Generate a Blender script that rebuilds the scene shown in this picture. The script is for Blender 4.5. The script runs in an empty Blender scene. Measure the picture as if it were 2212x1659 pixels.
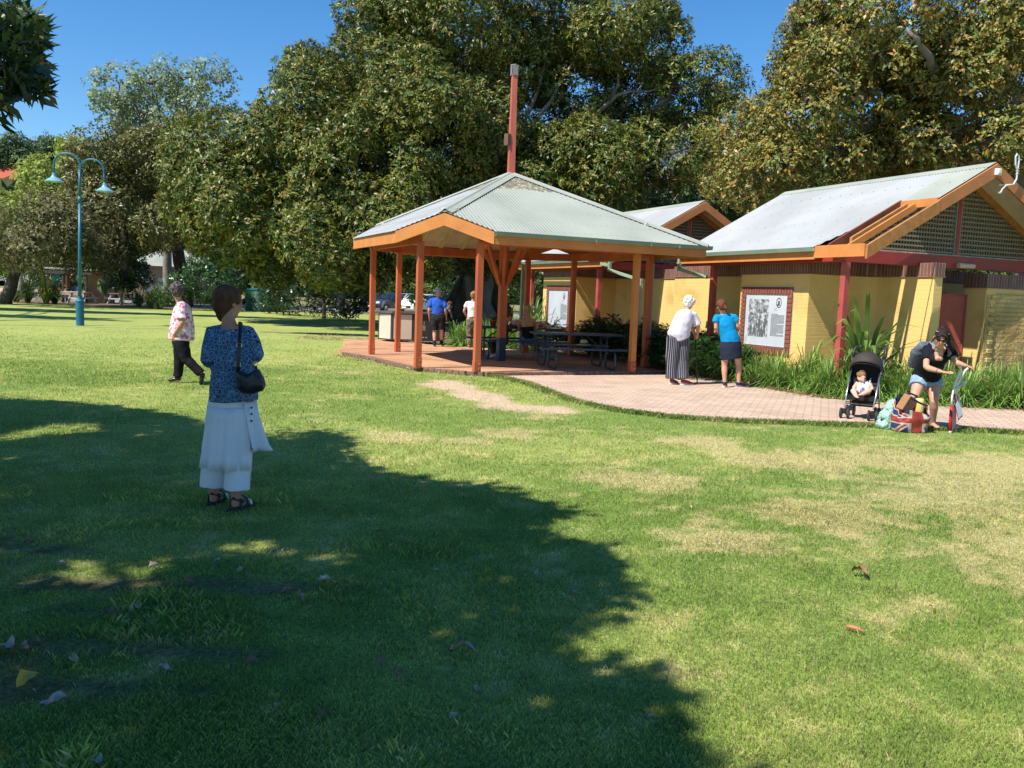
import bpy, bmesh, math, random
import numpy as np
from math import sin, cos, pi, radians, sqrt, atan2
from mathutils import Vector, Matrix, noise
random.seed(7); rng = np.random.default_rng(7)
scene = bpy.context.scene
COL = scene.collection
# ------------------------------------------------------------------ camera model
F, PITCH, ROLL, EYE = 1850.0, radians(5.87), radians(2.1), 1.6
_U = Vector((0, sin(PITCH), cos(PITCH))); _F = Vector((0, cos(PITCH), -sin(PITCH)))
_R = cos(ROLL) * Vector((1, 0, 0)) + sin(ROLL) * _U
_V = -sin(ROLL) * Vector((1, 0, 0)) + cos(ROLL) * _U
def ray(x, y):
    return _F + (x - 1106) / F * _R + (829.5 - y) / F * _V
def G(x, y, z=0.0):
    d = ray(x, y); t = (z - EYE) / d.z
    return Vector((d.x * t, d.y * t, z))
def AY(x, y, Y):
    d = ray(x, y); t = Y / d.y
    return Vector((d.x * t, Y, EYE + d.z * t))
def proj(X, Y, Z):
    v = Vector((X, Y, Z - EYE)); w = v.dot(_F)
    return (1106 + F * v.dot(_R) / w, 829.5 - F * v.dot(_V) / w)
def zz(ox, oy, s):
    return lambda a, b: ((ox + a / s) / 1.8228, (oy + b / s) / 1.8228)
cam_d = bpy.data.cameras.new("camera"); cam = bpy.data.objects.new("camera", cam_d); COL.objects.link(cam)
cam_d.sensor_width = 36; cam_d.lens = 36 * F / 2212; cam_d.clip_start = .05; cam_d.clip_end = 5000
m = Matrix((_R, _V, -_F)).transposed().to_4x4(); m.translation = (0, 0, EYE); cam.matrix_world = m
scene.camera = cam
scene.render.resolution_x, scene.render.resolution_y = 1024, 768
# ------------------------------------------------------------------ light
AZ, EL = radians(37), radians(52)
to_sun = Vector((-cos(AZ) * cos(EL), -sin(AZ) * cos(EL), sin(EL)))
sd = bpy.data.lights.new("sun", 'SUN'); sd.energy = 5.0; sd.angle = radians(.55); sd.color = (1, .95, .87)
so = bpy.data.objects.new("sun", sd); COL.objects.link(so); so.rotation_euler = to_sun.to_track_quat('Z', 'Y').to_euler()
w = bpy.data.worlds.new("World"); scene.world = w; w.use_nodes = True
wn = w.node_tree.nodes; wl = w.node_tree.links
sky = wn.new('ShaderNodeTexSky'); sky.sky_type = 'NISHITA'; sky.sun_disc = False
sky.sun_elevation = EL; sky.sun_rotation = atan2(to_sun.x, to_sun.y)
sky.air_density = 1.0; sky.dust_density = .0; sky.ozone_density = 5; sky.altitude = 0
bg = wn['Background']; bg.inputs[1].default_value = .108
hs = wn.new('ShaderNodeHueSaturation'); hs.inputs['Saturation'].default_value = 1.25; wl.new(sky.outputs[0], hs.inputs['Color']); wl.new(hs.outputs[0], bg.inputs[0])
scene.view_settings.view_transform = 'Standard'; scene.view_settings.look = 'None'
scene.view_settings.exposure = 0.62; scene.view_settings.gamma = 1
scene.render.engine = 'CYCLES'
scene.cycles.max_bounces = 6; scene.cycles.transparent_max_bounces = 6
# ------------------------------------------------------------------ tagging
def tag(o, label=None, cat=None, group=None, kind=None):
    if label: o['label'] = label
    if cat: o['category'] = cat
    if group: o['group'] = group
    if kind: o['kind'] = kind
    return o
def thing(name, label, cat, loc=(0, 0, 0), rotz=0, group=None):
    o = bpy.data.objects.new(name, None); COL.objects.link(o); o.empty_display_size = .2
    o.location = loc; o.rotation_euler = (0, 0, rotz)
    return tag(o, label, cat, group)
def dup(root, loc, rotz=0, label=None, group=None, scale=None):
    def rec(o, par):
        c = o.copy(); COL.objects.link(c)
        if par: c.parent = par
        for ch in [q for q in bpy.data.objects if q.parent == o]: rec(ch, c)
        return c
    r = rec(root, None); r.location = loc; r.rotation_euler = (0, 0, rotz)
    if scale: r.scale = scale if hasattr(scale, '__len__') else (scale,) * 3
    if label: r['label'] = label
    if group: r['group'] = group
    return r
# ------------------------------------------------------------------ materials
def sock(n, *names):
    for k in names:
        if k in n.inputs: return n.inputs[k]
MATS = {}
def mat(name, c1, c2=None, scale=5.0, rough=.6, bump=0.0, bscale=None, metal=0.0, spec=.4, trans=0.0,
        stretch=(1, 1, 1), detail=4, c3=None, coat=0, world=False, attr=None, lo=.35, hi=.65, rvar=0.0):
    """principled material: base colour varied by noise (2-3 colours), bump, optional translucency / colour attribute"""
    if name in MATS: return MATS[name]
    mt = bpy.data.materials.new(name); mt.use_nodes = True; nt = mt.node_tree; N = nt.nodes; L = nt.links
    b = N['Principled BSDF']; out = N['Material Output']
    b.inputs['Roughness'].default_value = rough; b.inputs['Metallic'].default_value = metal
    s = sock(b, 'Specular IOR Level', 'Specular'); s.default_value = spec
    if coat: b.inputs['Coat Weight'].default_value = coat; b.inputs['Coat Roughness'].default_value = .08
    tc = N.new('ShaderNodeTexCoord'); mp = N.new('ShaderNodeMapping'); mp.inputs['Scale'].default_value = stretch
    if world:
        ge = N.new('ShaderNodeNewGeometry'); L.new(ge.outputs['Position'], mp.inputs[0])
    else: L.new(tc.outputs['Object'], mp.inputs[0])
    c1 = (*c1, 1)
    b.inputs['Base Color'].default_value = c1
    colout = None
    if c2 is not None:
        n = N.new('ShaderNodeTexNoise'); n.inputs['Scale'].default_value = scale; n.inputs['Detail'].default_value = detail
        L.new(mp.outputs[0], n.inputs['Vector'])
        r = N.new('ShaderNodeValToRGB'); L.new(n.outputs[0], r.inputs[0])
        r.color_ramp.elements[0].color = c1; r.color_ramp.elements[0].position = lo
        r.color_ramp.elements[1].color = (*c2, 1); r.color_ramp.elements[1].position = hi
        if c3 is not None:
            e = r.color_ramp.elements.new(min(hi + .12, .95)); e.color = (*c3, 1)
        colout = r.outputs[0]
    if attr:
        a = N.new('ShaderNodeAttribute'); a.attribute_name = attr
        if colout is None: colout = a.outputs['Color']
        else:
            mx = N.new('ShaderNodeMixRGB'); mx.blend_type = 'MULTIPLY'; mx.inputs[0].default_value = 1
            L.new(colout, mx.inputs[1]); L.new(a.outputs['Color'], mx.inputs[2]); colout = mx.outputs[0]
    if colout is not None: L.new(colout, b.inputs['Base Color'])
    if rvar:
        n3 = N.new('ShaderNodeTexNoise'); n3.inputs['Scale'].default_value = scale * 2.3; L.new(mp.outputs[0], n3.inputs['Vector'])
        mr = N.new('ShaderNodeMapRange'); mr.inputs[3].default_value = rough - rvar; mr.inputs[4].default_value = rough + rvar
        L.new(n3.outputs[0], mr.inputs[0]); L.new(mr.outputs[0], b.inputs['Roughness'])
    if bump:
        n2 = N.new('ShaderNodeTexNoise'); n2.inputs['Scale'].default_value = bscale or scale * 4; n2.inputs['Detail'].default_value = 6
        L.new(mp.outputs[0], n2.inputs['Vector'])
        bp = N.new('ShaderNodeBump'); bp.inputs['Strength'].default_value = 1; bp.inputs['Distance'].default_value = bump
        L.new(n2.outputs[0], bp.inputs['Height']); L.new(bp.outputs[0], b.inputs['Normal'])
    if trans:
        t = N.new('ShaderNodeBsdfTranslucent'); mxs = N.new('ShaderNodeMixShader'); mxs.inputs[0].default_value = trans
        t.inputs[0].default_value = c1
        if colout is not None: L.new(colout, t.inputs[0])
        L.new(b.outputs[0], mxs.inputs[1]); L.new(t.outputs[0], mxs.inputs[2]); L.new(mxs.outputs[0], out.inputs[0])
    MATS[name] = mt
    return mt
# ------------------------------------------------------------------ mesh builder
class MB:
    def __init__(s): s.v = []; s.f = []; s.mi = []; s.cur = 0
    def add(s, vs, fs):
        o = len(s.v); s.v += [tuple(p) for p in vs]; s.f += [tuple(i + o for i in f) for f in fs]; s.mi += [s.cur] * len(fs)
        return s
    def box(s, c, d, rz=0, M=None):
        x, y, z = d[0] / 2, d[1] / 2, d[2] / 2
        P = [Vector(p) for p in ((-x, -y, -z), (x, -y, -z), (x, y, -z), (-x, y, -z), (-x, -y, z), (x, -y, z), (x, y, z), (-x, y, z))]
        R = M if M is not None else Matrix.Rotation(rz, 3, 'Z')
        return s.add([R @ p + Vector(c) for p in P], [(0, 3, 2, 1), (4, 5, 6, 7), (0, 1, 5, 4), (1, 2, 6, 5), (2, 3, 7, 6), (3, 0, 4, 7)])
    def bb(s, x0, x1, y0, y1, z0, z1): return s.box(((x0 + x1) / 2, (y0 + y1) / 2, (z0 + z1) / 2), (abs(x1 - x0), abs(y1 - y0), abs(z1 - z0)))
    def beam(s, p, q, w, h, up=(0, 0, 1)):
        p, q = Vector(p), Vector(q); d = (q - p); l = d.length; d.normalize(); up = Vector(up)
        side = d.cross(up)
        if side.length < 1e-4: side = d.cross(Vector((0, 1, 0)))
        side.normalize(); u2 = side.cross(d)
        M = Matrix((side, d, u2)).transposed()
        return s.box((p + q) / 2, (w, l, h), M=M)
    def tube(s, pts, rad, n=10, side=None, cap=True):
        """loft through pts; rad = list of r or (a,b); a along side"""
        pts = [Vector(p) for p in pts]; m = len(pts)
        if not hasattr(rad, '__len__'): rad = [rad] * m
        rad = [(r, r) if not hasattr(r, '__len__') else r for r in rad]
        ref = Vector(side) if side is not None else None
        vs = []; prev = None
        for i, p in enumerate(pts):
            t = (pts[min(i + 1, m - 1)] - pts[max(i - 1, 0)])
            t = t.normalized() if t.length > 1e-9 else Vector((0, 0, 1))
            if ref is not None: a = ref - t * ref.dot(t)
            elif prev is None: a = t.cross(Vector((0, 0, 1)) if abs(t.z) < .9 else Vector((0, 1, 0)))
            else: a = prev - t * prev.dot(t)
            if a.length < 1e-6: a = t.orthogonal()
            a.normalize(); prev = a; b = t.cross(a)
            for k in range(n):
                th = 2 * pi * k / n
                vs.append(p + a * (cos(th) * rad[i][0]) + b * (sin(th) * rad[i][1]))
        fs = [(i * n + k, i * n + (k + 1) % n, (i + 1) * n + (k + 1) % n, (i + 1) * n + k) for i in range(m - 1) for k in range(n)]
        if cap: fs += [tuple(range(n))[::-1], tuple((m - 1) * n + k for k in range(n))]
        return s.add(vs, fs)
    def ell(s, c, r, M=None, nu=14, nv=9):
        c = Vector(c); r = (r, r, r) if not hasattr(r, '__len__') else r
        M = M or Matrix.Identity(3); vs = [c + M @ Vector((0, 0, -r[2]))]
        for j in range(1, nv):
            ph = -pi / 2 + pi * j / nv
            for i in range(nu):
                th = 2 * pi * i / nu
                vs.append(c + M @ Vector((r[0] * cos(ph) * cos(th), r[1] * cos(ph) * sin(th), r[2] * sin(ph))))
        vs.append(c + M @ Vector((0, 0, r[2]))); T = len(vs) - 1
        fs = [(0, 1 + (i + 1) % nu, 1 + i) for i in range(nu)]
        for j in range(nv - 2):
            for i in range(nu):
                a = 1 + j * nu; fs.append((a + i, a + (i + 1) % nu, a + nu + (i + 1) % nu, a + nu + i))
        a = 1 + (nv - 2) * nu; fs += [(a + i, a + (i + 1) % nu, T) for i in range(nu)]
        return s.add(vs, fs)
    def lathe(s, prof, c=(0, 0, 0), n=20):
        c = Vector(c); m = len(prof); vs = []
        for r, z in prof:
            for k in range(n): vs.append(c + Vector((r * cos(2 * pi * k / n), r * sin(2 * pi * k / n), z)))
        fs = [(i * n + k, i * n + (k + 1) % n, (i + 1) * n + (k + 1) % n, (i + 1) * n + k) for i in range(m - 1) for k in range(n)]
        fs += [tuple(range(n))[::-1], tuple((m - 1) * n + k for k in range(n))]
        return s.add(vs, fs)
    def prism(s, poly, z0, z1):
        n = len(poly)
        return s.add([(p[0], p[1], z0) for p in poly] + [(p[0], p[1], z1) for p in poly],
                     [tuple(range(n))[::-1], tuple(range(n, 2 * n))] + [(i, (i + 1) % n, n + (i + 1) % n, n + i) for i in range(n)])
    def extr(s, poly, vec):
        n = len(poly); v = Vector(vec); P = [Vector(p) for p in poly]
        return s.add(P + [p + v for p in P], [tuple(range(n))[::-1], tuple(range(n, 2 * n))] + [(i, (i + 1) % n, n + (i + 1) % n, n + i) for i in range(n)])
    def shift(s, d):
        s.v = [(a - d[0], b - d[1], c - d[2]) for a, b, c in s.v]; return s
    def mesh(s, name):
        me = bpy.data.meshes.new(name); me.from_pydata(s.v, [], s.f)
        if any(s.mi): me.polygons.foreach_set('material_index', s.mi)
        me.update(); return me
    def build(s, name, mats, parent=None, smooth=False, bevel=0, loc=None, rotz=0, norm=False):
        me = s.mesh(name); return link(me, name, mats, parent, smooth, bevel, loc, rotz, norm)
def link(me, name, mats, parent=None, smooth=False, bevel=0, loc=None, rotz=0, norm=False):
    if not hasattr(mats, '__len__'): mats = [mats]
    for mm in mats: me.materials.append(mm)
    if norm:
        bm = bmesh.new(); bm.from_mesh(me); bmesh.ops.recalc_face_normals(bm, faces=bm.faces); bm.to_mesh(me); bm.free()
    if smooth: me.polygons.foreach_set('use_smooth', [True] * len(me.polygons))
    o = bpy.data.objects.new(name, me); COL.objects.link(o)
    if parent: o.parent = parent
    if loc is not None: o.location = loc
    if rotz: o.rotation_euler[2] = rotz
    if bevel:
        bv = o.modifiers.new('bevel', 'BEVEL'); bv.width = bevel; bv.segments = 1; bv.limit_method = 'ANGLE'
    return o
def blend(mb, voxel=.01, smooth=4, wr=0, wsc=9, wst=(1, 1, 1), seed=0):
    """weld overlapping closed shapes into one continuous smooth surface"""
    me = mb.mesh('tmp'); bm = bmesh.new(); bm.from_mesh(me); bmesh.ops.recalc_face_normals(bm, faces=bm.faces); bm.to_mesh(me); bm.free()
    o = bpy.data.objects.new('tmp', me); COL.objects.link(o)
    r = o.modifiers.new('r', 'REMESH'); r.mode = 'VOXEL'; r.voxel_size = voxel
    if smooth:
        sm = o.modifiers.new('s', 'SMOOTH'); sm.iterations = smooth; sm.factor = .5
    dg = bpy.context.evaluated_depsgraph_get(); dg.update()
    res = bpy.data.meshes.new_from_object(o.evaluated_get(dg)); bpy.data.objects.remove(o); bpy.data.meshes.remove(me)
    if wr:
        res.update(); off = Vector((seed * 3.1, seed * 1.7, seed))
        for v in res.vertices:
            q = Vector((v.co.x * wst[0], v.co.y * wst[1], v.co.z * wst[2])) * wsc + off
            a = noise.noise(q) + .5 * noise.noise(q * 2.3)
            v.co += v.normal * (wr * a)
    return res
def soft(mb, name, mt, parent, voxel=.01, smooth=4, **k):
    me = blend(mb, voxel, smooth, **k); return link(me, name, mt, parent, True)
def npmesh(name, V, Fc, mt, parent=None, col=None, smooth=False):
    """numpy quads/tris -> object; col = per-vertex rgb"""
    me = bpy.data.meshes.new(name); nv = len(V); nf, k = Fc.shape
    me.vertices.add(nv); me.vertices.foreach_set('co', np.asarray(V, np.float32).ravel())
    me.loops.add(nf * k); me.loops.foreach_set('vertex_index', Fc.astype(np.int32).ravel())
    me.polygons.add(nf); me.polygons.foreach_set('loop_start', (np.arange(nf) * k).astype(np.int32))
    try: me.polygons.foreach_set('loop_total', np.full(nf, k, np.int32))
    except Exception: pass
    if col is not None:
        at = me.color_attributes.new('tint', 'FLOAT_COLOR', 'POINT')
        c4 = np.ones((nv, 4), np.float32); c4[:, :3] = col; at.data.foreach_set('color', c4.ravel())
    if smooth: me.polygons.foreach_set('use_smooth', np.ones(nf, bool))
    me.update(calc_edges=True)
    return link(me, name, mt, parent)
# ------------------------------------------------------------------ palette
M_orange = mat('orange_paint', (.60, .235, .06), (.52, .19, .05), 3, .55, .002, 60, lo=.3, hi=.62, c3=(.40, .17, .06), rvar=.1)
M_red = mat('red_post_paint', (.50, .125, .045), (.42, .09, .035), 4, .55, .0025, 45, stretch=(1, 1, .25), c3=(.30, .075, .04), hi=.6, rvar=.1)
M_dred = mat('dark_red_paint', (.34, .035, .03), (.27, .03, .026), 4, .5, .001, 45)
M_mast = mat('faded_red_timber', (.52, .135, .09), (.43, .10, .07), 5, .6, .0015, 40, stretch=(1, 1, .2))
M_cream = mat('cream_ceiling_paint', (.62, .56, .45), (.52, .46, .36), 3, .7)
M_brace = mat('worn_brown_timber', (.33, .15, .04), (.46, .20, .06), 7, .75, .003, 30, stretch=(1, 1, 1), c3=(.10, .06, .03))
M_gutter = mat('green_gutter_metal', (.17, .25, .18), (.21, .29, .21), 4, .4, metal=.0)
M_pipe = mat('sage_downpipe', (.28, .38, .28), (.24, .33, .24), 4, .45)
M_blue = mat('blue_table_paint', (.010, .034, .075), (.014, .042, .085), 4, .35, .0006, 60)
M_bluemetal = mat('dull_blue_tube', (.04, .065, .085), (.03, .05, .07), 6, .4)
M_black = mat('black_plastic', (.012, .012, .014), (.02, .02, .022), 8, .45)
M_white = mat('white_paint', (.78, .78, .78), (.70, .70, .70), 6, .5)
M_steel = mat('brushed_aluminium', (.62, .64, .67), None, rough=.28, metal=.9)
M_leafg = None
# ------------------------------------------------------------------ numpy noise
_lat = rng.random((256, 256)).astype(np.float32)
def vnoise(x, y):
    xi = np.floor(x).astype(int); yi = np.floor(y).astype(int); fx = x - xi; fy = y - yi
    fx = fx * fx * (3 - 2 * fx); fy = fy * fy * (3 - 2 * fy)
    g = lambda a, b: _lat[a & 255, b & 255]
    return (g(xi, yi) * (1 - fx) + g(xi + 1, yi) * fx) * (1 - fy) + (g(xi, yi + 1) * (1 - fx) + g(xi + 1, yi + 1) * fx) * fy
def fbm(x, y, s=1.0, o=4):
    r = 0; a = .5; t = 0
    for i in range(o):
        r = r + a * vnoise(x * s + 17.3 * i, y * s + 9.1 * i); t += a; a *= .5; s *= 2.1
    return r / t
def inpoly(x, y, poly):
    r = np.zeros(np.shape(x), bool); n = len(poly)
    for i in range(n):
        x0, y0 = poly[i][0], poly[i][1]; x1, y1 = poly[(i + 1) % n][0], poly[(i + 1) % n][1]
        if y0 == y1: continue
        c = ((y0 > y) != (y1 > y)) & (x < (x1 - x0) * (y - y0) / (y1 - y0) + x0); r ^= c
    return r
def segd(x, y, pts):
    d = np.full(np.shape(x), 1e9)
    for (ax, ay), (bx, by) in zip(pts[:-1], pts[1:]):
        L2 = (bx - ax) ** 2 + (by - ay) ** 2; t = np.clip(((x - ax) * (bx - ax) + (y - ay) * (by - ay)) / L2, 0, 1)
        d = np.minimum(d, np.hypot(x - ax - t * (bx - ax), y - ay - t * (by - ay)))
    return d
sst = lambda a, b, x: np.clip((x - a) / (b - a), 0, 1) ** 2 * (3 - 2 * np.clip((x - a) / (b - a), 0, 1))
# ------------------------------------------------------------------ outlines on the ground
P2 = lambda L: [tuple(G(x, y)[:2]) for x, y in L]
path_edge = P2([(1040, 809), (1085, 817), (1140, 830), (1190, 850), (1240, 868), (1330, 888), (1450, 903), (1600, 912), (1750, 917), (1900, 922), (2050, 929), (2230, 938)])
bed_edge = P2([(2290, 893), (2198, 886), (2060, 880), (1930, 872), (1779, 862), (1700, 848), (1627, 835), (1540, 818), (1480, 808)])
path_poly = path_edge + [(9.5, 11.6), (12, 13.0)] + bed_edge + [(3.6, 18.9), (2.62, 18.65), (-.45, 17.35)]
CP = (-.2, 20.13); PR = radians(24.4)                      # shelter centre and turn
px_, py_ = Vector((cos(PR), sin(PR), 0)), Vector((-sin(PR), cos(PR), 0))
def PL(x, y, z=0): return Vector((CP[0], CP[1], 0)) + px_ * x + py_ * y + Vector((0, 0, z))
floor_poly = [tuple(G(x, y, .0)[:2]) for x, y in ((1046, 812), (1010, 810), (905, 801), (850, 789), (800, 776), (745, 767.5))] + \
    [(-4.55, 22.2), (-4.6, 23.8), (-5.0, 25.2), (-5.3, 26.9), (-3.6, 27.2), (-2.6, 25.6), (-1.2, 24.95), (.6, 24.3), (2.2, 23.4), (3.6, 21.2), (3.75, 19.5), (2.75, 18.62)]
dirt_line = [(-1.25, 15.4), (-.8, 14.2), (-.3, 13.1), (.05, 12.5), (.6, 12.2)]
dry_spots = [(-3.3, 16.7, .8), (-.1, 9.9, .6), (-.5, 9.3, .5), (-1.2, 9.4, .55), (4.6, 9.0, 1.4), (3.6, 7.2, 1.3), (3.9, 5.6, 1.6), (2.5, 6.4, 1.0), (1.2, 7.6, .8), (1.5, 5.7, .6), (4.4, 7.9, 1.0), (.3, 11.6, .6), (3.0, 8.8, .9), (2.2, 9.9, .7)]
bare_spots = [(-3.55, 5.05, .75, .2), (-2.2, 4.4, .6, .16), (-1.3, 4.45, .45, .13), (-2.15, 3.15, .55, .16), (-1.75, 3.25, .5, .1), (-1.6, 3.6, .6, .12), (-2.75, 4.95, .45, .1), (-3.1, 4.5, .5, .12), (-5.4, 30.6, 4.2, .85)]
def ground_cols(x, y):
    n1 = fbm(x, y, .55, 4); n2 = fbm(x + 50, y, 2.6, 4); n3 = fbm(x, y + 90, 9, 3)
    lush = np.array([.18, .25, .058]); yel = np.array([.31, .345, .10]); tan = np.array([.50, .385, .21]); dirt = np.array([.52, .39, .26]); soil = np.array([.10, .065, .045])
    t = sst(.35, .68, n1 * .55 + n2 * .3 + n3 * .15)[..., None]
    c = lush * (1 - t) + yel * t
    far = sst(12, 24, y)[..., None] * .55; c = c * (1 - far) + np.array([.34, .38, .11]) * far
    dry = np.zeros_like(x)
    for a, b, r in dry_spots: dry = np.maximum(dry, sst(1.25, .1, np.hypot(x - a, (y - b) * 1.2) / r))
    side = sst(-1.0, 3.5, x) * sst(14, 9, y) * .20
    d = sst(.55, .70, n2 * .40 + n3 * .50 + .34 * dry * (.4 + n1) + side * n1)
    d = d[..., None] * .58; c = c * (1 - d) + tan * d
    dl = segd(x, y, dirt_line); q = sst(.52, .2, dl + (n2 - .5) * .9 + (n3 - .5) * .35)[..., None]
    c = c * (1 - q) + dirt * q
    bare = np.zeros_like(x)
    for a, b, rx, ry in bare_spots: bare = np.maximum(bare, sst(1.2, .5, np.hypot((x - a) / rx, (y - b) / ry) + (n2 - .5) * 1.1 + (n3 - .5) * .7))
    sp = fbm(x * .45, y, 3.2, 4); bare = np.maximum(bare, .7 * sst(.64, .72, sp) * sst(-.6, -2.2, x) * sst(6.5, 4.5, y))
    hd = sst(.9, .3, segd(x, y, [(1.0, 10.85), (1.6, 10.9)]) * 3) * 0
    b = bare[..., None] * .7; so_ = soil * (.7 + n3[..., None] * 1.0); c = c * (1 - b) + so_ * b
    bald = np.maximum(np.maximum(q[..., 0], bare), d[..., 0] * .55)
    return c * (.86 + .28 * n3[..., None]), bald
def gz(x, y): return np.maximum(0, np.minimum(y, 400) - 75) * .0085
# ------------------------------------------------------------------ lawn sheet
def axis(lo, hi, step, far_lo, far_hi):
    a = list(np.arange(lo, hi, step)); q = []; s = step; v = hi
    while v < far_hi: q.append(v); s *= 1.16; v += s
    q.append(far_hi); p = []; s = step; v = lo - step
    while v > far_lo: p.append(v); s *= 1.16; v -= s
    p.append(far_lo); return np.array(p[::-1] + a + q)
xs = axis(-14, 9.5, .11, -1500, 1500); ys = axis(1.5, 33, .11, -300, 3000)
GX, GY = np.meshgrid(xs, ys); nx, ny = len(xs), len(ys)
cc, _b = ground_cols(GX.ravel(), GY.ravel())
far_tint = sst(55, 80, GY.ravel())[:, None]; cc = cc * (1 - far_tint) + np.array([.22, .20, .10]) * far_tint
V = np.stack([GX.ravel(), GY.ravel(), gz(GX.ravel(), GY.ravel()) + (fbm(GX.ravel(), GY.ravel(), .8, 2) - .5) * .015 - .006], 1)
idx = (np.arange(ny - 1)[:, None] * nx + np.arange(nx - 1)[None, :]).ravel()
Fq = np.stack([idx, idx + 1, idx + nx + 1, idx + nx], 1)
M_lawn = mat('lawn_ground', (.62, .62, .62), (1.35, 1.35, 1.3), 38, .95, .012, 70, spec=.1, world=True, attr='tint', detail=8)
lawn = npmesh('lawn', V, Fq, M_lawn, None, cc, True); tag(lawn, kind='structure')
# ------------------------------------------------------------------ grass blades
def blades(n, y0, y1, xr, h, wd, name_seed, tuft=0):
    r = np.random.default_rng(name_seed)
    u = r.random(n); Y = y0 * (y1 / y0) ** u
    X = (r.random(n) * 2 - 1) * (Y * .63 + .6) if xr is None else xr[0] + r.random(n) * (xr[1] - xr[0])
    c, bald = ground_cols(X, Y)
    keep = (r.random(n) > bald * .93) & (r.random(n) > sst(20, 30, Y)) & ~inpoly(X, Y, path_poly) & ~inpoly(X, Y, floor_poly)
    if tuft: keep &= fbm(X * .8, Y, 2.7, 3) > tuft
    X, Y, c = X[keep], Y[keep], c[keep]; n = len(X)
    hh = h * (.45 + r.random(n)) * (.6 + 1.1 * fbm(X, Y, 1.7, 3)); w_ = wd * (.7 + .6 * r.random(n)) * np.clip(Y / 5, .8, 3.2)
    lush = sst(-1.0, -2.5, X) * sst(6, 4, Y); hh = hh * (1 + .75 * lush * sst(.5, .62, fbm(X, Y, 2.3, 3)))
    a = r.random(n) * 2 * pi; la = r.random(n) * 2 * pi; lean = hh * (.25 + .8 * r.random(n))
    dx, dy = np.cos(a) * w_, np.sin(a) * w_; lx, ly = np.cos(la) * lean, np.sin(la) * lean
    z0 = -.008
    P = np.empty((n, 4, 3), np.float32)
    P[:, 0] = np.stack([X - dx, Y - dy, np.full(n, z0)], 1); P[:, 1] = np.stack([X + dx, Y + dy, np.full(n, z0)], 1)
    P[:, 2] = np.stack([X + dx * .7 + lx * .4, Y + dy * .7 + ly * .4, hh * .62], 1)
    P[:, 3] = np.stack([X + lx, Y + ly, hh], 1)
    br = (.95 + .75 * r.random(n))[:, None]; straw = (r.random(n) < .10)[:, None]
    c = np.where(straw, np.array([.42, .36, .17]) * br * .9, c * br * np.array([1.0, 1.06, .95]))
    C = np.repeat(c, 4, 0)
    Fc = (np.arange(n) * 4)[:, None] + np.array([[0, 1, 2, 3]])
    return P.reshape(-1, 3), Fc, C
parts = [blades(320000, 2.5, 7, None, .0125, .0010, 1), blades(220000, 6, 17, None, .014, .0013, 2), blades(110000, 13, 30, None, .018, .0019, 3), blades(60000, 2.5, 6.5, (-4.5, -.3), .028, .0010, 4, .63), blades(40000, 2.6, 9, None, .022, .0010, 5, .67)]
# ragged fringe creeping over the paving edges
def fringe(line, n, seed, spread=.05):
    r = np.random.default_rng(seed); L = np.array(line); seg = np.hypot(*(L[1:] - L[:-1]).T); cs = np.r_[0, np.cumsum(seg)]
    s = r.random(n) * cs[-1]; X = np.interp(s, cs, L[:, 0]) + r.normal(0, spread, n); Y = np.interp(s, cs, L[:, 1]) + r.normal(0, spread * 1.2, n)
    c, _ = ground_cols(X, Y); hh = .03 + .04 * r.random(n); a = r.random(n) * 6.3; la = r.random(n) * 6.3
    w_ = .004 + .004 * r.random(n); dx, dy = np.cos(a) * w_, np.sin(a) * w_; lx, ly = np.cos(la) * hh * .8, np.sin(la) * hh * .8
    P = np.stack([np.stack([X - dx, Y - dy, X * 0], 1), np.stack([X + dx, Y + dy, X * 0], 1), np.stack([X + dx * .7 + lx * .4, Y + dy * .7 + ly * .4, hh * .6], 1), np.stack([X + lx, Y + ly, hh], 1)], 1)
    return P.reshape(-1, 3), (np.arange(n) * 4)[:, None] + np.array([[0, 1, 2, 3]]), np.repeat(c * (.8 + .5 * r.random((n, 1))), 4, 0)
parts += [fringe(path_edge, 16000, 5, .045), fringe([floor_poly[i] for i in (0, 1, 2, 3, 4, 5)], 6000, 6, .05)]
Vs, Fs, Cs = [], [], []; o_ = 0
for a, b, c in parts: Vs.append(a); Fs.append(b + o_); Cs.append(c); o_ += len(a)
M_blade = mat('grass_blade', (.95, .95, .95), (1.15, 1.15, 1.1), 3, .55, spec=.25, trans=.35, world=True, attr='tint')
gr = npmesh('grass', np.concatenate(Vs), np.concatenate(Fs), M_blade, None, np.concatenate(Cs)); tag(gr, kind='stuff', cat='grass', label='short green couch grass covering the park lawn')
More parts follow.
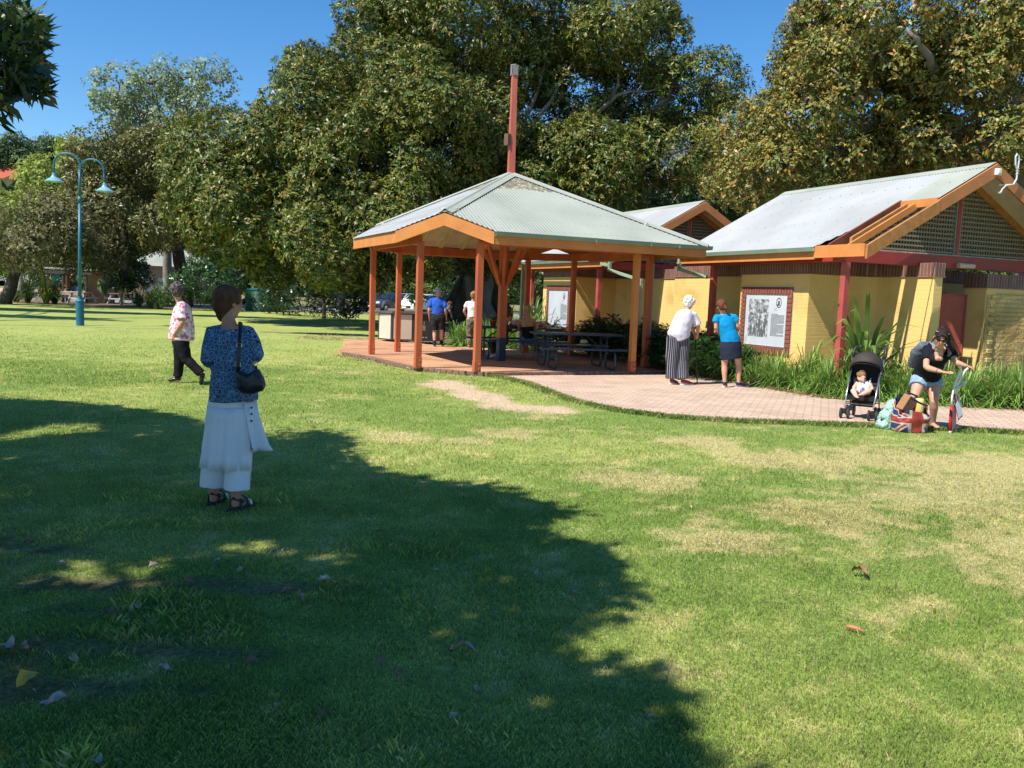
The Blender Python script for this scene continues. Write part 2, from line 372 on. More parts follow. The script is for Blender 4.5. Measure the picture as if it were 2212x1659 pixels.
# ------------------------------------------------------------------ paving
def brick_mat(name, c1, c2, mortar, bw, bh, rot, ms=.012, bump=.004, rough=.85, off=.5, stain=None, world=True, axes=None):
    mt = bpy.data.materials.new(name); mt.use_nodes = True; N = mt.node_tree.nodes; L = mt.node_tree.links; b = N['Principled BSDF']
    b.inputs['Roughness'].default_value = rough; sock(b, 'Specular IOR Level').default_value = .2
    if world: src = N.new('ShaderNodeNewGeometry').outputs['Position']
    else: src = N.new('ShaderNodeTexCoord').outputs['Object']
    mp = N.new('ShaderNodeMapping'); mp.inputs['Rotation'].default_value = rot; L.new(src, mp.inputs[0])
    br = N.new('ShaderNodeTexBrick'); br.inputs['Scale'].default_value = 1; br.inputs['Brick Width'].default_value = bw; br.inputs['Row Height'].default_value = bh
    br.inputs['Mortar Size'].default_value = ms; br.inputs['Mortar Smooth'].default_value = .3; br.offset = off; br.inputs['Bias'].default_value = 0
    br.inputs['Color1'].default_value = (*c1, 1); br.inputs['Color2'].default_value = (*c2, 1); br.inputs['Mortar'].default_value = (*mortar, 1)
    L.new(mp.outputs[0], br.inputs['Vector'])
    n = N.new('ShaderNodeTexNoise'); n.inputs['Scale'].default_value = 1.3; n.inputs['Detail'].default_value = 7; L.new(src, n.inputs['Vector'])
    r = N.new('ShaderNodeValToRGB'); r.color_ramp.elements[0].position = .3; r.color_ramp.elements[1].position = .62
    r.color_ramp.elements[0].color = (*(stain or (.72, .70, .68)), 1); r.color_ramp.elements[1].color = (1.05, 1.04, 1.02, 1); L.new(n.outputs[0], r.inputs[0])
    mx = N.new('ShaderNodeMixRGB'); mx.blend_type = 'MULTIPLY'; mx.inputs[0].default_value = 1; L.new(br.outputs[0], mx.inputs[1]); L.new(r.outputs[0], mx.inputs[2])
    L.new(mx.outputs[0], b.inputs['Base Color'])
    n2 = N.new('ShaderNodeTexNoise'); n2.inputs['Scale'].default_value = 25; n2.inputs['Detail'].default_value = 5; L.new(src, n2.inputs['Vector'])
    ad = N.new('ShaderNodeMath'); ad.operation = 'MULTIPLY_ADD'; ad.inputs[1].default_value = -1.2; L.new(br.outputs['Fac'], ad.inputs[0]); L.new(n2.outputs[0], ad.inputs[2])
    bp = N.new('ShaderNodeBump'); bp.inputs['Distance'].default_value = bump; L.new(ad.outputs[0], bp.inputs['Height']); L.new(bp.outputs[0], b.inputs['Normal'])
    return mt
M_path = brick_mat('pink_brick_paving', (.58, .44, .335), (.49, .36, .265), (.36, .26, .19), .235, .118, (0, 0, radians(20)), .010, .004, stain=(.86, .84, .82))
M_floor = brick_mat('terracotta_brick_floor', (.60, .345, .205), (.50, .27, .155), (.30, .18, .11), .235, .118, (0, 0, radians(-24.4)), .008, .003, stain=(.72, .66, .6))
MB().prism(path_poly[::-1] if False else path_poly, -.05, .012).build('path', M_path, norm=True); tag(bpy.data.objects['path'], kind='structure')
fl = MB().prism(floor_poly, -.05, .07).build('paved_floor', M_floor, norm=True); tag(fl, kind='structure')
# brick edging, a header course around the front of the floor
kb = MB(); M_kerb = mat('dark_brick_edging', (.16, .085, .065), (.24, .15, .12), 9, .85, .004, 30)
for (a, b) in list(zip(floor_poly[:5], floor_poly[1:6])) + [((floor_poly[0]), (2.75, 18.60)), ((2.75, 18.60), (3.7, 19.4))]:
    a, b = Vector((*a, 0)), Vector((*b, 0)); d = b - a; L_ = d.length; k = max(1, int(L_ / .13)); ang = atan2(d.y, d.x); nrm = Vector((d.y, -d.x, 0)).normalized()
    sgn = -1 if (a + nrm * .1 - Vector((*CP, 0))).length < (a - Vector((*CP, 0))).length else 1
    for i in range(k):
        c = a + d * ((i + .5) / k) + nrm * sgn * .05 + Vector((0, 0, .018 + random.uniform(-.003, .003)))
        kb.box(c, (L_ / k - .012, .11, .125), ang)
tag(kb.build('kerb_strip', M_kerb, bevel=.006), kind='structure')
bed_poly = [(12, 13.02), (30, 20), (30, 46), (-4, 46), (-3.6, 27.2)] + floor_poly[9:12] + [(.6, 24.3), (2.2, 23.4), (3.6, 21.2), (3.75, 19.5), (3.6, 18.9)] + bed_edge[::-1]
M_bed = mat('leafy_mulch', (.10, .065, .04), (.22, .15, .09), 14, .95, .03, 30, world=True, c3=(.34, .25, .15))
tag(MB().prism(bed_poly, -.04, .006).build('garden_bed', M_bed, norm=True), kind='structure')
tag(MB().prism([(-60, 56), (-22, 54.5), (-19, 57), (-10, 58), (-3, 49), (4, 47), (30, 50), (30, 60), (-60, 62)], -.04, .01).build('mulch_bed', M_bed, norm=True), kind='structure')
M_asph = mat('pale_asphalt', (.20, .18, .17), (.26, .24, .22), 2, .9, world=True)
tag(MB().add([(-90, 64, .015), (60, 62, .015), (60, 74, .015), (-90, 76, .02)], [(0, 1, 2, 3)]).build('car_park', M_asph), kind='structure')
M_dirt = mat('sandy_dirt', (.52, .38, .27), (.42, .30, .2), 1, .95, world=True)
tag(MB().add([(-150, 90, gz(0, 90) + .03), (-40, 88, gz(0, 88) + .03), (-40, 104, gz(0, 104) + .03), (-150, 108, gz(0, 108) + .03)], [(0, 1, 2, 3)]).build('dirt_path', M_dirt), kind='structure')
# ------------------------------------------------------------------ picnic shelter (local frame: x away-right, y away-left)
sh = thing('picnic_shelter', 'open picnic shelter with square pale green iron roof on red and orange posts', 'shelter', (CP[0], CP[1], 0), PR)
ZE, ZA, S = 2.80, 4.38, 3.2
def roof_mat(name, c1, c2, lich=None):
    mt = mat(name, c1, c2, 1.6, .36, spec=.5, lo=.3, hi=.7, rvar=.08)
    return mt
M_roof = mat('pale_green_iron', (.285, .31, .26), (.36, .38, .325), .9, .5, .0008, 90, spec=.3, rvar=.07, detail=9)
M_roofw = mat('weathered_white_iron', (.39, .40, .40), (.32, .33, .32), .8, .45, .0008, 90, spec=.35, rvar=.07, detail=9)
M_lich = mat('lichened_iron', (.13, .12, .10), (.22, .20, .15), 9, .9, .006, 50, c3=(.42, .41, .18), lo=.4, hi=.55)
M_sheetunder = mat('galvanised_underside', (.55, .5, .42), (.5, .45, .38), 3, .6)
AMP = .009; PIT = .076
def lich_edge(t): return .95 + .14 * noise.noise(Vector((t * 1.9, 3.3, 0))) + .05 * noise.noise(Vector((t * 7, 1, 0)))
def pyramid_face(ang, cutA, cutB, nm, mt, lichen):
    """one slope; t runs along the eave; cut = chamfered corner"""
    st = PIT / 4; n = int(2 * S / st); R = Matrix.Rotation(ang, 3, 'Z')
    mb = MB(); vs = []; fs = []; ml = []
    for i in range(n + 1):
        t = -S + 2 * S * i / n; lim = S + .06
        if (t < 0 and cutA) or (t > 0 and cutB): lim = min(lim, 4.94 - abs(t))
        top = max(abs(t), .04); bot = max(lim, top + .001); mid = min(max(top, lich_edge(t) + .0), bot) if lichen else top
        for r in (top, mid, bot):
            z = ZA - (ZA - ZE) * r / S + AMP * cos(2 * pi * t / PIT) + .03
            vs.append(R @ Vector((t, -r, z)))
    for i in range(n):
        a = i * 3
        for k in (0, 1):
            fs.append((a + k, a + k + 1, a + 4 + k, a + 3 + k)); ml.append(1 if k == 0 and lichen else 0)
    mb.add(vs, fs); mb.mi = ml
    o = mb.build(nm, [mt, M_lich], sh, smooth=True); return o
for ang, ca, cb, m_, li in ((0, True, False, M_roof, True), (pi / 2, False, True, M_roof, False), (pi, True, True, M_roof, False), (-pi / 2, True, True, M_roofw, True)):
    o = pyramid_face(ang, ca, cb, 'roof_sheet', m_, li)
# hip cappings
kz = (ZA - ZE) / S
for sx, sy in ((-1, -1), (1, -1), (1, 1), (-1, 1)):
    e = 2.47 if not (sx == 1 and sy == -1) else 3.24
    mb = MB(); up = .052
    d = Vector((sx, sy, -kz)).normalized(); sd_ = Vector((sx, -sy, 0)).normalized()
    p0 = Vector((0, 0, ZA + up)); p1 = Vector((sx * e, sy * e, ZA - kz * e + up))
    nn = 14; vs = []
    for p in (p0, p1):
        for k, hgt in ((-1, -.062), (-.28, -.012), (-.12, .016), (.12, .016), (.28, -.012), (1, -.062)):
            vs.append(p + sd_ * (.17 * k) + Vector((0, 0, hgt + .006)))
    mb.add(vs, [(i, i + 1, i + 7, i + 6) for i in range(5)])
    mb.build('hip_capping', M_roof if sx * sy > 0 else M_roof, sh)
# fascia boards
def fas(p, q, name='fascia', z0=ZE - .235, z1=ZE - .005, th=.04, m_=M_orange):
    return MB().beam((p[0], p[1], (z0 + z1) / 2), (q[0], q[1], (z0 + z1) / 2), th, z1 - z0).build(name, m_, sh, bevel=.003)
c_ = 1.70
fas((-S, -c_), (-S, c_)); fas((-c_ - .02, -S), (S, -S)); fas((S + .001, -S), (S, c_)); fas((-c_, S), (c_, S))
# raked fascia on the three cut corners (rises to the hip)
def raked(sx, sy):
    a = Vector((sx * S, sy * c_, 0)); b = Vector((sx * c_, sy * S, 0)); md = (a + b) / 2
    zt = ZA - kz * 2.45
    for p, q in ((a, md), (b, md)):
        mb = MB(); h0, h1 = ZE - .24, ZE - .005; k0, k1 = zt - .26, zt - .02
        n_ = Vector((sx, sy, 0)).normalized() * .04
        mb.extr([(p.x, p.y, h0), (q.x, q.y, k0), (q.x, q.y, k1), (p.x, p.y, h1)], n_)
        mb.build('raked_fascia', M_orange, sh, norm=True, bevel=.002)
raked(-1, -1); raked(-1, 1); raked(1, 1)
# gutters
def gut(p, q):
    p, q = Vector(p), Vector(q); d = (q - p).normalized(); o = Vector((d.y, -d.x, 0)) * 1.0
    prof = [(0, 0), (.0, -.085), (.085, -.085), (.105, -.005), (.098, -.005), (.078, -.075), (.01, -.075), (.01, 0)]
    if (p + o - Vector((0, 0, p.z))).length < (p - Vector((0, 0, p.z))).length: o = -o
    return MB().extr([p + o * a + Vector((0, 0, b)) for a, b in prof], q - p).build('gutter', M_gutter, sh, norm=True)
gut((-c_ - .02, -S - .022, ZE + .01), (S + .1, -S - .022, ZE + .01)); gut((S + .022, -S, ZE + .01), (S + .022, c_, ZE + .01)); gut((c_, S + .022, ZE + .01), (-c_, S + .022, ZE + .01))
for x in (.45, 1.75, 2.45):
    MB().box((x, -S - .075, ZE - .035), (.012, .115, .1)).build('gutter_bracket', M_gutter, sh)
# posts with wider stub feet
PP = [(sx * 2.72, sy * 1.8) for sx in (-1, 1) for sy in (-1, 1)] + [(sx * 1.8, sy * 2.72) for sx in (-1, 1) for sy in (-1, 1)]
for x, y in PP:
    mb = MB(); mb.bb(x - .062, x + .062, y - .062, y + .062, .085, 2.62)
    ob = mb.build('post', M_red if not (x > 0 and y < -2) else M_orange, sh, bevel=.004)
    if x > 0 and y < -2: tag(ob, 'post of paler orange timber at the corner by the paved path')
    f = MB(); f.bb(x - .068, x + .068, y - .068, y + .068, .08, .30); f.bb(x - .04, x + .04, y - .04, y + .04, .06, .09)
    f.build('post_foot', M_red, ob, bevel=.004)
    for zb in (.14, .24):
        MB().tube([(x + .02, y - .069, zb), (x + .02, y - .076, zb)], .012, 8).build('bolt', M_steel, ob)
# ring beam on the posts
ring = [(-2.72, -1.8), (-1.8, -2.72), (1.8, -2.72), (2.72, -1.8), (2.72, 1.8), (1.8, 2.72), (-1.8, 2.72), (-2.72, 1.8)]
for a, b in list(zip(ring, ring[1:] + ring[:1]))[1:]:
    MB().beam((a[0], a[1], 2.665), (b[0], b[1], 2.665), .07, .19).build('ring_beam', M_dred if False else M_red, sh, bevel=.003)
# rafters and pale ceiling lining
for ang in (0, pi / 2, pi, -pi / 2):
    R = Matrix.Rotation(ang, 3, 'Z')
    for t in np.arange(-2.4, 2.5, .6):
        r0 = max(abs(t), .15) + .05
        p = R @ Vector((t, -r0, ZA - kz * r0 - .085)); re_ = min(3.1, 4.55 - abs(t)); q = R @ Vector((t, -re_, ZA - kz * re_ - .085))
        if abs(t) < 2.9: MB().beam(p, q, .045, .12).build('rafter', M_cream, sh)
    lv = [R @ Vector(p) for p in ((0, 0, ZA - .005), (-2.4, -2.4, ZA - kz * 2.4 - .005), (-1.7, -3.15, ZA - kz * 3.15 - .005), (1.7, -3.15, ZA - kz * 3.15 - .005), (2.4, -2.4, ZA - kz * 2.4 - .005))]
    MB().extr(lv, (0, 0, -.012)).build('ceiling_lining', M_cream, sh, norm=True)
# centre post, braces and the tall mast
cx, cy = -.09, .02
mb = MB(); mb.bb(cx - .085, cx + .085, cy - .085, cy + .085, .5, 3.9); cp = mb.build('centre_post', M_red, sh, bevel=.004)
MB().bb(cx - .088, cx + .088, cy - .088, cy + .088, .07, .62).build('painted_base', M_blue, cp, bevel=.004)
for k in range(8):
    a = k * pi / 4 + pi / 8; d = Vector((cos(a), sin(a), 0))
    MB().beam(Vector((cx, cy, 1.85)) + d * .10, Vector((cx, cy, 2.95)) + d * .62, .07, .075).build('brace', M_red, sh, bevel=.003)
ms = MB(); ms.tube([(0, 0, 3.9), (0, 0, 6.62)], [.115, .085], 4, side=(cos(.6), sin(.6), 0)); mo = ms.build('mast', M_mast, sh, bevel=.004)
cap = MB()
for a in range(4):
    an = a * pi / 2 + .6 + pi / 4; cap.box((.075 * cos(an), .075 * sin(an), 6.70), (.02, .11, .22), an)
cap.box((0, 0, 6.82), (.14, .14, .02), .6); cap.build('mast_cap', mat('grey_sheet_cap', (.22, .2, .19), (.3, .28, .26), 5, .6), mo)
MB().box((-.13, -.02, 5.15), (.09, .14, .26), .3).build('junction_box', mat('brown_box', (.14, .075, .04), None, rough=.6), mo, bevel=.006)
# downpipes beside the back and right posts
def pipe(parent, pts, name='downpipe', w=.075):
    mb = MB()
    for a, b in zip(pts[:-1], pts[1:]): mb.beam(a, b, w, w, up=(0, 0, 1) if abs((Vector(b) - Vector(a)).normalized().z) < .9 else (1, 0, 0))
    for a in pts[1:-1]: mb.box(a, (w * 1.08,) * 3)
    return mb.build(name, M_pipe, parent, bevel=.004)
pipe(sh, [(3.15, -1.0, 2.7), (3.15, -1.0, 2.6), (2.85, -1.72, 2.42), (2.85, -1.72, .07)])
pipe(sh, [(1.5, 3.15, 2.7), (1.5, 3.15, 2.6), (1.72, 2.87, 2.42), (1.72, 2.87, .07)])

# rows of roofing screws and a few fallen leaves on the sheets
sc_ = MB(); r_ = random.Random(21)
for ang, fr in ((0, 1), (-pi / 2, 1)):
    R = Matrix.Rotation(ang, 3, 'Z')
    for r in (.9, 1.5, 2.1, 2.65, 3.1):
        for i in range(-int(r / .152) + 1, int(r / .152)):
            t = i * .152
            if r + abs(t) < 4.8: sc_.box(R @ Vector((t, -r, ZA - kz * r + .043)), (.011, .011, .008))
tag(sc_.build('roof_screws', mat('screw_head', (.16, .17, .16), None, rough=.6), sh), kind='stuff')
# ------------------------------------------------------------------ yellow brick amenities building
BO = (5.54, 16.1, 0); BR = radians(23.27)
bn_, bu_ = Vector((cos(BR), sin(BR), 0)), Vector((-sin(BR), cos(BR), 0))
def BL(x, y, z=0): return Vector(BO) + bn_ * x + bu_ * y + Vector((0, 0, z))
def onX(px, py, x):      # point of the local plane x = const seen at a pixel -> (y, z)
    d = ray(px, py); P0 = Vector(BO) + bn_ * x; det = bu_.x * (-d.y) + d.x * bu_.y
    t = (-P0.x * (-d.y) - d.x * P0.y) / det; s = (P0.y + t * bu_.y) / d.y; return t, EYE + s * d.z
bd = thing('amenities_building', 'yellow painted brick park toilet block with pale iron gable roof and brown brick coping', 'building', BO, BR)
def wallmat(name, c1, c2, depth, scale=1.0, stain=(.70, .64, .56), rotx=True):
    """painted brickwork: courses only show as relief"""
    mt = bpy.data.materials.new(name); mt.use_nodes = True; N = mt.node_tree.nodes; L = mt.node_tree.links; b = N['Principled BSDF']; b.inputs['Roughness'].default_value = .62
    sock(b, 'Specular IOR Level').default_value = .25
    tc = N.new('ShaderNodeTexCoord'); sx = N.new('ShaderNodeSeparateXYZ'); L.new(tc.outputs['Object'], sx.inputs[0])
    ad = N.new('ShaderNodeMath'); ad.operation = 'ADD'; L.new(sx.outputs[0], ad.inputs[0]); L.new(sx.outputs[1], ad.inputs[1])
    cb = N.new('ShaderNodeCombineXYZ'); L.new(ad.outputs[0], cb.inputs[0]); L.new(sx.outputs[2], cb.inputs[1])
    br = N.new('ShaderNodeTexBrick'); br.inputs['Scale'].default_value = 1; br.inputs['Brick Width'].default_value = .24; br.inputs['Row Height'].default_value = .086
    br.inputs['Mortar Size'].default_value = .009; br.inputs['Mortar Smooth'].default_value = .6
    L.new(cb.outputs[0], br.inputs['Vector'])
    n = N.new('ShaderNodeTexNoise'); n.inputs['Scale'].default_value = .9; n.inputs['Detail'].default_value = 8; L.new(tc.outputs['Object'], n.inputs['Vector'])
    r = N.new('ShaderNodeValToRGB'); r.color_ramp.elements[0].color = (*[a * s for a, s in zip(c1, stain)], 1); r.color_ramp.elements[0].position = .27
    r.color_ramp.elements[1].color = (*c2, 1); r.color_ramp.elements[1].position = .46; L.new(n.outputs[0], r.inputs[0])
    L.new(r.outputs[0], b.inputs['Base Color'])
    n2 = N.new('ShaderNodeTexNoise'); n2.inputs['Scale'].default_value = 16; n2.inputs['Detail'].default_value = 6; L.new(tc.outputs['Object'], n2.inputs['Vector'])
    m1 = N.new('ShaderNodeMath'); m1.operation = 'MULTIPLY_ADD'; m1.inputs[1].default_value = -.9; L.new(br.outputs['Fac'], m1.inputs[0])
    m2 = N.new('ShaderNodeMath'); m2.operation = 'MULTIPLY'; m2.inputs[1].default_value = scale; L.new(n2.outputs[0], m2.inputs[0]); L.new(m2.outputs[0], m1.inputs[2])
    bp = N.new('ShaderNodeBump'); bp.inputs['Distance'].default_value = depth; L.new(m1.outputs[0], bp.inputs['Height']); L.new(bp.outputs[0], b.inputs['Normal'])
    MATS[name] = mt; return mt
M_yel = wallmat('yellow_painted_brick', (.66, .44, .15), (.74, .505, .18), .0018, .5)
M_yelr = wallmat('rough_yellow_render', (.52, .36, .12), (.60, .43, .16), .022, 1.6)
def soldier(name, c1, c2, mortar, bw=.078):
    mt = bpy.data.materials.new(name); mt.use_nodes = True; N = mt.node_tree.nodes; L = mt.node_tree.links; b = N['Principled BSDF']; b.inputs['Roughness'].default_value = .7
    tc = N.new('ShaderNodeTexCoord'); sx = N.new('ShaderNodeSeparateXYZ'); L.new(tc.outputs['Object'], sx.inputs[0])
    ad = N.new('ShaderNodeMath'); ad.operation = 'ADD'; L.new(sx.outputs[0], ad.inputs[0]); L.new(sx.outputs[1], ad.inputs[1])
    cb = N.new('ShaderNodeCombineXYZ'); L.new(ad.outputs[0], cb.inputs[0]); cb.inputs[1].default_value = .13
    br = N.new('ShaderNodeTexBrick'); br.inputs['Scale'].default_value = 1; br.inputs['Brick Width'].default_value = bw; br.inputs['Row Height'].default_value = .27; br.offset = 0
    br.inputs['Mortar Size'].default_value = .006; br.inputs['Color1'].default_value = (*c1, 1); br.inputs['Color2'].default_value = (*c2, 1); br.inputs['Mortar'].default_value = (*mortar, 1)
    L.new(cb.outputs[0], br.inputs['Vector'])
    n = N.new('ShaderNodeTexNoise'); n.inputs['Scale'].default_value = 6; n.inputs['Detail'].default_value = 6; L.new(tc.outputs['Object'], n.inputs['Vector'])
    mx = N.new('ShaderNodeMixRGB'); mx.blend_type = 'OVERLAY'; mx.inputs[0].default_value = .45; L.new(br.outputs[0], mx.inputs[1]); L.new(n.outputs[0], mx.inputs[2]); L.new(mx.outputs[0], b.inputs['Base Color'])
    bp = N.new('ShaderNodeBump'); bp.inputs['Distance'].default_value = .004; bp.invert = True; L.new(br.outputs['Fac'], bp.inputs['Height']); L.new(bp.outputs[0], b.inputs['Normal'])
    return mt
M_cop = soldier('brown_soldier_coping', (.135, .055, .042), (.19, .085, .06), (.34, .27, .22))
M_wallbrick = mat('deep_red_brick', (.20, .055, .04), (.27, .085, .055), 16, .75, .002, 60, c3=(.16, .045, .035))
M_mort = mat('pale_mortar', (.60, .52, .46), (.52, .46, .40), 12, .9)
def wall(poly, z1=2.25, name='wall', cop=True, mt=None, z0=0, ch=.25, over=.018):
    """thick vertical wall along an outline strip (closed plan polygon) with a projecting brick coping"""
    mt = mt or M_yel
    w_ = MB().prism(poly, z0, z1).build(name, mt, bd, norm=True, bevel=.012)
    if cop:
        cx_ = sum(p[0] for p in poly) / len(poly); cy_ = sum(p[1] for p in poly) / len(poly)
        pts = strip_off(poly, over)
        MB().prism(pts, z1 + .004, z1 + ch).build('coping', M_cop, w_, norm=True, bevel=.006)
        MB().prism(strip_off(poly, over + .014), z1 - .014, z1 + .003).build('drip_course', mat('brown_tile_course', (.22, .12, .09), (.32, .2, .15), 20, .8), w_, norm=True)
    return w_
def strip_off(poly, d):
    n = len(poly); A_ = sum(poly[i][0] * poly[(i + 1) % n][1] - poly[(i + 1) % n][0] * poly[i][1] for i in range(n)); s = 1 if A_ > 0 else -1
    out = []
    for i in range(n):
        p0, p1, p2 = Vector(poly[i - 1]), Vector(poly[i]), Vector(poly[(i + 1) % n])
        e1 = (p1 - p0).normalized(); e2 = (p2 - p1).normalized(); n1 = Vector((e1.y, -e1.x)) * s; n2 = Vector((e2.y, -e2.x)) * s
        b = (n1 + n2); b = b / max(b.length_squared, .2) * 2 * d; out.append((p1.x + b.x, p1.y + b.y))
    return out
T = .23
def path_wall(pts, th=T, **k):
    """wall following a polyline, thickness to the inside (local +x / left)"""
    n = len(pts); off = []
    for i in range(n):
        p = Vector(pts[i]); e = []
        if i > 0: e.append((p - Vector(pts[i - 1])).normalized())
        if i < n - 1: e.append((Vector(pts[i + 1]) - p).normalized())
        nn = [Vector((q.y, -q.x)) for q in e]; b = sum(nn, Vector((0, 0))); b = b / max(b.length_squared, .3) * (2 if len(nn) == 2 else 1) * th if len(nn) == 2 else nn[0] * th
        off.append((p.x + b.x, p.y + b.y))
    return wall(list(pts) + off[::-1], **k)
# block one: sign wall, rounded niche, wing wall
arc = [(2.03 - .28 + .28 * cos(a), .60 - .0 - .28 + .28 * sin(a)) for a in np.linspace(pi / 2, 0, 6)]
path_wall([(2.03, -.92), (2.03, .32)][:2] + arc[::-1][1:] + [(.45, .60), (.45, 2.69), (1.15, 2.69), (1.15, 6.3), (2.03, 6.3), (2.03, 9.95)], name='wall')
path_wall([(2.03, 9.96), (2.03, 10.2), (1.8, 10.45), (.45, 10.45), (.45, 12.79), (4.8, 12.79)], name='wall')
# cross walls and rear of the block
wall([(2.262, -.35), (2.262, -.12), (2.60, -.12), (2.60, -.35)], z1=2.05, cop=False)
rear = wall([(2.27, 1.3), (7.2, 1.3), (7.2, 1.53), (2.27, 1.53)], name='inner_wall')
wall([(5.6, 1.54), (5.6, 12.8), (5.83, 12.8), (5.83, 1.54)], name='rear_wall')
# pier and long front wall with toothed quoins
pw = wall([(3.62, -.78), (7.6, -.78), (7.6, -.55), (3.88, -.55), (3.88, -.28), (3.62, -.28)], z1=2.10, name='end_wall', mt=M_yel, ch=.27)
mb = MB(); r_ = random.Random(3)
vs = []; nxx, nzz = 60, 34
for j in range(nzz + 1):
    for i in range(nxx + 1):
        x = 3.90 + 3.66 * i / nxx; z = .02 + 2.0 * j / nzz; d = .018 + .016 * noise.noise(Vector((x * 4, z * 6, 0))) + .008 * noise.noise(Vector((x * 13, z * 15, 5)))
        e = .10 + .05 * noise.noise(Vector((0, z * 5, 2)))
        if x - 3.90 < e or z > 1.93 + .05 * noise.noise(Vector((x * 3, 0, 0))): d = .003
        vs.append((x, -.782 - max(d, .003), z))
mb.add(vs, [(j * (nxx + 1) + i, j * (nxx + 1) + i + 1, (j + 1) * (nxx + 1) + i + 1, (j + 1) * (nxx + 1) + i) for j in range(nzz) for i in range(nxx)])
mb.build('rough_render', M_yelr, pw, smooth=True)
tb = MB()
for k in range(11):
    z = .12 + k * .175; tb.bb(3.735, 3.865 + r_.uniform(-.01, .02), -.83, -.783, z, z + .085)
    tb.bb(3.64, 3.735, -.80, -.783, z - .09, z + .175 - .09 - .002)
tb.build('toothed_quoin', M_yelr, pw, bevel=.01)
# ---- roofs
def gable_roof(y0, y1, xr, zr, cut, tagname, ze=2.7, xr2=None, shade=M_roofw):
    k = (zr - ze) / xr; xe2 = xr * 2; st = PIT / 4; n = int((y1 - y0) / st)
    def edge(y):
        if not cut: return 0.0
        t = y - y0
        if t > 1.21: return -.04
        if t > .88: return (1.21 - t) / .33 * .7 - .04 * 0
        if t > .86: return .7 + (.88 - t) / .02 * .95
        return 1.66
    for side in (0, 1):
        vs = []; fs = []; mi = []
        for i in range(n + 1):
            y = y0 + (y1 - y0) * i / n; b = AMP * cos(2 * pi * y / PIT) + .028
            x0_ = edge(y) if side == 0 else 0
            xs_ = (x0_, xr) if side == 0 else (xe2, xr)
            for x in xs_:
                z = ze + k * (x if side == 0 else xe2 - x) + b; vs.append((x, y, z))
        for i in range(n):
            y = y0 + (y1 - y0) * i / n; a = i * 2; fs.append((a, a + 1, a + 3, a + 2)); mi.append(1 if y - y0 < (.85 if cut else 0) else 0)
        mb = MB().add(vs, fs); mb.mi = mi
        mb.build('roof_sheet', [shade, M_roof], bd, smooth=True)
    # sheet underside lining, visible under the gable overhang
    MB().extr([(.1 if not cut else 1.75, y0 + .05, ze + k * (.1 if not cut else 1.75) - .01), (xr, y0 + .05, zr - .01), (xr, y0 + .9, zr - .01), (.1 if not cut else 1.75, y0 + .9, ze + k * (.1 if not cut else 1.75) - .01)], (0, 0, -.012)).build('eave_lining', M_cream, bd, norm=True)
    MB().extr([(xe2 - .1, y0 + .05, ze + k * .1 - .01), (xr, y0 + .05, zr - .01), (xr, y0 + .9, zr - .01), (xe2 - .1, y0 + .9, ze + k * .1 - .01)], (0, 0, -.012)).build('eave_lining', M_cream, bd, norm=True)
    cp_ = MB(); u_ = .045
    for s in (-1, 1):
        cp_.extr([(xr, y0, zr + u_), (xr + s * .17, y0, zr + u_ - .17 * k + .0), (xr + s * .17, y0, zr + u_ - .17 * k - .012), (xr, y0, zr + u_ - .012)], (0, y1 - y0, 0))
    cp_.build('ridge_capping', M_roof, bd, norm=True)
    return k
k1 = gable_roof(-1.21, 4.5, 3.01, 4.34, True, 'one')
k2 = gable_roof(8.0, 13.8, 3.15, 4.45, False, 'two')
# fascia, gutter, boxed corner of block one
def bfas(p, q, m_=M_orange, w_=.035, h=.21, name='fascia'):
    return MB().beam(p, q, w_, h).build(name, m_, bd, bevel=.003)
bfas((0, 0, 2.585), (0, 4.5, 2.585)); bfas((-.004, -1.21, 2.615), (-.004, -.002, 2.615), h=.225)
bfas((0, 8.0, 2.585), (0, 13.8, 2.585)); bfas((.02, 13.8, 2.585), (6.3, 13.8, 2.585))
def bgut(y0, y1, x=0, nm='gutter'):
    prof = [(0, 0), (0, -.075), (-.075, -.075), (-.095, 0), (-.088, 0), (-.07, -.067), (-.008, -.067), (-.008, 0)]
    MB().extr([(x - .02 + a, y0, 2.70 + b) for a, b in prof], (0, y1 - y0, 0)).build(nm, M_gutter, bd, norm=True)
bgut(0, 4.55); bgut(8.0, 13.85)
# barge boards
def barge(y, xr, zr, ze, x0, x1, side, m_, h=.23, dz=-.0, th=.045, name='barge_board'):
    k = (zr - ze) / xr
    f = lambda x: ze + k * (x if side == 0 else 2 * xr - x) + dz
    return MB().extr([(x0, y, f(x0) - h), (x1, y, f(x1) - h), (x1, y, f(x1) + .0), (x0, y, f(x0) + .0)], (0, th, 0)).build(name, m_, bd, norm=True, bevel=.003)
M_orange2 = mat('weathered_orange_paint', (.50, .19, .06), (.42, .16, .05), 3, .6, .0012, 60)
b1 = barge(-1.255, 3.01, 4.34, 2.7, 1.60, 3.01, 0, M_orange2, .24, .01); barge(-1.255, 3.01, 4.34, 2.7, 6.02, 3.012, 1, M_orange2, .24, .01)
tag(barge(-1.262, 3.01, 4.34, 2.7, .0, 1.62, 0, M_brace, .24, .0, .05), 'bare weathered lower end of the barge board with flaking paint')
k = k1
M_expo = mat('shaded_brown_board', (.17, .05, .025), (.23, .08, .035), 6, .7)
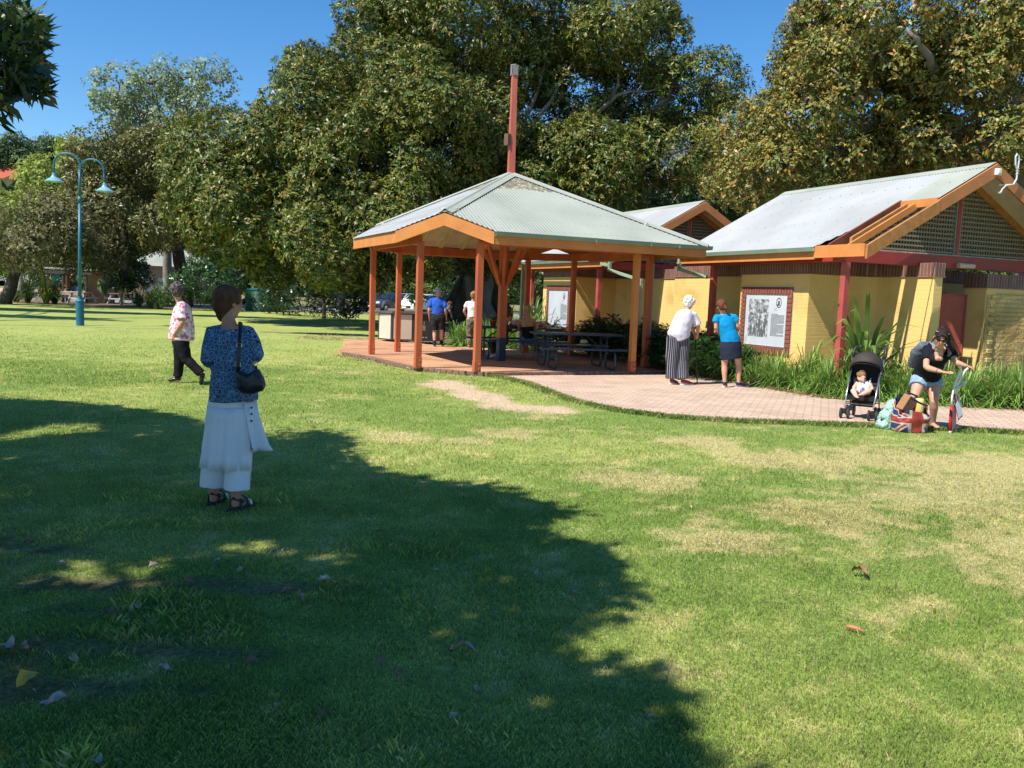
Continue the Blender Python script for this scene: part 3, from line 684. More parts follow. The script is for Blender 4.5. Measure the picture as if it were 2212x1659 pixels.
# exposed framing in the cut corner: outrigger rafter, trimmer, dark inner boards
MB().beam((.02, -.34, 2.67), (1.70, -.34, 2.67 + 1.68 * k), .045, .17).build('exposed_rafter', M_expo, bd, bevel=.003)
MB().beam((.03, -.72, 2.64), (1.62, -.72, 2.64 + 1.6 * k), .05, .12).build('exposed_rafter', M_orange, bd, bevel=.003)
MB().beam((1.66, -1.18, 2.66 + 1.66 * k), (1.66, -.3, 2.66 + 1.66 * k), .04, .15).build('trimmer', M_orange, bd, bevel=.003)
MB().beam((.4, -1.08, 2.62 + .4 * k), (1.6, -1.08, 2.62 + 1.6 * k), .012, .05).build('flashing_strip', M_steel, bd)
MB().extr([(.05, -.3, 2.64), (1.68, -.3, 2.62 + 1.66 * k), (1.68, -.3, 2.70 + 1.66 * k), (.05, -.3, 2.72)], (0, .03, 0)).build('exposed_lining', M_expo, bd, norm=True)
barge(7.955, 3.15, 4.45, 2.7, 0, 3.15, 0, M_orange2, .24); barge(7.955, 3.15, 4.45, 2.7, 6.3, 3.152, 1, M_orange2, .24)
# inner raker against the lattice
def lattice(y, xr, zr, ze, zb, xa, xb, mull):
    k = (zr - ze) / xr; top = lambda x: ze + k * (x if x <= xr else 2 * xr - x) - .16
    ml = MB(); st_ = .105
    x = xa
    mv = mat('lattice_slat_back', (.16, .13, .09), (.22, .18, .12), 12, .8); mh = mat('lattice_slat_front', (.25, .21, .145), (.17, .145, .10), 12, .8, c3=(.32, .28, .21))
    while x < xb:
        t = top(x)
        if t > zb + .05: ml.bb(x, x + .03, y + .012, y + .022, zb, t)
        x += .072
    z = zb + .02; mhh = MB()
    while z < zr - .3:
        # extent where top(x) > z
        x_l = max(xa, (z + .16 - ze) / k); x_r = min(xb, 2 * xr - (z + .16 - ze) / k)
        if x_r > x_l: mhh.bb(x_l, x_r, y - .004, y + .008, z, z + .034)
        z += .088
    lt = ml.build('lattice_panel', mv, bd); mhh.build('lattice_slat', mh, lt)
    MB().bb(mull - .045, mull + .045, y - .04, y + .05, zb, top(mull)).build('mullion', M_dred, bd, bevel=.003)
    for s in (-.062, .062): MB().bb(mull + s - .014, mull + s + .014, y - .028, y + .03, zb, top(mull) - .04).build('lattice_edge', mat('green_lattice_trim', (.20, .25, .19), None, rough=.7), lt)
    MB().extr([(xa, y - .03, top(xa) + .0), (xr, y - .03, top(xr)), (xr, y - .03, top(xr) + .15), (xa, y - .03, top(xa) + .15)], (0, .06, 0)).build('inner_raker', M_brace, bd, norm=True)
    MB().extr([(xb, y - .03, top(xb)), (xr, y - .03, top(xr)), (xr, y - .03, top(xr) + .15), (xb, y - .03, top(xb) + .15)], (0, .06, 0)).build('inner_raker', M_brace, bd, norm=True)
lattice(-.5, 3.01, 4.34, 2.7, 2.70, .35, 5.7, 3.01)
lattice(8.7, 3.15, 4.45, 2.7, 2.70, .35, 5.95, 3.15)
MB().bb(.3, 5.8, -.53, -.47, 2.675, 2.699).build('lattice_sill', mat('silver_timber_sill', (.42, .40, .36), (.3, .28, .25), 9, .85), bd)
MB().bb(.045, 6.05, -.56, -.44, 2.44, 2.672).build('gable_beam', M_dred, bd, bevel=.005)
MB().bb(.1, 6.2, 8.64, 8.76, 2.44, 2.672).build('gable_beam', M_dred, bd, bevel=.005)
MB().bb(.22, .34, -.44, 4.5, 2.44, 2.60).build('eave_beam', M_dred, bd, bevel=.005)
MB().bb(.22, .34, 8.76, 13.6, 2.44, 2.60).build('eave_beam', M_dred, bd, bevel=.005)
# ceiling that closes the roof space and dark interior
MB().bb(.36, 5.6, 1.6, 4.4, 2.56, 2.60).build('eave_ceiling', M_cream, bd); MB().bb(.36, 5.6, 8.8, 13.6, 2.56, 2.60).build('eave_ceiling', M_cream, bd)
MB().extr([(.05, 4.46, 2.62), (5.97, 4.46, 2.62), (3.01, 4.46, 4.25)], (0, .04, 0)).build('gable_infill', M_dred, bd, norm=True)
MB().extr([(.05, 13.7, 2.62), (6.2, 13.7, 2.62), (3.15, 13.7, 4.3)], (0, .04, 0)).build('gable_infill', M_dred, bd, norm=True)
M_rp = mat('post_red_paint', (.42, .08, .065), (.34, .065, .055), 4, .5, .001, 45)
for (x, y) in ((.28, -.5), (.28, 3.45), (5.75, -.5), (.28, 8.75), (.28, 13.3), (5.9, 8.7)):
    MB().bb(x - .06, x + .06, y - .06, y + .06, 0, 2.44).build('post', M_rp, bd, bevel=.005)
# bulkhead light on the beam, camera and conduit at the apex
MB().tube([(3.0 + .42 * i - .62 * 0, -.60, 2.50) for i in (0, 1)], .05, 12).build('tube_light', mat('aged_light_diffuser', (.55, .47, .33), None, rough=.4), bd, smooth=False)
MB().box((2.98, -1.29, 4.19), (.11, .07, .12)).box((2.98, -1.33, 4.20), (.08, .02, .08)).build('sensor_light', M_white, bd, bevel=.008)
cd = MB(); cd.tube([(3.12, -1.27, 3.83), (3.14, -1.29, 3.90), (3.2, -1.3, 3.96), (3.40, -1.3, 4.0), (3.47, -1.3, 4.1), (3.49, -1.3, 4.45), (3.47, -1.3, 4.53), (3.42, -1.3, 4.55), (3.39, -1.3, 4.5), (3.41, -1.3, 4.36), (3.47, -1.3, 4.26)], .016, 8)
cd.tube([(3.46, -1.3, 4.47), (3.56, -1.3, 4.46)], .010, 6); cd.tube([(3.1, -1.27, 3.97), (3.4, -1.3, 4.0)], .012, 6); cd.box((3.12, -1.262, 3.83), (.07, .015, .03)); cd.box((3.1, -1.262, 3.97), (.05, .015, .04))
for z in (4.2, 4.25, 4.3): cd.box((3.48, -1.3, z), (.05, .04, .012))
cd.build('conduit_bracket', mat('grey_conduit', (.55, .55, .54), None, rough=.4), bd)
# red mesh gate
gt = MB(); gx0, gx1, gy = 2.64, 3.60, -.36
for a in ((gx0, gx0 + .04, .12, 1.95), (gx1 - .04, gx1, .12, 1.95)): gt.bb(a[0], a[1], gy - .02, gy + .02, a[2], a[3])
gt.bb(gx0, gx1, gy - .02, gy + .02, 1.91, 1.95); gt.bb(gx0, gx1, gy - .02, gy + .02, .1, .14)
g1 = gt.build('gate', M_rp, bd, bevel=.003)
gm = MB(); a_ = .045
nn_ = int((gx1 - gx0 - .08) / a_)
for i in range(-46, nn_ + 2):
    for s in (1, -1):
        # diagonal strands clipped to the frame
        x0_ = gx0 + .04 + i * a_; 
        p = []; 
        za, zb_ = .14, 1.91
        for z in (za, zb_):
            x = x0_ + (z - za) * .9 if s == 1 else x0_ + (zb_ - z) * .9
            p.append((x, z))
        (xa_, z_a), (xb_, z_b) = p
        lo_, hi_ = gx0 + .04, gx1 - .04
        def clip(xa_, z_a, xb_, z_b):
            t0, t1 = 0, 1; dx = xb_ - xa_
            if abs(dx) > 1e-9:
                ta, tb2 = (lo_ - xa_) / dx, (hi_ - xa_) / dx
                if ta > tb2: ta, tb2 = tb2, ta
                t0, t1 = max(0, ta), min(1, tb2)
            return (t0, t1) if t1 > t0 else None
        c = clip(xa_, z_a, xb_, z_b)
        if c:
            P_ = lambda t: (xa_ + (xb_ - xa_) * t, gy, z_a + (z_b - z_a) * t)
            gm.beam(P_(c[0]), P_(c[1]), .010, .010)
gm.build('gate_mesh', mat('gate_red', (.70, .17, .11), (.62, .14, .09), 5, .5), g1)
MB().bb(2.60, 2.638, gy - .05, gy + .05, .02, 1.98).build('gate_frame', M_rp, bd)
MB().bb(2.63, 3.6, .1, .14, 0, 2.0).build('privacy_screen', mat('red_brown_screen', (.62, .19, .12), (.54, .15, .10), 5, .7), bd)
# ---- interpretive sign panels framed in red brick
def text_lines(mb, x, y0, y1, z1, z0, n, r, w=.003):
    """rows of short dark word strokes on the plane x=const"""
    for i in range(n):
        z = z1 - (z1 - z0) * i / max(1, n - 1); y = y0; end = y1 if i % 9 else y0 + (y1 - y0) * .5
        s = 1 if y1 > y0 else -1
        while (end - y) * s > .01:
            L_ = min(r.uniform(.012, .045), abs(end - y)); mb.bb(x - w, x, min(y, y + s * L_), max(y, y + s * L_), z, z + (z1 - z0) / n * .42); y += s * (L_ + .008)
def sign(yl, yr, z0, z1, xw, full=True):
    fr = MB(); bw = .15; nb = int(abs(yl - yr) / .084)
    f0 = MB().bb(xw - .012, xw - .002, yr, yl, z0, z1).build('mortar_bed', M_mort, bd)
    for i in range(nb):
        a = yr + (yl - yr) * i / nb; b = yr + (yl - yr) * (i + 1) / nb
        for (c, d) in ((z1 - bw, z1), (z0, z0 + bw)): fr.bb(xw - .045, xw - .013, a + .009, b - .009, c + .004, d - .004)
    zz_ = z0 + bw; nv = int((z1 - z0 - 2 * bw) / .084); h = (z1 - z0 - 2 * bw) / nv
    for i in range(nv):
        for (c, d) in ((yr, yr + bw), (yl - bw, yl)): fr.bb(xw - .045, xw - .013, c + .004, d - .004, zz_ + i * h + .009, zz_ + (i + 1) * h - .009)
    fr.build('brick_surround', M_wallbrick, f0, bevel=.004)
    sg = thing('information_sign', 'grey etched information panel with crowd engraving set in red brick surround' if full else 'grey information panel with round portrait crest, leftmost on the yellow building', 'sign', BL(xw - .013, yr + bw), BR)
    W_, H_ = yl - yr - 2 * bw, z1 - z0 - 2 * bw; zb = z0 + bw
    MB().bb(-.004, .0, .001, W_ - .001, zb + .002, zb + H_ - .002).build('panel', mat('silver_sign_face', (.47, .50, .54), (.53, .56, .60), 2, .35, spec=.5), sg)
    ed = MB()
    for q in ((0, .012, zb, zb + H_), (W_ - .012, W_, zb, zb + H_)): ed.bb(-.014, -.0042, q[0], q[1], q[2], q[3])
    ed.bb(-.0135, -.0042, .012, W_ - .012, zb, zb + .012); ed.bb(-.0135, -.0042, .012, W_ - .012, zb + H_ - .012, zb + H_); ed.build('panel_edge', M_steel, sg)
    r = random.Random(5); ink = mat('sign_ink', (.07, .075, .085), None, rough=.6)
    # camera sees larger y on the left
    tx = MB(); y_r = .07 * W_ / 1.0; ty0, ty1 = W_ * .36, W_ * .055
    text_lines(tx, -.0045, ty0, ty1, zb + H_ * .62, zb + H_ * .21, 21 if full else 16, r)
    text_lines(tx, -.0045, ty0 * .86, ty1 * 2.2, zb + H_ * .70, zb + H_ * .69, 1, r); text_lines(tx, -.0045, ty0 * .8, ty1 * 3, zb + H_ * .725, zb + H_ * .715, 1, r)
    tx.build('lettering', ink, sg)
    em = MB(); cyy, czz = W_ * .20, zb + H_ * .84; re = H_ * .085
    for k in range(28):
        a0, a1 = 2 * pi * k / 28, 2 * pi * (k + 1) / 28
        em.add([(-.0055, cyy + ra * cos(a) * .9, czz + ra * 1.15 * sin(a)) for ra, a in ((re, a0), (re, a1), (re * .78, a1), (re * .78, a0))], [(0, 1, 2, 3)])
    em.ell((-.005, cyy, czz + .02 * 0), (.0015, re * .34, re * .5)); em.ell((-.005, cyy + re * .1, czz - re * .45), (.0015, re * .5, re * .25)); em.build('portrait_crest', ink, sg)
    if full:
        pc = MB(); a, b, c, d = W_ * .43, W_ * .92, zb + H_ * .17, zb + H_ * .90
        pc.bb(-.0050, -.0042, a, b, c, d); pmat = bpy.data.materials.new('engraving'); pmat.use_nodes = True; N = pmat.node_tree.nodes; L = pmat.node_tree.links
        tc = N.new('ShaderNodeTexCoord'); n = N.new('ShaderNodeTexNoise'); n.inputs['Scale'].default_value = 9; n.inputs['Detail'].default_value = 8; n.inputs['Roughness'].default_value = .75; L.new(tc.outputs['Object'], n.inputs['Vector'])
        r2 = N.new('ShaderNodeValToRGB'); r2.color_ramp.elements[0].position = .44; r2.color_ramp.elements[1].position = .58; r2.color_ramp.elements[0].color = (.09, .095, .1, 1); r2.color_ramp.elements[1].color = (.52, .55, .58, 1)
        L.new(n.outputs[0], r2.inputs[0]); L.new(r2.outputs[0], N['Principled BSDF'].inputs['Base Color']); N['Principled BSDF'].inputs['Roughness'].default_value = .5
        po = pc.build('engraving', pmat, sg)
        fg = MB()
        for (yy, hh, dk) in ((a + (b - a) * .42, .40, 1), (a + (b - a) * .16, .34, 1), (a + (b - a) * .66, .2, 0), (a + (b - a) * .84, .24, 0), (a + (b - a) * .3, .17, 0)):
            zb2 = c + .02; fg.ell((-.0055, yy, zb2 + hh), (.001, .022, .03)); fg.ell((-.0055, yy, zb2 + hh * .66), (.001, .045, hh * .27)); fg.tube([(-.0055, yy, zb2 + hh * .5), (-.0055, yy + .05, zb2)], [(.001, .03), (.001, .014)], 6, side=(1, 0, 0)); fg.tube([(-.0055, yy, zb2 + hh * .5), (-.0055, yy - .03, zb2)], [(.001, .03), (.001, .014)], 6, side=(1, 0, 0))
        for q in range(26):
            fg.ell((-.0054, r.uniform(a + .04, b - .04), c + (d - c) * r.uniform(.42, .66)), (.0008, .012, .017))
        fg.build('engraved_figures', mat('engraving_ink', (.10, .105, .11), None, rough=.6), po)
sign(2.60, 1.0, .60, 1.98, .45, True)
sign(12.45, 10.78, .55, 1.98, .45, False)
# downpipes off the eaves
pipe(bd, [(-.04, 7.62, 2.7), (-.04, 7.62, 2.38), (.30, 6.55, 2.12), (.30, 6.55, 0)])
pipe(bd, [(-.04, 4.35, 2.72), (-.04, 4.35, 2.36), (.22, 3.62, 2.18)])
pipe(bd, [(-.04, 8.05, 2.62), (-.04, 8.05, 2.55), (-.04, 7.62, 2.5)])

sc_ = MB()
for x in (.35, 1.0, 1.65, 2.3, 2.8):
    y = -1.15 if x > 1.7 else -.05
    while y < 4.4: sc_.box((x, y, 2.7 + k1 * x + .042), (.012, .012, .009)); y += .304
tag(sc_.build('roof_screws', mat('screw_head', (0, 0, 0)), bd), kind='stuff')
# ------------------------------------------------------------------ people
M_skin = mat('skin', (.56, .30, .205), (.50, .25, .17), 14, .5, .0006, 90, spec=.35)
M_skin2 = mat('tanned_skin', (.40, .19, .115), (.46, .23, .145), 14, .5, .0006, 90, spec=.35)
M_skinb = mat('baby_skin', (.68, .40, .30), (.62, .34, .25), 14, .5, spec=.35)
M_lip = mat('lips', (.38, .10, .08), None, rough=.4); M_eye = mat('eye', (.02, .015, .012), None, rough=.1)
def cloth(n, c, c2=None, **k): return mat(n, c, c2 or tuple(a * .85 for a in c), k.pop('scale', 6), k.pop('rough', .85), k.pop('bump', .0015), k.pop('bscale', 160), spec=.15, **k)
def V(*a): return Vector(a)
def lerp(a, b, t): return a + (b - a) * t
def hand(mb, wr, d, nrm, side, s=1.0, curl=.35, grip=False):
    """palm and five separate fingers; d = pointing direction, nrm = out of the back of the hand, side = towards the thumb"""
    d = d.normalized(); nrm = (nrm - d * nrm.dot(d)).normalized(); sd_ = (side - d * side.dot(d)); sd_ = (sd_ - nrm * sd_.dot(nrm)).normalized()
    pe = wr + d * .085 * s
    mb.tube([wr - d * .02 * s, wr + d * .02 * s, wr + d * .055 * s, pe + d * .004], [(.024 * s, .017 * s), (.033 * s, .015 * s), (.039 * s, .014 * s), (.036 * s, .010 * s)], 10, side=sd_)
    for i, (o, l) in enumerate(((.029, .070), (.0098, .078), (-.0098, .072), (-.029, .056))):
        p = pe + sd_ * o * s - d * .008; dd = (d + sd_ * o * 2.2).normalized(); c = curl * (1 + .16 * i); pts = [p]; ax = dd
        for k_, f in enumerate((.45, .31, .24)):
            a = c * (k_ + .6) if not grip else (.7 + .75 * k_)
            ax = (dd * cos(a) - nrm * sin(a)).normalized(); p = p + ax * l * f * s; pts.append(p)
        mb.tube(pts, [.0092 * s, .0086 * s, .008 * s, .0062 * s], 7, side=sd_)
    t0 = wr + d * .028 * s + sd_ * .026 * s; a1 = (d * .6 + sd_ * .75 - nrm * .3).normalized(); a2 = (d * .85 + sd_ * .3 - nrm * .45).normalized()
    mb.tube([t0 - sd_ * .012 * s, t0 + a1 * .034 * s, t0 + a1 * .034 * s + a2 * .03 * s, t0 + a1 * .034 * s + a2 * .052 * s], [.013 * s, .0105 * s, .0098 * s, .007 * s], 7)
def head_mesh(mb, c, look, up, s=1.0, face=True):
    look = look.normalized(); rt = look.cross(up).normalized(); up2 = rt.cross(look).normalized(); M = Matrix((rt, look, up2)).transposed()
    P = lambda x, y, z: c + M @ Vector((x, y, z)) * s
    mb.ell(P(0, -.012, .030), (.074 * s, .092 * s, .082 * s), M); mb.ell(P(0, .018, -.035), (.058 * s, .066 * s, .075 * s), M)
    mb.ell(P(0, .048, -.092), (.030 * s, .026 * s, .020 * s), M)
    mb.ell(P(0, .083, .012), (.05 * s, .014 * s, .02 * s), M)
    mb.tube([P(0, .086, .012), P(0, .100, -.016), P(0, .106, -.030)], [.009 * s, .012 * s, .015 * s], 8); mb.ell(P(0, .080, -.033), (.020 * s, .018 * s, .010 * s), M)
    mb.ell(P(0, .084, -.055), (.024 * s, .011 * s, .006 * s), M); mb.ell(P(0, .082, -.066), (.020 * s, .011 * s, .007 * s), M)
    for sx in (-1, 1):
        mb.ell(P(sx * .034, .062, -.024), (.024 * s, .020 * s, .022 * s), M)
        mb.ell(P(sx * .075, -.005, -.012), (.010 * s, .019 * s, .031 * s), M)
    return P, M
def human(label, J, skin, fem=True, look=None, up=None, face=False, hs=1.0, group=None, name='person', girth=1.0, feet=True, hands=None, voxel=.009, neck_r=.052, arms=True):
    L_, R_ = J['hipL'], J['hipR']; pel = (L_ + R_) / 2; sh_m = (J['shL'] + J['shR']) / 2
    base = (J['anL'] + J['anR']) / 2; root = thing(name, label, 'person', (base.x, base.y, J.get('z0', 0.0)), 0, group)
    side = (J['shR'] - J['shL']).normalized(); g = girth; mb = MB(); nk = J['neck']
    hside = (R_ - L_).normalized()
    def torso(m, e=0.0, top=.0, bot=0.0, gg=1.0):
        hipr, wst, cst = (.168, .130, .150) if fem else (.160, .150, .172)
        pts = [pel + V(0, 0, -.07), pel + V(0, 0, .0), lerp(pel, sh_m, .30), lerp(pel, sh_m, .52), lerp(pel, sh_m, .78), sh_m - (sh_m - pel).normalized() * .03, lerp(sh_m, nk, .35)]
        rr = [(hipr * .9, .12), (hipr, .125), (wst + .008, .105), (wst + .01, .105), (cst, .118), (cst - .02, .085), (.085, .06)]
        m.tube(pts, [((a * g + e) * gg, (b * g + e) * gg) for a, b in rr], 20, side=side)
    torso(mb)
    mb.tube([lerp(sh_m, nk, -.1), nk, J['head'] - V(0, 0, .03)], [neck_r * 1.25, neck_r, neck_r], 12)
    for s in 'LR':
        a, b, c = J['sh' + s], J['el' + s], J['wr' + s]; o = J['sh' + ('R' if s == 'L' else 'L')]
        inn = lerp(a, o, .32)
        mb.tube([inn, a - V(0, 0, .012), lerp(a, b, .15), lerp(a, b, .5), b], [.048 * g, .052 * g, .050 * g, .044 * g, .037 * g], 12)
        mb.tube([b + (a - b) * .04, lerp(b, c, .2), lerp(b, c, .6), c], [.038 * g, .041 * g, .033 * g, .025], 12)
        hp, k, an = J['hip' + s], J['kn' + s], J['an' + s]
        mb.tube([lerp(hp, pel, .2) + V(0, 0, .03), hp - V(0, 0, .02), lerp(hp, k, .35), lerp(hp, k, .75), k], [.10 * g, .094 * g, .084 * g, .064 * g, .056 * g], 14)
        mb.tube([k + (hp - k) * .05, k, lerp(k, an, .28), lerp(k, an, .65), an], [.056 * g, .054 * g, .058 * g, .044 * g, .035], 14)
        if feet:
            t = J['to' + s]; hl = an - (t - an) * V(1, 1, 0).length * 0; fd = (t - an); fd = Vector((fd.x, fd.y, 0)) if fd.length > 0 else V(0, 1, 0)
            heel = an + V(0, 0, -.035) - (t - an).normalized() * .03
            mb.tube([heel, an + V(0, 0, -.03) + (t - an) * .15, lerp(an, t, .55) + V(0, 0, -.012), t - (t - an).normalized() * .02, t + (t - an).normalized() * .012], [(.028, .030), (.034, .036), (.040, .026), (.042, .016), (.028, .010)], 12, side=(t - an).cross(V(0, 0, 1)))
            mb.tube([an + V(0, 0, .02), an + V(0, 0, -.04)], [.035, .034], 10)
        h = (hands or {}).get(s)
        if h is not None: hand(mb, c, h[0], h[1], h[2], h[3] if len(h) > 3 else 1.0, h[4] if len(h) > 4 else .35, h[5] if len(h) > 5 else False)
        else:
            d = (c - b).normalized(); ins = (pel - c); ins.z = 0
            hand(mb, c, d, -ins, J.get('fwd', side.cross(V(0, 0, 1)) * -1), 1.0)
    look = look or side.cross(V(0, 0, 1)) * -1; upv = up or V(0, 0, 1)
    P, M = head_mesh(mb, J['head'], look, upv, hs)
    # skin sits in root-relative coordinates
    mb.shift(root.location); body = soft(mb, 'body', skin, root, voxel, 5)
    return root, P, M, torso, side, pel, sh_m
def rel(root, mb): return mb.shift(root.location)
def sleeves(mb, J, f, r=1.28, g=1.0, fr=0.0):
    """f = 0..1 upper arm, 1..2 forearm"""
    for s in 'LR':
        a, b, c = J['sh' + s], J['el' + s], J['wr' + s]; inn = lerp(a, J['sh' + ('R' if s == 'L' else 'L')], .32)
        e = lerp(a, b, min(f, 1.0)); pts = [inn, a - V(0, 0, .014), lerp(a, e, .5), e]; rr = [.042 * r * g, .048 * r * g, .049 * r * g, (.047 if f < 1 else .042) * r * g + fr]
        if f > 1: pts += [lerp(b, c, (f - 1) * .5), lerp(b, c, f - 1)]; rr += [.043 * r * g, .034 * r * g + fr]
        mb.tube(pts, rr, 14)
def trousers(mb, J, f, rs, pel, side, g=1.0, waist=.08, hw=.172):
    """f 0..2 down the leg; rs = radii at hip, mid thigh, knee, shin, hem"""
    mb.tube([pel + V(0, 0, waist), pel + V(0, 0, 0), pel - V(0, 0, .09)], [(hw * g * .86, .115 * g), (hw * g, .132 * g), (hw * g * .98, .12 * g)], 20, side=side)
    for s in 'LR':
        hp, k, an = J['hip' + s], J['kn' + s], J['an' + s]; top = lerp(hp, pel, .25) + V(0, 0, .02)
        if f <= 1: pts = [top, hp, lerp(hp, k, f * .5), lerp(hp, k, f)]; rr = [rs[0], rs[0], rs[1], rs[2]]
        else: e = f - 1; pts = [top, hp, lerp(hp, k, .5), k, lerp(k, an, e * .5), lerp(k, an, e)]; rr = [rs[0], rs[0], rs[1], rs[2], rs[3], rs[4]]
        mb.tube(pts, [a * g for a in rr], 16)
def shoe(mb, an, to, z=-.0, w=1.0, hgt=.07):
    d = (to - an); d = d.normalized(); sd_ = d.cross(V(0, 0, 1)); hl = an - d * .05
    mb.tube([hl + V(0, 0, -.02), an + V(0, 0, -.015), lerp(an, to, .45) + V(0, 0, -.008), to, to + d * .028], [(.030 * w, .030), (.037 * w, .042), (.043 * w, .036), (.044 * w, .024), (.026 * w, .014)], 12, side=sd_)
    mb.tube([an + V(0, 0, .015), an + V(0, 0, -.03)], [.042 * w, .042 * w], 12)
def sole(mb, an, to, gr=.0, th=.018):
    d = (to - an); d.z *= 1; d = d.normalized(); sd_ = d.cross(V(0, 0, 1)).normalized(); n_ = sd_.cross(d)
    vs = [];
    for k in range(16):
        a = 2 * pi * k / 16; x = .155 * cos(a); y = (.044 + .006 * cos(a)) * sin(a); vs.append(lerp(an, to, .42) + d * x + sd_ * y + n_ * gr)
    mb.extr(vs, n_ * -th)
def hairmat(n, c, c2, st=(1, 1, 1)): return mat(n, c, c2, 28, .7, .004, 90, stretch=st, spec=.18)
# ================= woman standing in the tree shade, back to the camera
Z4 = zz(550, 1050, 1.58)
def at4(a, b, Y): return AY(*Z4(a, b), Y)
J = dict(head=at4(553, 222, 6.16), neck=at4(548, 318, 6.12), shL=at4(458, 400, 6.08), shR=at4(676, 400, 6.12), elL=at4(424, 590, 6.0), wrL=at4(470, 575, 6.27),
         elR=at4(728, 555, 6.10), wrR=at4(690, 560, 6.38), hipL=at4(512, 850, 6.10), hipR=at4(640, 850, 6.10), knL=at4(470, 1150, 6.14), knR=at4(618, 1165, 6.06),
         anL=at4(462, 1462, 6.15), anR=at4(600, 1487, 6.02), toL=at4(520, 1478, 6.30), toR=at4(672, 1500, 6.15))
for k in ('anL', 'anR'): J[k].z = .075
for k in ('toL', 'toR'): J[k].z = .030
rt, P, M, torso, side, pel, shm = human('woman in blue patterned top and long white overskirt standing in the tree shade', J, M_skin2, neck_r=.047, hs=1.03, look=V(.62, .78, -.02), hands={'L': (V(.9, .3, .1), V(0, .3, 1), V(0, 1, 0)), 'R': (V(-.9, .3, .1), V(0, .3, 1), V(0, 1, 0))})
# patterned knit top
def pattern_mat():
    mt = bpy.data.materials.new('blue_scroll_print'); mt.use_nodes = True; N = mt.node_tree.nodes; L = mt.node_tree.links; b = N['Principled BSDF']; b.inputs['Roughness'].default_value = .8
    tc = N.new('ShaderNodeTexCoord'); sx = N.new('ShaderNodeSeparateXYZ'); L.new(tc.outputs['Object'], sx.inputs[0])
    of = N.new('ShaderNodeMath'); of.operation = 'ADD'; of.inputs[1].default_value = .01; L.new(sx.outputs[0], of.inputs[0])
    ab = N.new('ShaderNodeMath'); ab.operation = 'ABSOLUTE'; L.new(of.outputs[0], ab.inputs[0])
    cb = N.new('ShaderNodeCombineXYZ'); L.new(ab.outputs[0], cb.inputs[0]); L.new(sx.outputs[1], cb.inputs[1]); L.new(sx.outputs[2], cb.inputs[2])
    mu = N.new('ShaderNodeVectorMath'); mu.operation = 'MULTIPLY'; mu.inputs[1].default_value = (1, .25, 1); L.new(cb.outputs[0], mu.inputs[0])
    v = N.new('ShaderNodeTexVoronoi'); v.inputs['Scale'].default_value = 15; L.new(mu.outputs[0], v.inputs['Vector'])
    sn = N.new('ShaderNodeMath'); sn.operation = 'MULTIPLY'; sn.inputs[1].default_value = 58; L.new(v.outputs['Distance'], sn.inputs[0]); s2 = N.new('ShaderNodeMath'); s2.operation = 'SINE'; L.new(sn.outputs[0], s2.inputs[0])
    v2 = N.new('ShaderNodeTexVoronoi'); v2.inputs['Scale'].default_value = 38; v2.feature = 'DISTANCE_TO_EDGE'; L.new(mu.outputs[0], v2.inputs['Vector'])
    r = N.new('ShaderNodeValToRGB'); E = r.color_ramp.elements; E[0].color = (.003, .008, .06, 1); E[0].position = .25; E[1].color = (.012, .07, .19, 1); E[1].position = .6; e = E.new(.82); e.color = (.012, .11, .17, 1); e = E.new(.95); e.color = (.11, .22, .36, 1)
    mr = N.new('ShaderNodeMapRange'); mr.inputs[1].default_value = -1; L.new(s2.outputs[0], mr.inputs[0]); L.new(mr.outputs[0], r.inputs[0])
    r2 = N.new('ShaderNodeValToRGB'); r2.color_ramp.elements[0].color = (.25, .42, .60, 1); r2.color_ramp.elements[0].position = .03; r2.color_ramp.elements[1].color = (.0, .0, .0, 1); r2.color_ramp.elements[1].position = .10; L.new(v2.outputs['Distance'], r2.inputs[0])
    n = N.new('ShaderNodeTexNoise'); n.inputs['Scale'].default_value = 30; L.new(mu.outputs[0], n.inputs['Vector'])
    ml = N.new('ShaderNodeMixRGB'); ml.blend_type = 'MULTIPLY'; ml.inputs[0].default_value = 1; L.new(r2.outputs[0], ml.inputs[1]); L.new(n.outputs[0], ml.inputs[2])
    ad = N.new('ShaderNodeMixRGB'); ad.blend_type = 'ADD'; ad.inputs[0].default_value = .8; L.new(r.outputs[0], ad.inputs[1]); L.new(ml.outputs[0], ad.inputs[2]); L.new(ad.outputs[0], b.inputs['Base Color'])
    return mt
mb = MB(); hem = at4(588, 838, 6.08)
mb.tube([hem + V(0, 0, 0), lerp(hem, shm, .18), lerp(hem, shm, .42), lerp(hem, shm, .66), lerp(hem, shm, .88), shm + V(0, 0, .012)], [(.170, .14), (.168, .138), (.150, .125), (.154, .12), (.142, .11), (.095, .078)], 26, side=side)
sleeves(mb, J, 1.35, 1.22, 1.0, .004)
soft(rel(rt, mb), 'knit_top', pattern_mat(), rt, .008, 6, wr=.006, wsc=7, wst=(1, 1, .6))
# short brown hair
mb = MB(); H = P
mb.ell(H(0, -.022, .038), (.088, .104, .092), M); mb.ell(H(0, -.050, -.01), (.078, .072, .085), M); mb.ell(H(0, -.045, -.07), (.055, .045, .07), M); mb.ell(H(.07, .0, .03), (.022, .06, .05), M); mb.ell(H(0, .055, .075), (.06, .045, .03), M)
soft(rel(rt, mb), 'hair', hairmat('brown_hair', (.065, .028, .014), (.12, .055, .028), (1, 1, .35)), rt, .008, 4, wr=.005, wsc=22, wst=(1, 1, .4))
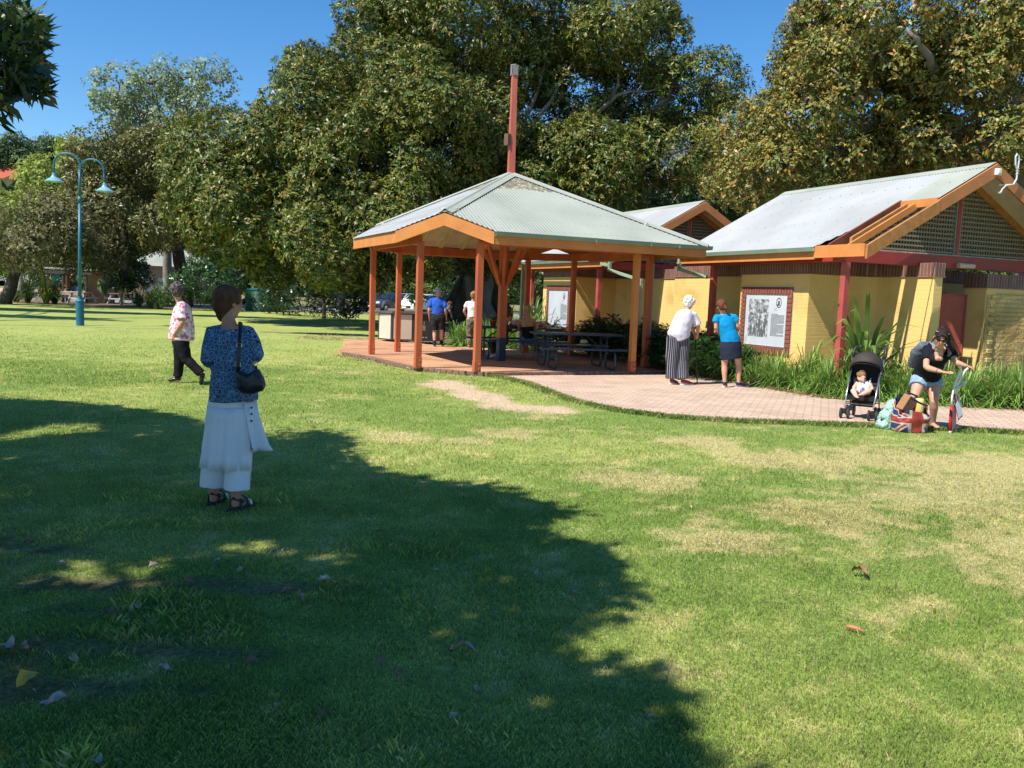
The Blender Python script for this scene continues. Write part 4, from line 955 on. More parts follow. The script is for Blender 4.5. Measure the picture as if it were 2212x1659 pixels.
# wide capri trousers and slit overskirt
M_lin = mat('white_linen', (.86, .87, .93), (.80, .81, .88), 5, .85, .001, 180, trans=.12)
mb = MB(); trousers(mb, J, 1.80, (.096, .094, .096, .094, .098), pel, side, 1.0, waist=.12); soft(rel(rt, mb), 'capri_trousers', M_lin, rt, .008, 5, wr=.010, wsc=8, wst=(1, 1, .3))
def draped(parent, name, mt, rings, a0, a1, n=60, fold=.012, nf=9, seed=0, th=.0):
    """open cloth sheet hung round an ellipse from angle a0 to a1; rings = (centre, rx, ry, fold scale)"""
    vs = []; fs = []; m_ = len(rings)
    for j, (c, rx, ry, fsn) in enumerate(rings):
        for i in range(n + 1):
            a = a0 + (a1 - a0) * i / n; w_ = 1 + fold * fsn * (sin(a * nf + seed) + .5 * sin(a * nf * 2.3 + seed * 2)) / .15
            vs.append(c + V(rx * w_ * cos(a), ry * w_ * sin(a), 0))
    fs = [(j * (n + 1) + i, j * (n + 1) + i + 1, (j + 1) * (n + 1) + i + 1, (j + 1) * (n + 1) + i) for j in range(m_ - 1) for i in range(n)]
    o = rel(parent, MB().add(vs, fs)).build(name, mt, parent, smooth=True); sl = o.modifiers.new('s', 'SOLIDIFY'); sl.thickness = .003; return o
c0 = pel + V(0, 0, .03)
zs = [.74, .66, .56, .46, .38, .30]
draped(rt, 'overskirt', M_lin, [(V(c0.x - .002 * i, c0.y - .01, z), .168 + .0045 * i, .142 + .005 * i, i / 5) for i, z in enumerate(zs)], radians(165), radians(335), 80, .015, 9, 1)
zs = [.78, .70, .62, .54, .47, .43]
draped(rt, 'overskirt_flap', M_lin, [(V(c0.x + .006 + .010 * i, c0.y + .0, z), .160 + .006 * i, .145 + .003 * i, i / 5) for i, z in enumerate(zs)], radians(-48), radians(60), 40, .035, 7, 2)
bt = MB()
for z in (.745, .70, .65): bt.ell(V(c0.x + .165, c0.y - .085, z), (.008, .006, .008))
rel(rt, bt).build('button', mat('dark_button', (.03, .02, .03), None, rough=.4), rt)
M_sand = mat('navy_leather', (.012, .014, .03), (.02, .022, .04), 8, .5)
for s in 'LR':
    an, to = J['an' + s], J['to' + s]; d = (to - an).normalized(); sdv = d.cross(V(0, 0, 1)).normalized(); m1 = MB(); sole(m1, V(an.x, an.y, .026), V(to.x, to.y, .022), 0, .022)
    for q0, hgt in ((.03, .055), (.55, .06)):
        c = lerp(V(an.x, an.y, .03), V(to.x, to.y, .03), q0); m1.tube([c + sdv * .045 + V(0, 0, -.01), c + sdv * .038 + V(0, 0, hgt * .7), c + V(0, 0, hgt), c - sdv * .038 + V(0, 0, hgt * .7), c - sdv * .045 + V(0, 0, -.01)], [(.012, .005)] * 5, 8, side=d)
    m1.tube([an + sdv * .03 + d * .05 + V(0, 0, -.01), an + sdv * .042 - V(0, 0, .0), an - d * .045 + V(0, 0, .005), an - sdv * .042, an - sdv * .03 + d * .05 + V(0, 0, -.01)], [(.005, .012)] * 5, 8)
    so_ = rel(rt, m1).build('sandal', M_sand, rt, smooth=False)
    m2 = MB(); c = lerp(V(an.x, an.y, .03), V(to.x, to.y, .03), .86); m2.tube([c + sdv * .048 + V(0, 0, -.01), c + sdv * .036 + V(0, 0, .022), c + V(0, 0, .03), c - sdv * .036 + V(0, 0, .022), c - sdv * .048 + V(0, 0, -.01)], [(.018, .005)] * 5, 8, side=d)
    rel(rt, m2).build('sandal_strap', mat('silver_strap', (.7, .72, .75), None, rough=.35), so_, smooth=True)
def glasses(root, P, M, s=1.0, c=(.006, .006, .007)):
    mb = MB()
    for sx in (-1, 1):
        mb.ell(P(sx * .034, .098, .012), (.030 * s, .006 * s, .022 * s), M); mb.tube([P(sx * .062, .092, .02), P(sx * .082, .04, .018), P(sx * .083, -.02, .008)], .0035 * s, 6)
    mb.tube([P(-.02, .102, .018), P(.02, .102, .018)], .004 * s, 6)
    return rel(root, mb).build('sunglasses', mat('dark_lens', c, None, rough=.12, spec=.6), root, smooth=True)
glasses(rt, P, M)
# shoulder bag
bg_ = thing('handbag', 'black leather shoulder bag hanging at the hip of the woman in the shade', 'handbag', at4(695, 705, 5.94))
M_leath = mat('black_leather', (.010, .011, .018), (.016, .017, .026), 9, .38, .001, 70)
mb = MB(); T_ = at4
pts = [(612, 640), (606, 700), (612, 760), (650, 790), (710, 793), (770, 770), (788, 745), (775, 690), (752, 650), (728, 628), (700, 655), (670, 668), (640, 660)]
fr_ = [T_(a, b, 5.93) for a, b in pts]
c = sum(fr_, V(0, 0, 0)) / len(fr_); mb.tube([c + V(.0, .07, 0), c, c + V(0, -.0, 0)], [.01, .01, .01], 6)
mb = MB(); n_ = len(fr_)
vs = []
for sc_, dy in ((.55, -.062), (.9, -.045), (1.0, 0), (.9, .04), (.6, .055)):
    vs += [c + (p - c) * sc_ + V(0, dy, 0) for p in fr_]
fs = [(j * n_ + i, j * n_ + (i + 1) % n_, (j + 1) * n_ + (i + 1) % n_, (j + 1) * n_ + i) for j in range(4) for i in range(n_)] + [tuple(range(n_)), tuple(4 * n_ + i for i in range(n_))[::-1]]
mb.add(vs, fs); rel(bg_, mb); soft(mb, 'bag_body', M_leath, bg_, .007, 4, wr=.004, wsc=14)
mb = MB(); mb.tube([T_(624, 345, 6.06), T_(626, 380, 5.97), T_(620, 480, 5.93), T_(614, 560, 5.925), T_(612, 615, 5.92), T_(610, 660, 5.93)], [(.013, .004)] * 6, 8, side=(1, 0, 0))
mb.tube([T_(624, 345, 6.06), T_(628, 350, 6.16), T_(650, 420, 6.25)], [(.013, .004)] * 3, 8, side=(1, 0, 0)); rel(bg_, mb).build('strap', M_leath, bg_, smooth=True)
mb = MB()
for a, b in ((619, 490), (612, 607)):
    q = T_(a, b, 5.918)
    for s1, s2 in (((-.016, -.014), (.016, -.014)), ((.016, -.014), (.016, .014)), ((.016, .014), (-.016, .014)), ((-.016, .014), (-.016, -.014))): mb.tube([q + V(s1[0], 0, s1[1]), q + V(s2[0], 0, s2[1])], .002, 6)
q = T_(722, 604, 5.93); mb.tube([q + V(.012 * cos(a), 0, .018 * sin(a)) for a in np.linspace(0, 2 * pi, 13)], .003, 6); rel(bg_, mb).build('buckle', mat('brass_ring', (.5, .42, .28), None, rough=.3, metal=.9), bg_)
mb = MB(); mb.tube([T_(722, 618, 5.93), T_(726, 640, 5.935)], [(.010, .004)] * 2, 8, side=(1, 0, 0)); rel(bg_, mb).build('strap_tab', M_leath, bg_)
# ================= woman in floral shirt walking left
Y0 = 13.75
J = dict(head=at4(226, 150, Y0 - .02), neck=at4(243, 210, Y0), shL=at4(262, 240, Y0 - .17), shR=at4(268, 238, Y0 + .17), elL=at4(264, 352, Y0 - .26), wrL=at4(214, 425, Y0 - .20),
         elR=at4(275, 350, Y0 + .28), wrR=at4(240, 430, Y0 + .26), hipL=at4(248, 470, Y0 - .09), hipR=at4(262, 470, Y0 + .09), knL=at4(246, 585, Y0 + .09), knR=at4(292, 575, Y0 - .09),
         anL=at4(238, 707, Y0 + .09), anR=at4(390, 672, Y0 - .09), toL=at4(188, 722, Y0 + .09), toR=at4(380, 722, Y0 - .09))
J['hipL'], J['hipR'] = at4(255, 470, Y0 - .09), at4(258, 470, Y0 + .09); J['knL'], J['knR'] = J['knR'], J['knL']; J['anL'], J['anR'] = J['anR'], J['anL']; J['toL'], J['toR'] = J['toR'], J['toL']
J['anR'].z = .08; J['toR'].z = .035; J['toL'].z = .02; J['fwd'] = V(-1, .1, 0)
rt, P, M, torso, side, pel, shm = human('curly grey haired woman in pink floral shirt and black trousers walking left across the lawn', J, M_skin, look=V(-.75, .66, -.08), girth=1.08, neck_r=.05, hands={'L': (V(-.3, .25, -.9), V(-.2, -1, 0), V(-.8, 0, .2), 1.0, .7)})
def floral():
    mt = bpy.data.materials.new('pink_floral_print'); mt.use_nodes = True; N = mt.node_tree.nodes; L = mt.node_tree.links; b = N['Principled BSDF']; b.inputs['Roughness'].default_value = .85
    tc = N.new('ShaderNodeTexCoord'); n0 = N.new('ShaderNodeTexNoise'); n0.inputs['Scale'].default_value = 26; L.new(tc.outputs['Object'], n0.inputs['Vector'])
    mx = N.new('ShaderNodeMixRGB'); mx.inputs[0].default_value = .07; L.new(tc.outputs['Object'], mx.inputs[1]); L.new(n0.outputs[1], mx.inputs[2])
    v = N.new('ShaderNodeTexVoronoi'); v.inputs['Scale'].default_value = 17; L.new(mx.outputs[0], v.inputs['Vector'])
    r = N.new('ShaderNodeValToRGB'); E = r.color_ramp.elements; E[0].color = (.50, .03, .07, 1); E[0].position = .0; E[1].color = (.72, .66, .72, 1); E[1].position = .62; e = E.new(.30); e.color = (.66, .13, .20, 1); e = E.new(.48); e.color = (.74, .45, .52, 1)
    L.new(v.outputs['Distance'], r.inputs[0])
    v3 = N.new('ShaderNodeTexVoronoi'); v3.inputs['Scale'].default_value = 42; L.new(tc.outputs['Object'], v3.inputs['Vector']); r3 = N.new('ShaderNodeValToRGB'); r3.color_ramp.elements[0].color = (.40, .18, .32, 1); r3.color_ramp.elements[0].position = .16; r3.color_ramp.elements[1].color = (1, 1, 1, 1); r3.color_ramp.elements[1].position = .3; L.new(v3.outputs['Distance'], r3.inputs[0])
    ml = N.new('ShaderNodeMixRGB'); ml.blend_type = 'MULTIPLY'; ml.inputs[0].default_value = .6; L.new(r.outputs[0], ml.inputs[1]); L.new(r3.outputs[0], ml.inputs[2]); L.new(ml.outputs[0], b.inputs['Base Color']); return mt
mb = MB(); hem = at4(262, 455, Y0)
mb.tube([hem, lerp(hem, shm, .3), lerp(hem, shm, .65), lerp(hem, shm, .9), shm + V(0, 0, .04)], [(.205, .20), (.19, .19), (.18, .165), (.165, .13), (.075, .075)], 24, side=side); sleeves(mb, J, .8, 1.45, 1.05, .012)
soft(rel(rt, mb), 'floral_shirt', floral(), rt, .011, 6, wr=.016, wsc=6, wst=(1, 1, .5))
mb = MB(); trousers(mb, J, 1.93, (.108, .10, .082, .072, .068), pel, side, 1.05); soft(rel(rt, mb), 'trousers', cloth('black_trouser', (.012, .012, .014)), rt, .01, 4, wr=.008, wsc=9)
mb = MB(); mb.ell(P(0, -.02, .03), (.108, .118, .105), M); mb.ell(P(0, -.05, -.03), (.09, .075, .075), M)
for i in range(90):
    a, b = random.uniform(0, 6.28), random.uniform(-.6, 1.5); mb.ell(P(.10 * cos(a) * cos(b), -.03 + .105 * sin(a) * cos(b) - (.02 if sin(a) > 0 else 0), .03 + .10 * sin(b)), random.uniform(.014, .026), M, 8, 5)
soft(rel(rt, mb), 'hair', hairmat('grey_brown_curls', (.045, .035, .032), (.14, .115, .105)), rt, .008, 1, wr=.008, wsc=40)
mb = MB(); shoe(mb, J['anR'] - V(0, 0, .01), J['toR']); shoe(mb, J['anL'], J['toL']); rel(rt, mb); 
for s in 'LR':
    mb = MB(); shoe(mb, J['an' + s], J['to' + s], w=1.05); soft(rel(rt, mb), 'shoe', mat('black_shoe_leather', (.014, .014, .016), None, rough=.25), rt, .008, 3)
# ================= man in blue polo and bucket hat
ZB = zz(1350, 1000, 3.318)
def ab(a, b, Y): return AY(*ZB(a, b), Y)
Y0 = 24.6; GZ = .07
J = dict(head=ab(1250, 508, Y0), neck=ab(1246, 560, Y0), shL=ab(1152, 598, Y0), shR=ab(1322, 598, Y0), elL=ab(1126, 735, Y0 - .05), wrL=ab(1132, 838, Y0 + .08), elR=ab(1340, 735, Y0 - .04), wrR=ab(1350, 838, Y0 + .06),
         hipL=ab(1198, 830, Y0), hipR=ab(1285, 830, Y0), knL=ab(1198, 1020, Y0 + .02), knR=ab(1290, 1010, Y0 + .05), anL=ab(1196, 1205, Y0 - .05), anR=ab(1284, 1190, Y0 + .2), toL=ab(1200, 1235, Y0 + .13), toR=ab(1305, 1215, Y0 + .38), z0=GZ, fwd=V(0, 1, 0))
J['anL'].z = GZ + .08; J['anR'].z = GZ + .10; J['toL'].z = GZ + .03; J['toR'].z = GZ + .03
rt, P, M, torso, side, pel, shm = human('man in royal blue polo, dark shorts and grey bucket hat walking away beside the barbecue', J, M_skin, fem=False, look=V(.15, 1, 0), voxel=.011)
mb = MB(); hem = ab(1243, 785, Y0); mb.tube([hem, lerp(hem, shm, .35), lerp(hem, shm, .7), lerp(hem, shm, .93), shm + V(0, 0, .05)], [(.185, .145), (.180, .14), (.192, .14), (.175, .115), (.075, .07)], 22, side=side); sleeves(mb, J, .72, 1.4, 1.05, .008)
soft(rel(rt, mb), 'polo_shirt', cloth('royal_blue_cotton', (.025, .105, .50)), rt, .012, 5, wr=.014, wsc=6)
mb = MB(); trousers(mb, J, .86, (.118, .115, .10), pel, side, 1.0, hw=.175); soft(rel(rt, mb), 'shorts', cloth('charcoal_cotton', (.022, .023, .028)), rt, .012, 4, wr=.010, wsc=8)
M_sock = cloth('dark_sock', (.012, .014, .03)); M_bshoe = mat('black_shoe_leather', (.014, .014, .016), None, rough=.25)
for s in 'LR':
    an, kn = J['an' + s], J['kn' + s]; mb = MB(); mb.tube([an - V(0, 0, .02), lerp(an, kn, .28)], [.042, .046], 12); rel(rt, mb).build('sock', M_sock, rt, smooth=True)
    mb = MB(); shoe(mb, an, J['to' + s], w=1.2); soft(rel(rt, mb), 'shoe', M_bshoe, rt, .01, 3)
mb = MB(); prof = [(.175, .035), (.172, .043), (.125, .07), (.104, .085), (.098, .145), (.085, .165), (.02, .172)]
vs = MB().lathe(prof, (0, 0, 0), 24); hb = J['head'] + V(0, -.01, -.02); vs.v = [tuple(hb + Vector(q)) for q in vs.v]; rel(rt, vs).build('bucket_hat', cloth('grey_hat_cotton', (.05, .056, .07)), rt, smooth=True)
# small dark figure beyond him leaning over
Yb = 27.4
J = dict(head=ab(1372, 700, Yb), neck=ab(1366, 690, Yb), shL=ab(1350, 670, Yb - .15), shR=ab(1362, 672, Yb + .18), elL=ab(1392, 735, Yb - .2), wrL=ab(1412, 790, Yb - .15), elR=ab(1398, 740, Yb + .2), wrR=ab(1418, 800, Yb + .15),
         hipL=ab(1300, 790, Yb - .1), hipR=ab(1302, 790, Yb + .1), knL=ab(1305, 960, Yb - .1), knR=ab(1305, 960, Yb + .1), anL=ab(1300, 1120, Yb - .1), anR=ab(1300, 1120, Yb + .1), toL=ab(1330, 1130, Yb - .1), toR=ab(1330, 1130, Yb + .1), fwd=V(1, 0, 0))
J['head'] = ab(1395, 670, Yb); J['neck'] = ab(1375, 668, Yb)
for s in 'LR': J['an' + s].z = .08; J['to' + s].z = .03
rt, P, M, torso, side, pel, shm = human('person in mid blue shirt leaning forward, mostly hidden behind the man in the bucket hat', J, M_skin2, look=V(.7, .2, -.6), voxel=.014)
mb = MB(); torso(mb, .014, gg=1.06); sleeves(mb, J, .8, 1.3); soft(rel(rt, mb), 'shirt', cloth('denim_blue_cotton', (.10, .22, .42)), rt, .014, 4, wr=.01)
mb = MB(); trousers(mb, J, 1.9, (.11, .10, .085, .075, .07), pel, side); soft(rel(rt, mb), 'trousers', cloth('dark_navy_cotton', (.02, .025, .04)), rt, .014, 3)
mb = MB(); mb.ell(P(0, -.02, .04), (.086, .1, .085), M); soft(rel(rt, mb), 'hair', hairmat('brown_hair', (.065, .028, .014), (.12, .055, .028)), rt, .012, 2)
# ================= woman in white tee and khaki trousers
Y0 = 24.6
J = dict(head=ab(1716, 545, Y0), neck=ab(1704, 600, Y0), shL=ab(1624, 640, Y0), shR=ab(1768, 642, Y0), elL=ab(1582, 748, Y0 - .02), wrL=ab(1618, 815, Y0 + .16), elR=ab(1792, 748, Y0 - .02), wrR=ab(1775, 820, Y0 + .16),
         hipL=ab(1655, 862, Y0), hipR=ab(1738, 862, Y0), knL=ab(1652, 1060, Y0 + .02), knR=ab(1738, 1055, Y0 + .05), anL=ab(1645, 1232, Y0 - .03), anR=ab(1745, 1225, Y0 + .05), toL=ab(1668, 1250, Y0 + .10), toR=ab(1765, 1245, Y0 + .2), z0=GZ, fwd=V(0, 1, 0))
for s in 'LR': J['an' + s].z = GZ + .08; J['to' + s].z = GZ + .03
rt, P, M, torso, side, pel, shm = human('short haired woman in white tee and khaki trousers standing beside the picnic shelter post', J, M_skin, look=V(.7, .7, 0), voxel=.011)
mb = MB(); hem = ab(1700, 825, Y0); mb.tube([hem, lerp(hem, shm, .35), lerp(hem, shm, .7), lerp(hem, shm, .93), shm + V(0, 0, .04)], [(.165, .13), (.150, .125), (.165, .125), (.15, .1), (.075, .07)], 22, side=side); sleeves(mb, J, .55, 1.35, 1.0, .005)
soft(rel(rt, mb), 'tee_shirt', cloth('white_cotton', (.74, .73, .74), (.68, .66, .68)), rt, .012, 5, wr=.010, wsc=7)
mb = MB(); trousers(mb, J, 1.93, (.105, .10, .085, .078, .075), pel, side); soft(rel(rt, mb), 'khaki_trousers', cloth('khaki_cotton', (.17, .16, .105), (.13, .12, .08)), rt, .012, 4, wr=.016, wsc=11)
mb = MB(); mb.ell(P(0, -.018, .04), (.09, .105, .088), M); mb.ell(P(0, -.055, -.01), (.07, .06, .065), M)
for i in range(30):
    a, b = random.uniform(0, 6.28), random.uniform(-.3, 1.4); mb.ell(P(.08 * cos(a) * cos(b), -.02 + .09 * sin(a) * cos(b), .04 + .08 * sin(b)), random.uniform(.015, .024), M, 8, 5)
soft(rel(rt, mb), 'hair', hairmat('sandy_hair', (.22, .115, .05), (.36, .21, .10)), rt, .010, 1, wr=.006, wsc=30)
for s in 'LR':
    mb = MB(); shoe(mb, J['an' + s], J['to' + s]); soft(rel(rt, mb), 'shoe', mat('beige_suede', (.35, .25, .16), None, rough=.8), rt, .01, 3)
# ================= white haired woman leaning on a cane
Z7 = zz(2550, 1050, 3.017)
def a7(a, b, Y): return AY(*Z7(a, b), Y)
Y0 = 16.5; PZ = .012
J = dict(head=a7(496, 432, Y0 + .1), neck=a7(470, 500, Y0 + .04), shL=a7(385, 548, Y0 - .05), shR=a7(545, 565, Y0 + .05), elL=a7(520, 700, Y0 + .32), wrL=a7(560, 800, Y0 + .30), elR=a7(598, 700, Y0 + .08), wrR=a7(596, 800, Y0 + .16),
         hipL=a7(315, 840, Y0 - .03), hipR=a7(420, 845, Y0 + .03), knL=a7(300, 1110, Y0), knR=a7(405, 1120, Y0 + .02), anL=a7(290, 1362, Y0), anR=a7(425, 1378, Y0 - .05), toL=a7(345, 1385, Y0 + .1), toR=a7(520, 1402, Y0 + .02), z0=PZ, fwd=V(.7, .7, 0))
for s in 'LR': J['an' + s].z = PZ + .085; J['to' + s].z = PZ + .035
rt, P, M, torso, side, pel, shm = human('white haired woman in white tee and striped wide trousers leaning on a black cane', J, M_skin, look=V(.6, .78, -.12), girth=1.12, voxel=.010,
    hands={'R': (V(-.10, .1, -.9), V(.5, -.8, .1), V(-.5, .5, 0), 1.0, .9, True), 'L': (V(.25, .0, -.9), V(.3, .8, .3), V(.5, -.5, 0), 1.0, .9, True)})
mb = MB(); h1 = a7(350, 790, Y0) ; h2 = a7(400, 820, Y0)
mb.tube([a7(385, 850, Y0 + .02), a7(370, 790, Y0), a7(400, 700, Y0), a7(430, 620, Y0), a7(462, 560, Y0 + .02), a7(470, 515, Y0 + .04)], [(.215, .185), (.225, .19), (.205, .17), (.19, .15), (.16, .12), (.08, .075)], 24, side=side); sleeves(mb, J, .92, 1.42, 1.05, .006)
soft(rel(rt, mb), 'tee_shirt', cloth('white_jersey', (.70, .68, .74), (.62, .60, .68)), rt, .011, 6, wr=.010, wsc=6)
def stripes():
    mt = bpy.data.materials.new('black_white_stripes'); mt.use_nodes = True; N = mt.node_tree.nodes; L = mt.node_tree.links; b = N['Principled BSDF']; b.inputs['Roughness'].default_value = .8
    tc = N.new('ShaderNodeTexCoord'); w_ = N.new('ShaderNodeTexWave'); w_.inputs['Scale'].default_value = 9.5; w_.inputs['Distortion'].default_value = 2.2; w_.inputs['Detail Scale'].default_value = 1.2; w_.bands_direction = 'X'; L.new(tc.outputs['Object'], w_.inputs['Vector'])
    mp = N.new('ShaderNodeMapping'); mp.inputs['Scale'].default_value = (1, .75, .06); L.new(tc.outputs['Object'], mp.inputs[0]); L.new(mp.outputs[0], w_.inputs['Vector'])
    r = N.new('ShaderNodeValToRGB'); E = r.color_ramp.elements; E[0].position = .84; E[0].color = (.010, .010, .02, 1); E[1].position = .96; E[1].color = (.36, .36, .40, 1); L.new(w_.outputs[0], r.inputs[0]); L.new(r.outputs[0], b.inputs['Base Color']); return mt
mb = MB(); trousers(mb, J, 1.92, (.135, .132, .122, .118, .125), pel, side, 1.05, waist=.1, hw=.195); soft(rel(rt, mb), 'striped_trousers', stripes(), rt, .011, 4, wr=.014, wsc=8, wst=(1, 1, .2))
mb = MB(); mb.ell(P(0, -.02, .035), (.112, .12, .108), M); mb.ell(P(0, -.055, -.02), (.098, .08, .08), M)
for i in range(70):
    a, b = random.uniform(0, 6.28), random.uniform(-.5, 1.5); mb.ell(P(.104 * cos(a) * cos(b), -.03 + .110 * sin(a) * cos(b), .03 + .105 * sin(b)), random.uniform(.016, .028), M, 8, 5)
soft(rel(rt, mb), 'hair', hairmat('white_hair', (.60, .55, .48), (.72, .68, .62)), rt, .009, 1, wr=.008, wsc=32)
for s in 'LR':
    mb = MB(); shoe(mb, J['an' + s], J['to' + s]); so_ = soft(rel(rt, mb), 'shoe', mat('dark_red_shoe', (.28, .02, .035), None, rough=.5), rt, .009, 3)
    mb = MB(); sole(mb, V(J['an' + s].x, J['an' + s].y, PZ + .025), V(J['to' + s].x, J['to' + s].y, PZ + .022), 0, .022); rel(rt, mb).build('shoe_sole', M_white, so_)
ct, cb_ = lerp(J['wrR'], J['wrL'], .5) + V(-.01, 0, -.07), V(0, 0, 0); cb_ = a7(588, 1392, Y0 + .2); cb_.z = PZ
cn = thing('walking_cane', 'black walking cane with a four footed tip held by the white haired woman', 'cane', cb_)
mb = MB(); mb.tube([cb_ + V(0, 0, .03), ct], .011, 10); rel(cn, mb).build('shaft', M_black, cn, smooth=True)
mb = MB(); mb.tube([ct + V(-.045, -.03, .01), ct + V(0, 0, .018), ct + V(.06, .04, .01)], [.014, .015, .013], 10); rel(cn, mb).build('handle', M_black, cn, smooth=True)
mb = MB(); mb.tube([cb_ + V(0, 0, .035), cb_], [.02, .03], 12)
for a in range(4): mb.ell(cb_ + V(.04 * cos(a * pi / 2 + .7), .04 * sin(a * pi / 2 + .7), .012), (.02, .02, .012), None, 10, 6)
rel(cn, mb).build('tip', mat('grey_rubber', (.18, .18, .19), None, rough=.7), cn, smooth=True)
# ================= woman in turquoise polo and navy skirt
Y0 = 16.3
J = dict(head=a7(872, 468, Y0), neck=a7(896, 545, Y0), shL=a7(815, 600, Y0), shR=a7(1035, 598, Y0), elL=a7(812, 738, Y0 - .03), wrL=a7(862, 800, Y0 + .22), elR=a7(1072, 722, Y0 - .02), wrR=a7(1070, 775, Y0 + .24),
         hipL=a7(922, 950, Y0), hipR=a7(1052, 948, Y0), knL=a7(912, 1170, Y0 + .02), knR=a7(1082, 1165, Y0 + .04), anL=a7(915, 1400, Y0 - .02), anR=a7(1082, 1390, Y0 + .02), toL=a7(922, 1440, Y0 + .12), toR=a7(1160, 1440, Y0 + .08), z0=PZ, fwd=V(0, 1, 0))
for s in 'LR': J['an' + s].z = PZ + .085; J['to' + s].z = PZ + .032
rt, P, M, torso, side, pel, shm = human('woman in turquoise polo and short navy skirt reading the framed sign', J, M_skin, look=V(-.35, .93, -.05), up=V(-.22, 0, 1), voxel=.010,
    hands={'L': (V(.5, .6, .1), V(0, 0, 1), V(0, 1, 0)), 'R': (V(-.5, .6, .1), V(0, 0, 1), V(0, 1, 0))})
mb = MB(); mb.tube([a7(985, 905, Y0), a7(980, 850, Y0), a7(950, 760, Y0), a7(940, 690, Y0), a7(925, 620, Y0), a7(905, 560, Y0)], [(.185, .14), (.182, .138), (.162, .125), (.175, .125), (.165, .105), (.065, .065)], 24, side=side); sleeves(mb, J, .42, 1.35, 1.05, .006)
soft(rel(rt, mb), 'polo_shirt', cloth('turquoise_cotton', (.005, .27, .56), (.004, .22, .48)), rt, .010, 5, wr=.012, wsc=6)
mb = MB(); mb.tube([a7(985, 885, Y0), a7(985, 950, Y0), a7(990, 1040, Y0), a7(995, 1095, Y0)], [(.195, .145), (.212, .155), (.205, .150), (.198, .148)], 24, side=side); soft(rel(rt, mb), 'skirt', cloth('navy_denim', (.022, .028, .05)), rt, .010, 3, wr=.006, wsc=8)
mb = MB(); mb.ell(P(0, -.018, .034), (.093, .108, .096), M); mb.ell(P(0, -.05, -.01), (.08, .068, .075), M); mb.ell(P(.01, -.105, .0), (.028, .028, .028), M); mb.tube([P(.01, -.11, .0), P(.015, -.13, -.05), P(.02, -.11, -.115)], [.03, .032, .012], 10)
soft(rel(rt, mb), 'hair', hairmat('auburn_hair', (.085, .03, .014), (.17, .065, .03), (1, 1, .4)), rt, .008, 3, wr=.005, wsc=30)
glasses(rt, P, M)
for s in 'LR':
    mb = MB(); shoe(mb, J['an' + s], J['to' + s]); so_ = soft(rel(rt, mb), 'shoe', mat('navy_shoe', (.010, .014, .05), None, rough=.4), rt, .009, 3)
    mb = MB(); sole(mb, V(J['an' + s].x, J['an' + s].y, PZ + .018), V(J['to' + s].x, J['to' + s].y, PZ + .016), 0, .016); rel(rt, mb).build('shoe_sole', M_white, so_)
# ================= young woman bending over a folding chair
ZJ = zz(3450, 1250, 3.318)
def aj(a, b, Y): return AY(*ZJ(a, b), Y)
J = dict(head=aj(838, 268, 11.12), neck=aj(822, 395, 11.25), shL=aj(668, 400, 11.42), shR=aj(960, 418, 11.36), elL=aj(652, 655, 11.22), wrL=aj(850, 708, 11.0), elR=aj(1040, 590, 11.22), wrR=aj(1175, 632, 11.15),
         hipL=aj(575, 800, 11.68), hipR=aj(745, 815, 11.68), knL=aj(492, 1065, 11.5), knR=aj(758, 1085, 11.5), anL=aj(440, 1380, 11.75), anR=aj(738, 1410, 11.62), toL=aj(420, 1440, 11.58), toR=aj(800, 1462, 11.48), z0=PZ, fwd=V(0, -1, 0))
for s in 'LR': J['an' + s].z = PZ + .075; J['to' + s].z = PZ + .028
rt, P, M, torso, side, pel, shm = human('barefoot young woman in black tee and denim shorts bending over a folding chair', J, M_skin, look=V(-.28, -.88, -.42), up=V(.1, -.45, 1), voxel=.0075, face=True,
    hands={'L': (V(.95, -.2, -.12), V(-.1, .3, -1), V(.1, -.5, .8), 1.0, .18), 'R': (V(.85, -.15, -.25), V(.1, .1, 1), V(-.2, -.9, 0), 1.0, .8, True)})
mb = MB(); mb.tube([aj(655, 800, 11.68), aj(670, 720, 11.66), aj(695, 655, 11.6), aj(735, 570, 11.45), aj(780, 480, 11.34), aj(810, 430, 11.32)], [(.186, .165), (.184, .168), (.172, .155), (.160, .128), (.165, .12), (.12, .075)], 24, side=side)
mb.ell(aj(770, 545, 11.26), (.075, .07, .07)); mb.ell(aj(868, 545, 11.26), (.075, .07, .07)); sleeves(mb, J, .62, 1.3, 1.0, .004)
soft(rel(rt, mb), 'tee_shirt', cloth('black_cotton', (.010, .011, .015)), rt, .009, 5, wr=.007, wsc=8)
mb = MB(); mb.ell(aj(818, 470, 11.205), (.060, .03, .085)); mb.ell(aj(800, 535, 11.185), (.034, .03, .034)); mb.ell(aj(840, 535, 11.185), (.034, .03, .034)); soft(rel(rt, mb), 'neckline_skin', M_skin, rt, .007, 3)
mb = MB(); trousers(mb, J, .40, (.118, .116, .114), pel, side, 1.0, waist=.13, hw=.172); soft(rel(rt, mb), 'denim_shorts', cloth('faded_denim', (.17, .27, .44), (.30, .40, .55), scale=14), rt, .009, 3, wr=.006, wsc=14)
mb = MB(); mb.ell(P(0, -.022, .042), (.082, .096, .084), M); mb.ell(P(0, -.055, -.01), (.066, .055, .065), M); mb.ell(P(.0, -.075, .10), (.042, .042, .045), M)
mb.ell(aj(885, 180, 11.16), (.05, .05, .042))
for k in range(9):
    o = (k - 4) * 7
    mb.tube([aj(890, 175, 11.18), aj(925 + o * .6, 195, 11.2), aj(955 + o, 270, 11.2), aj(972 + o * 1.2, 350, 11.19), aj(985 + o * .8, 430 + 12 * (k % 3), 11.17)], [.020, .024, .020, .016, .005], 8)
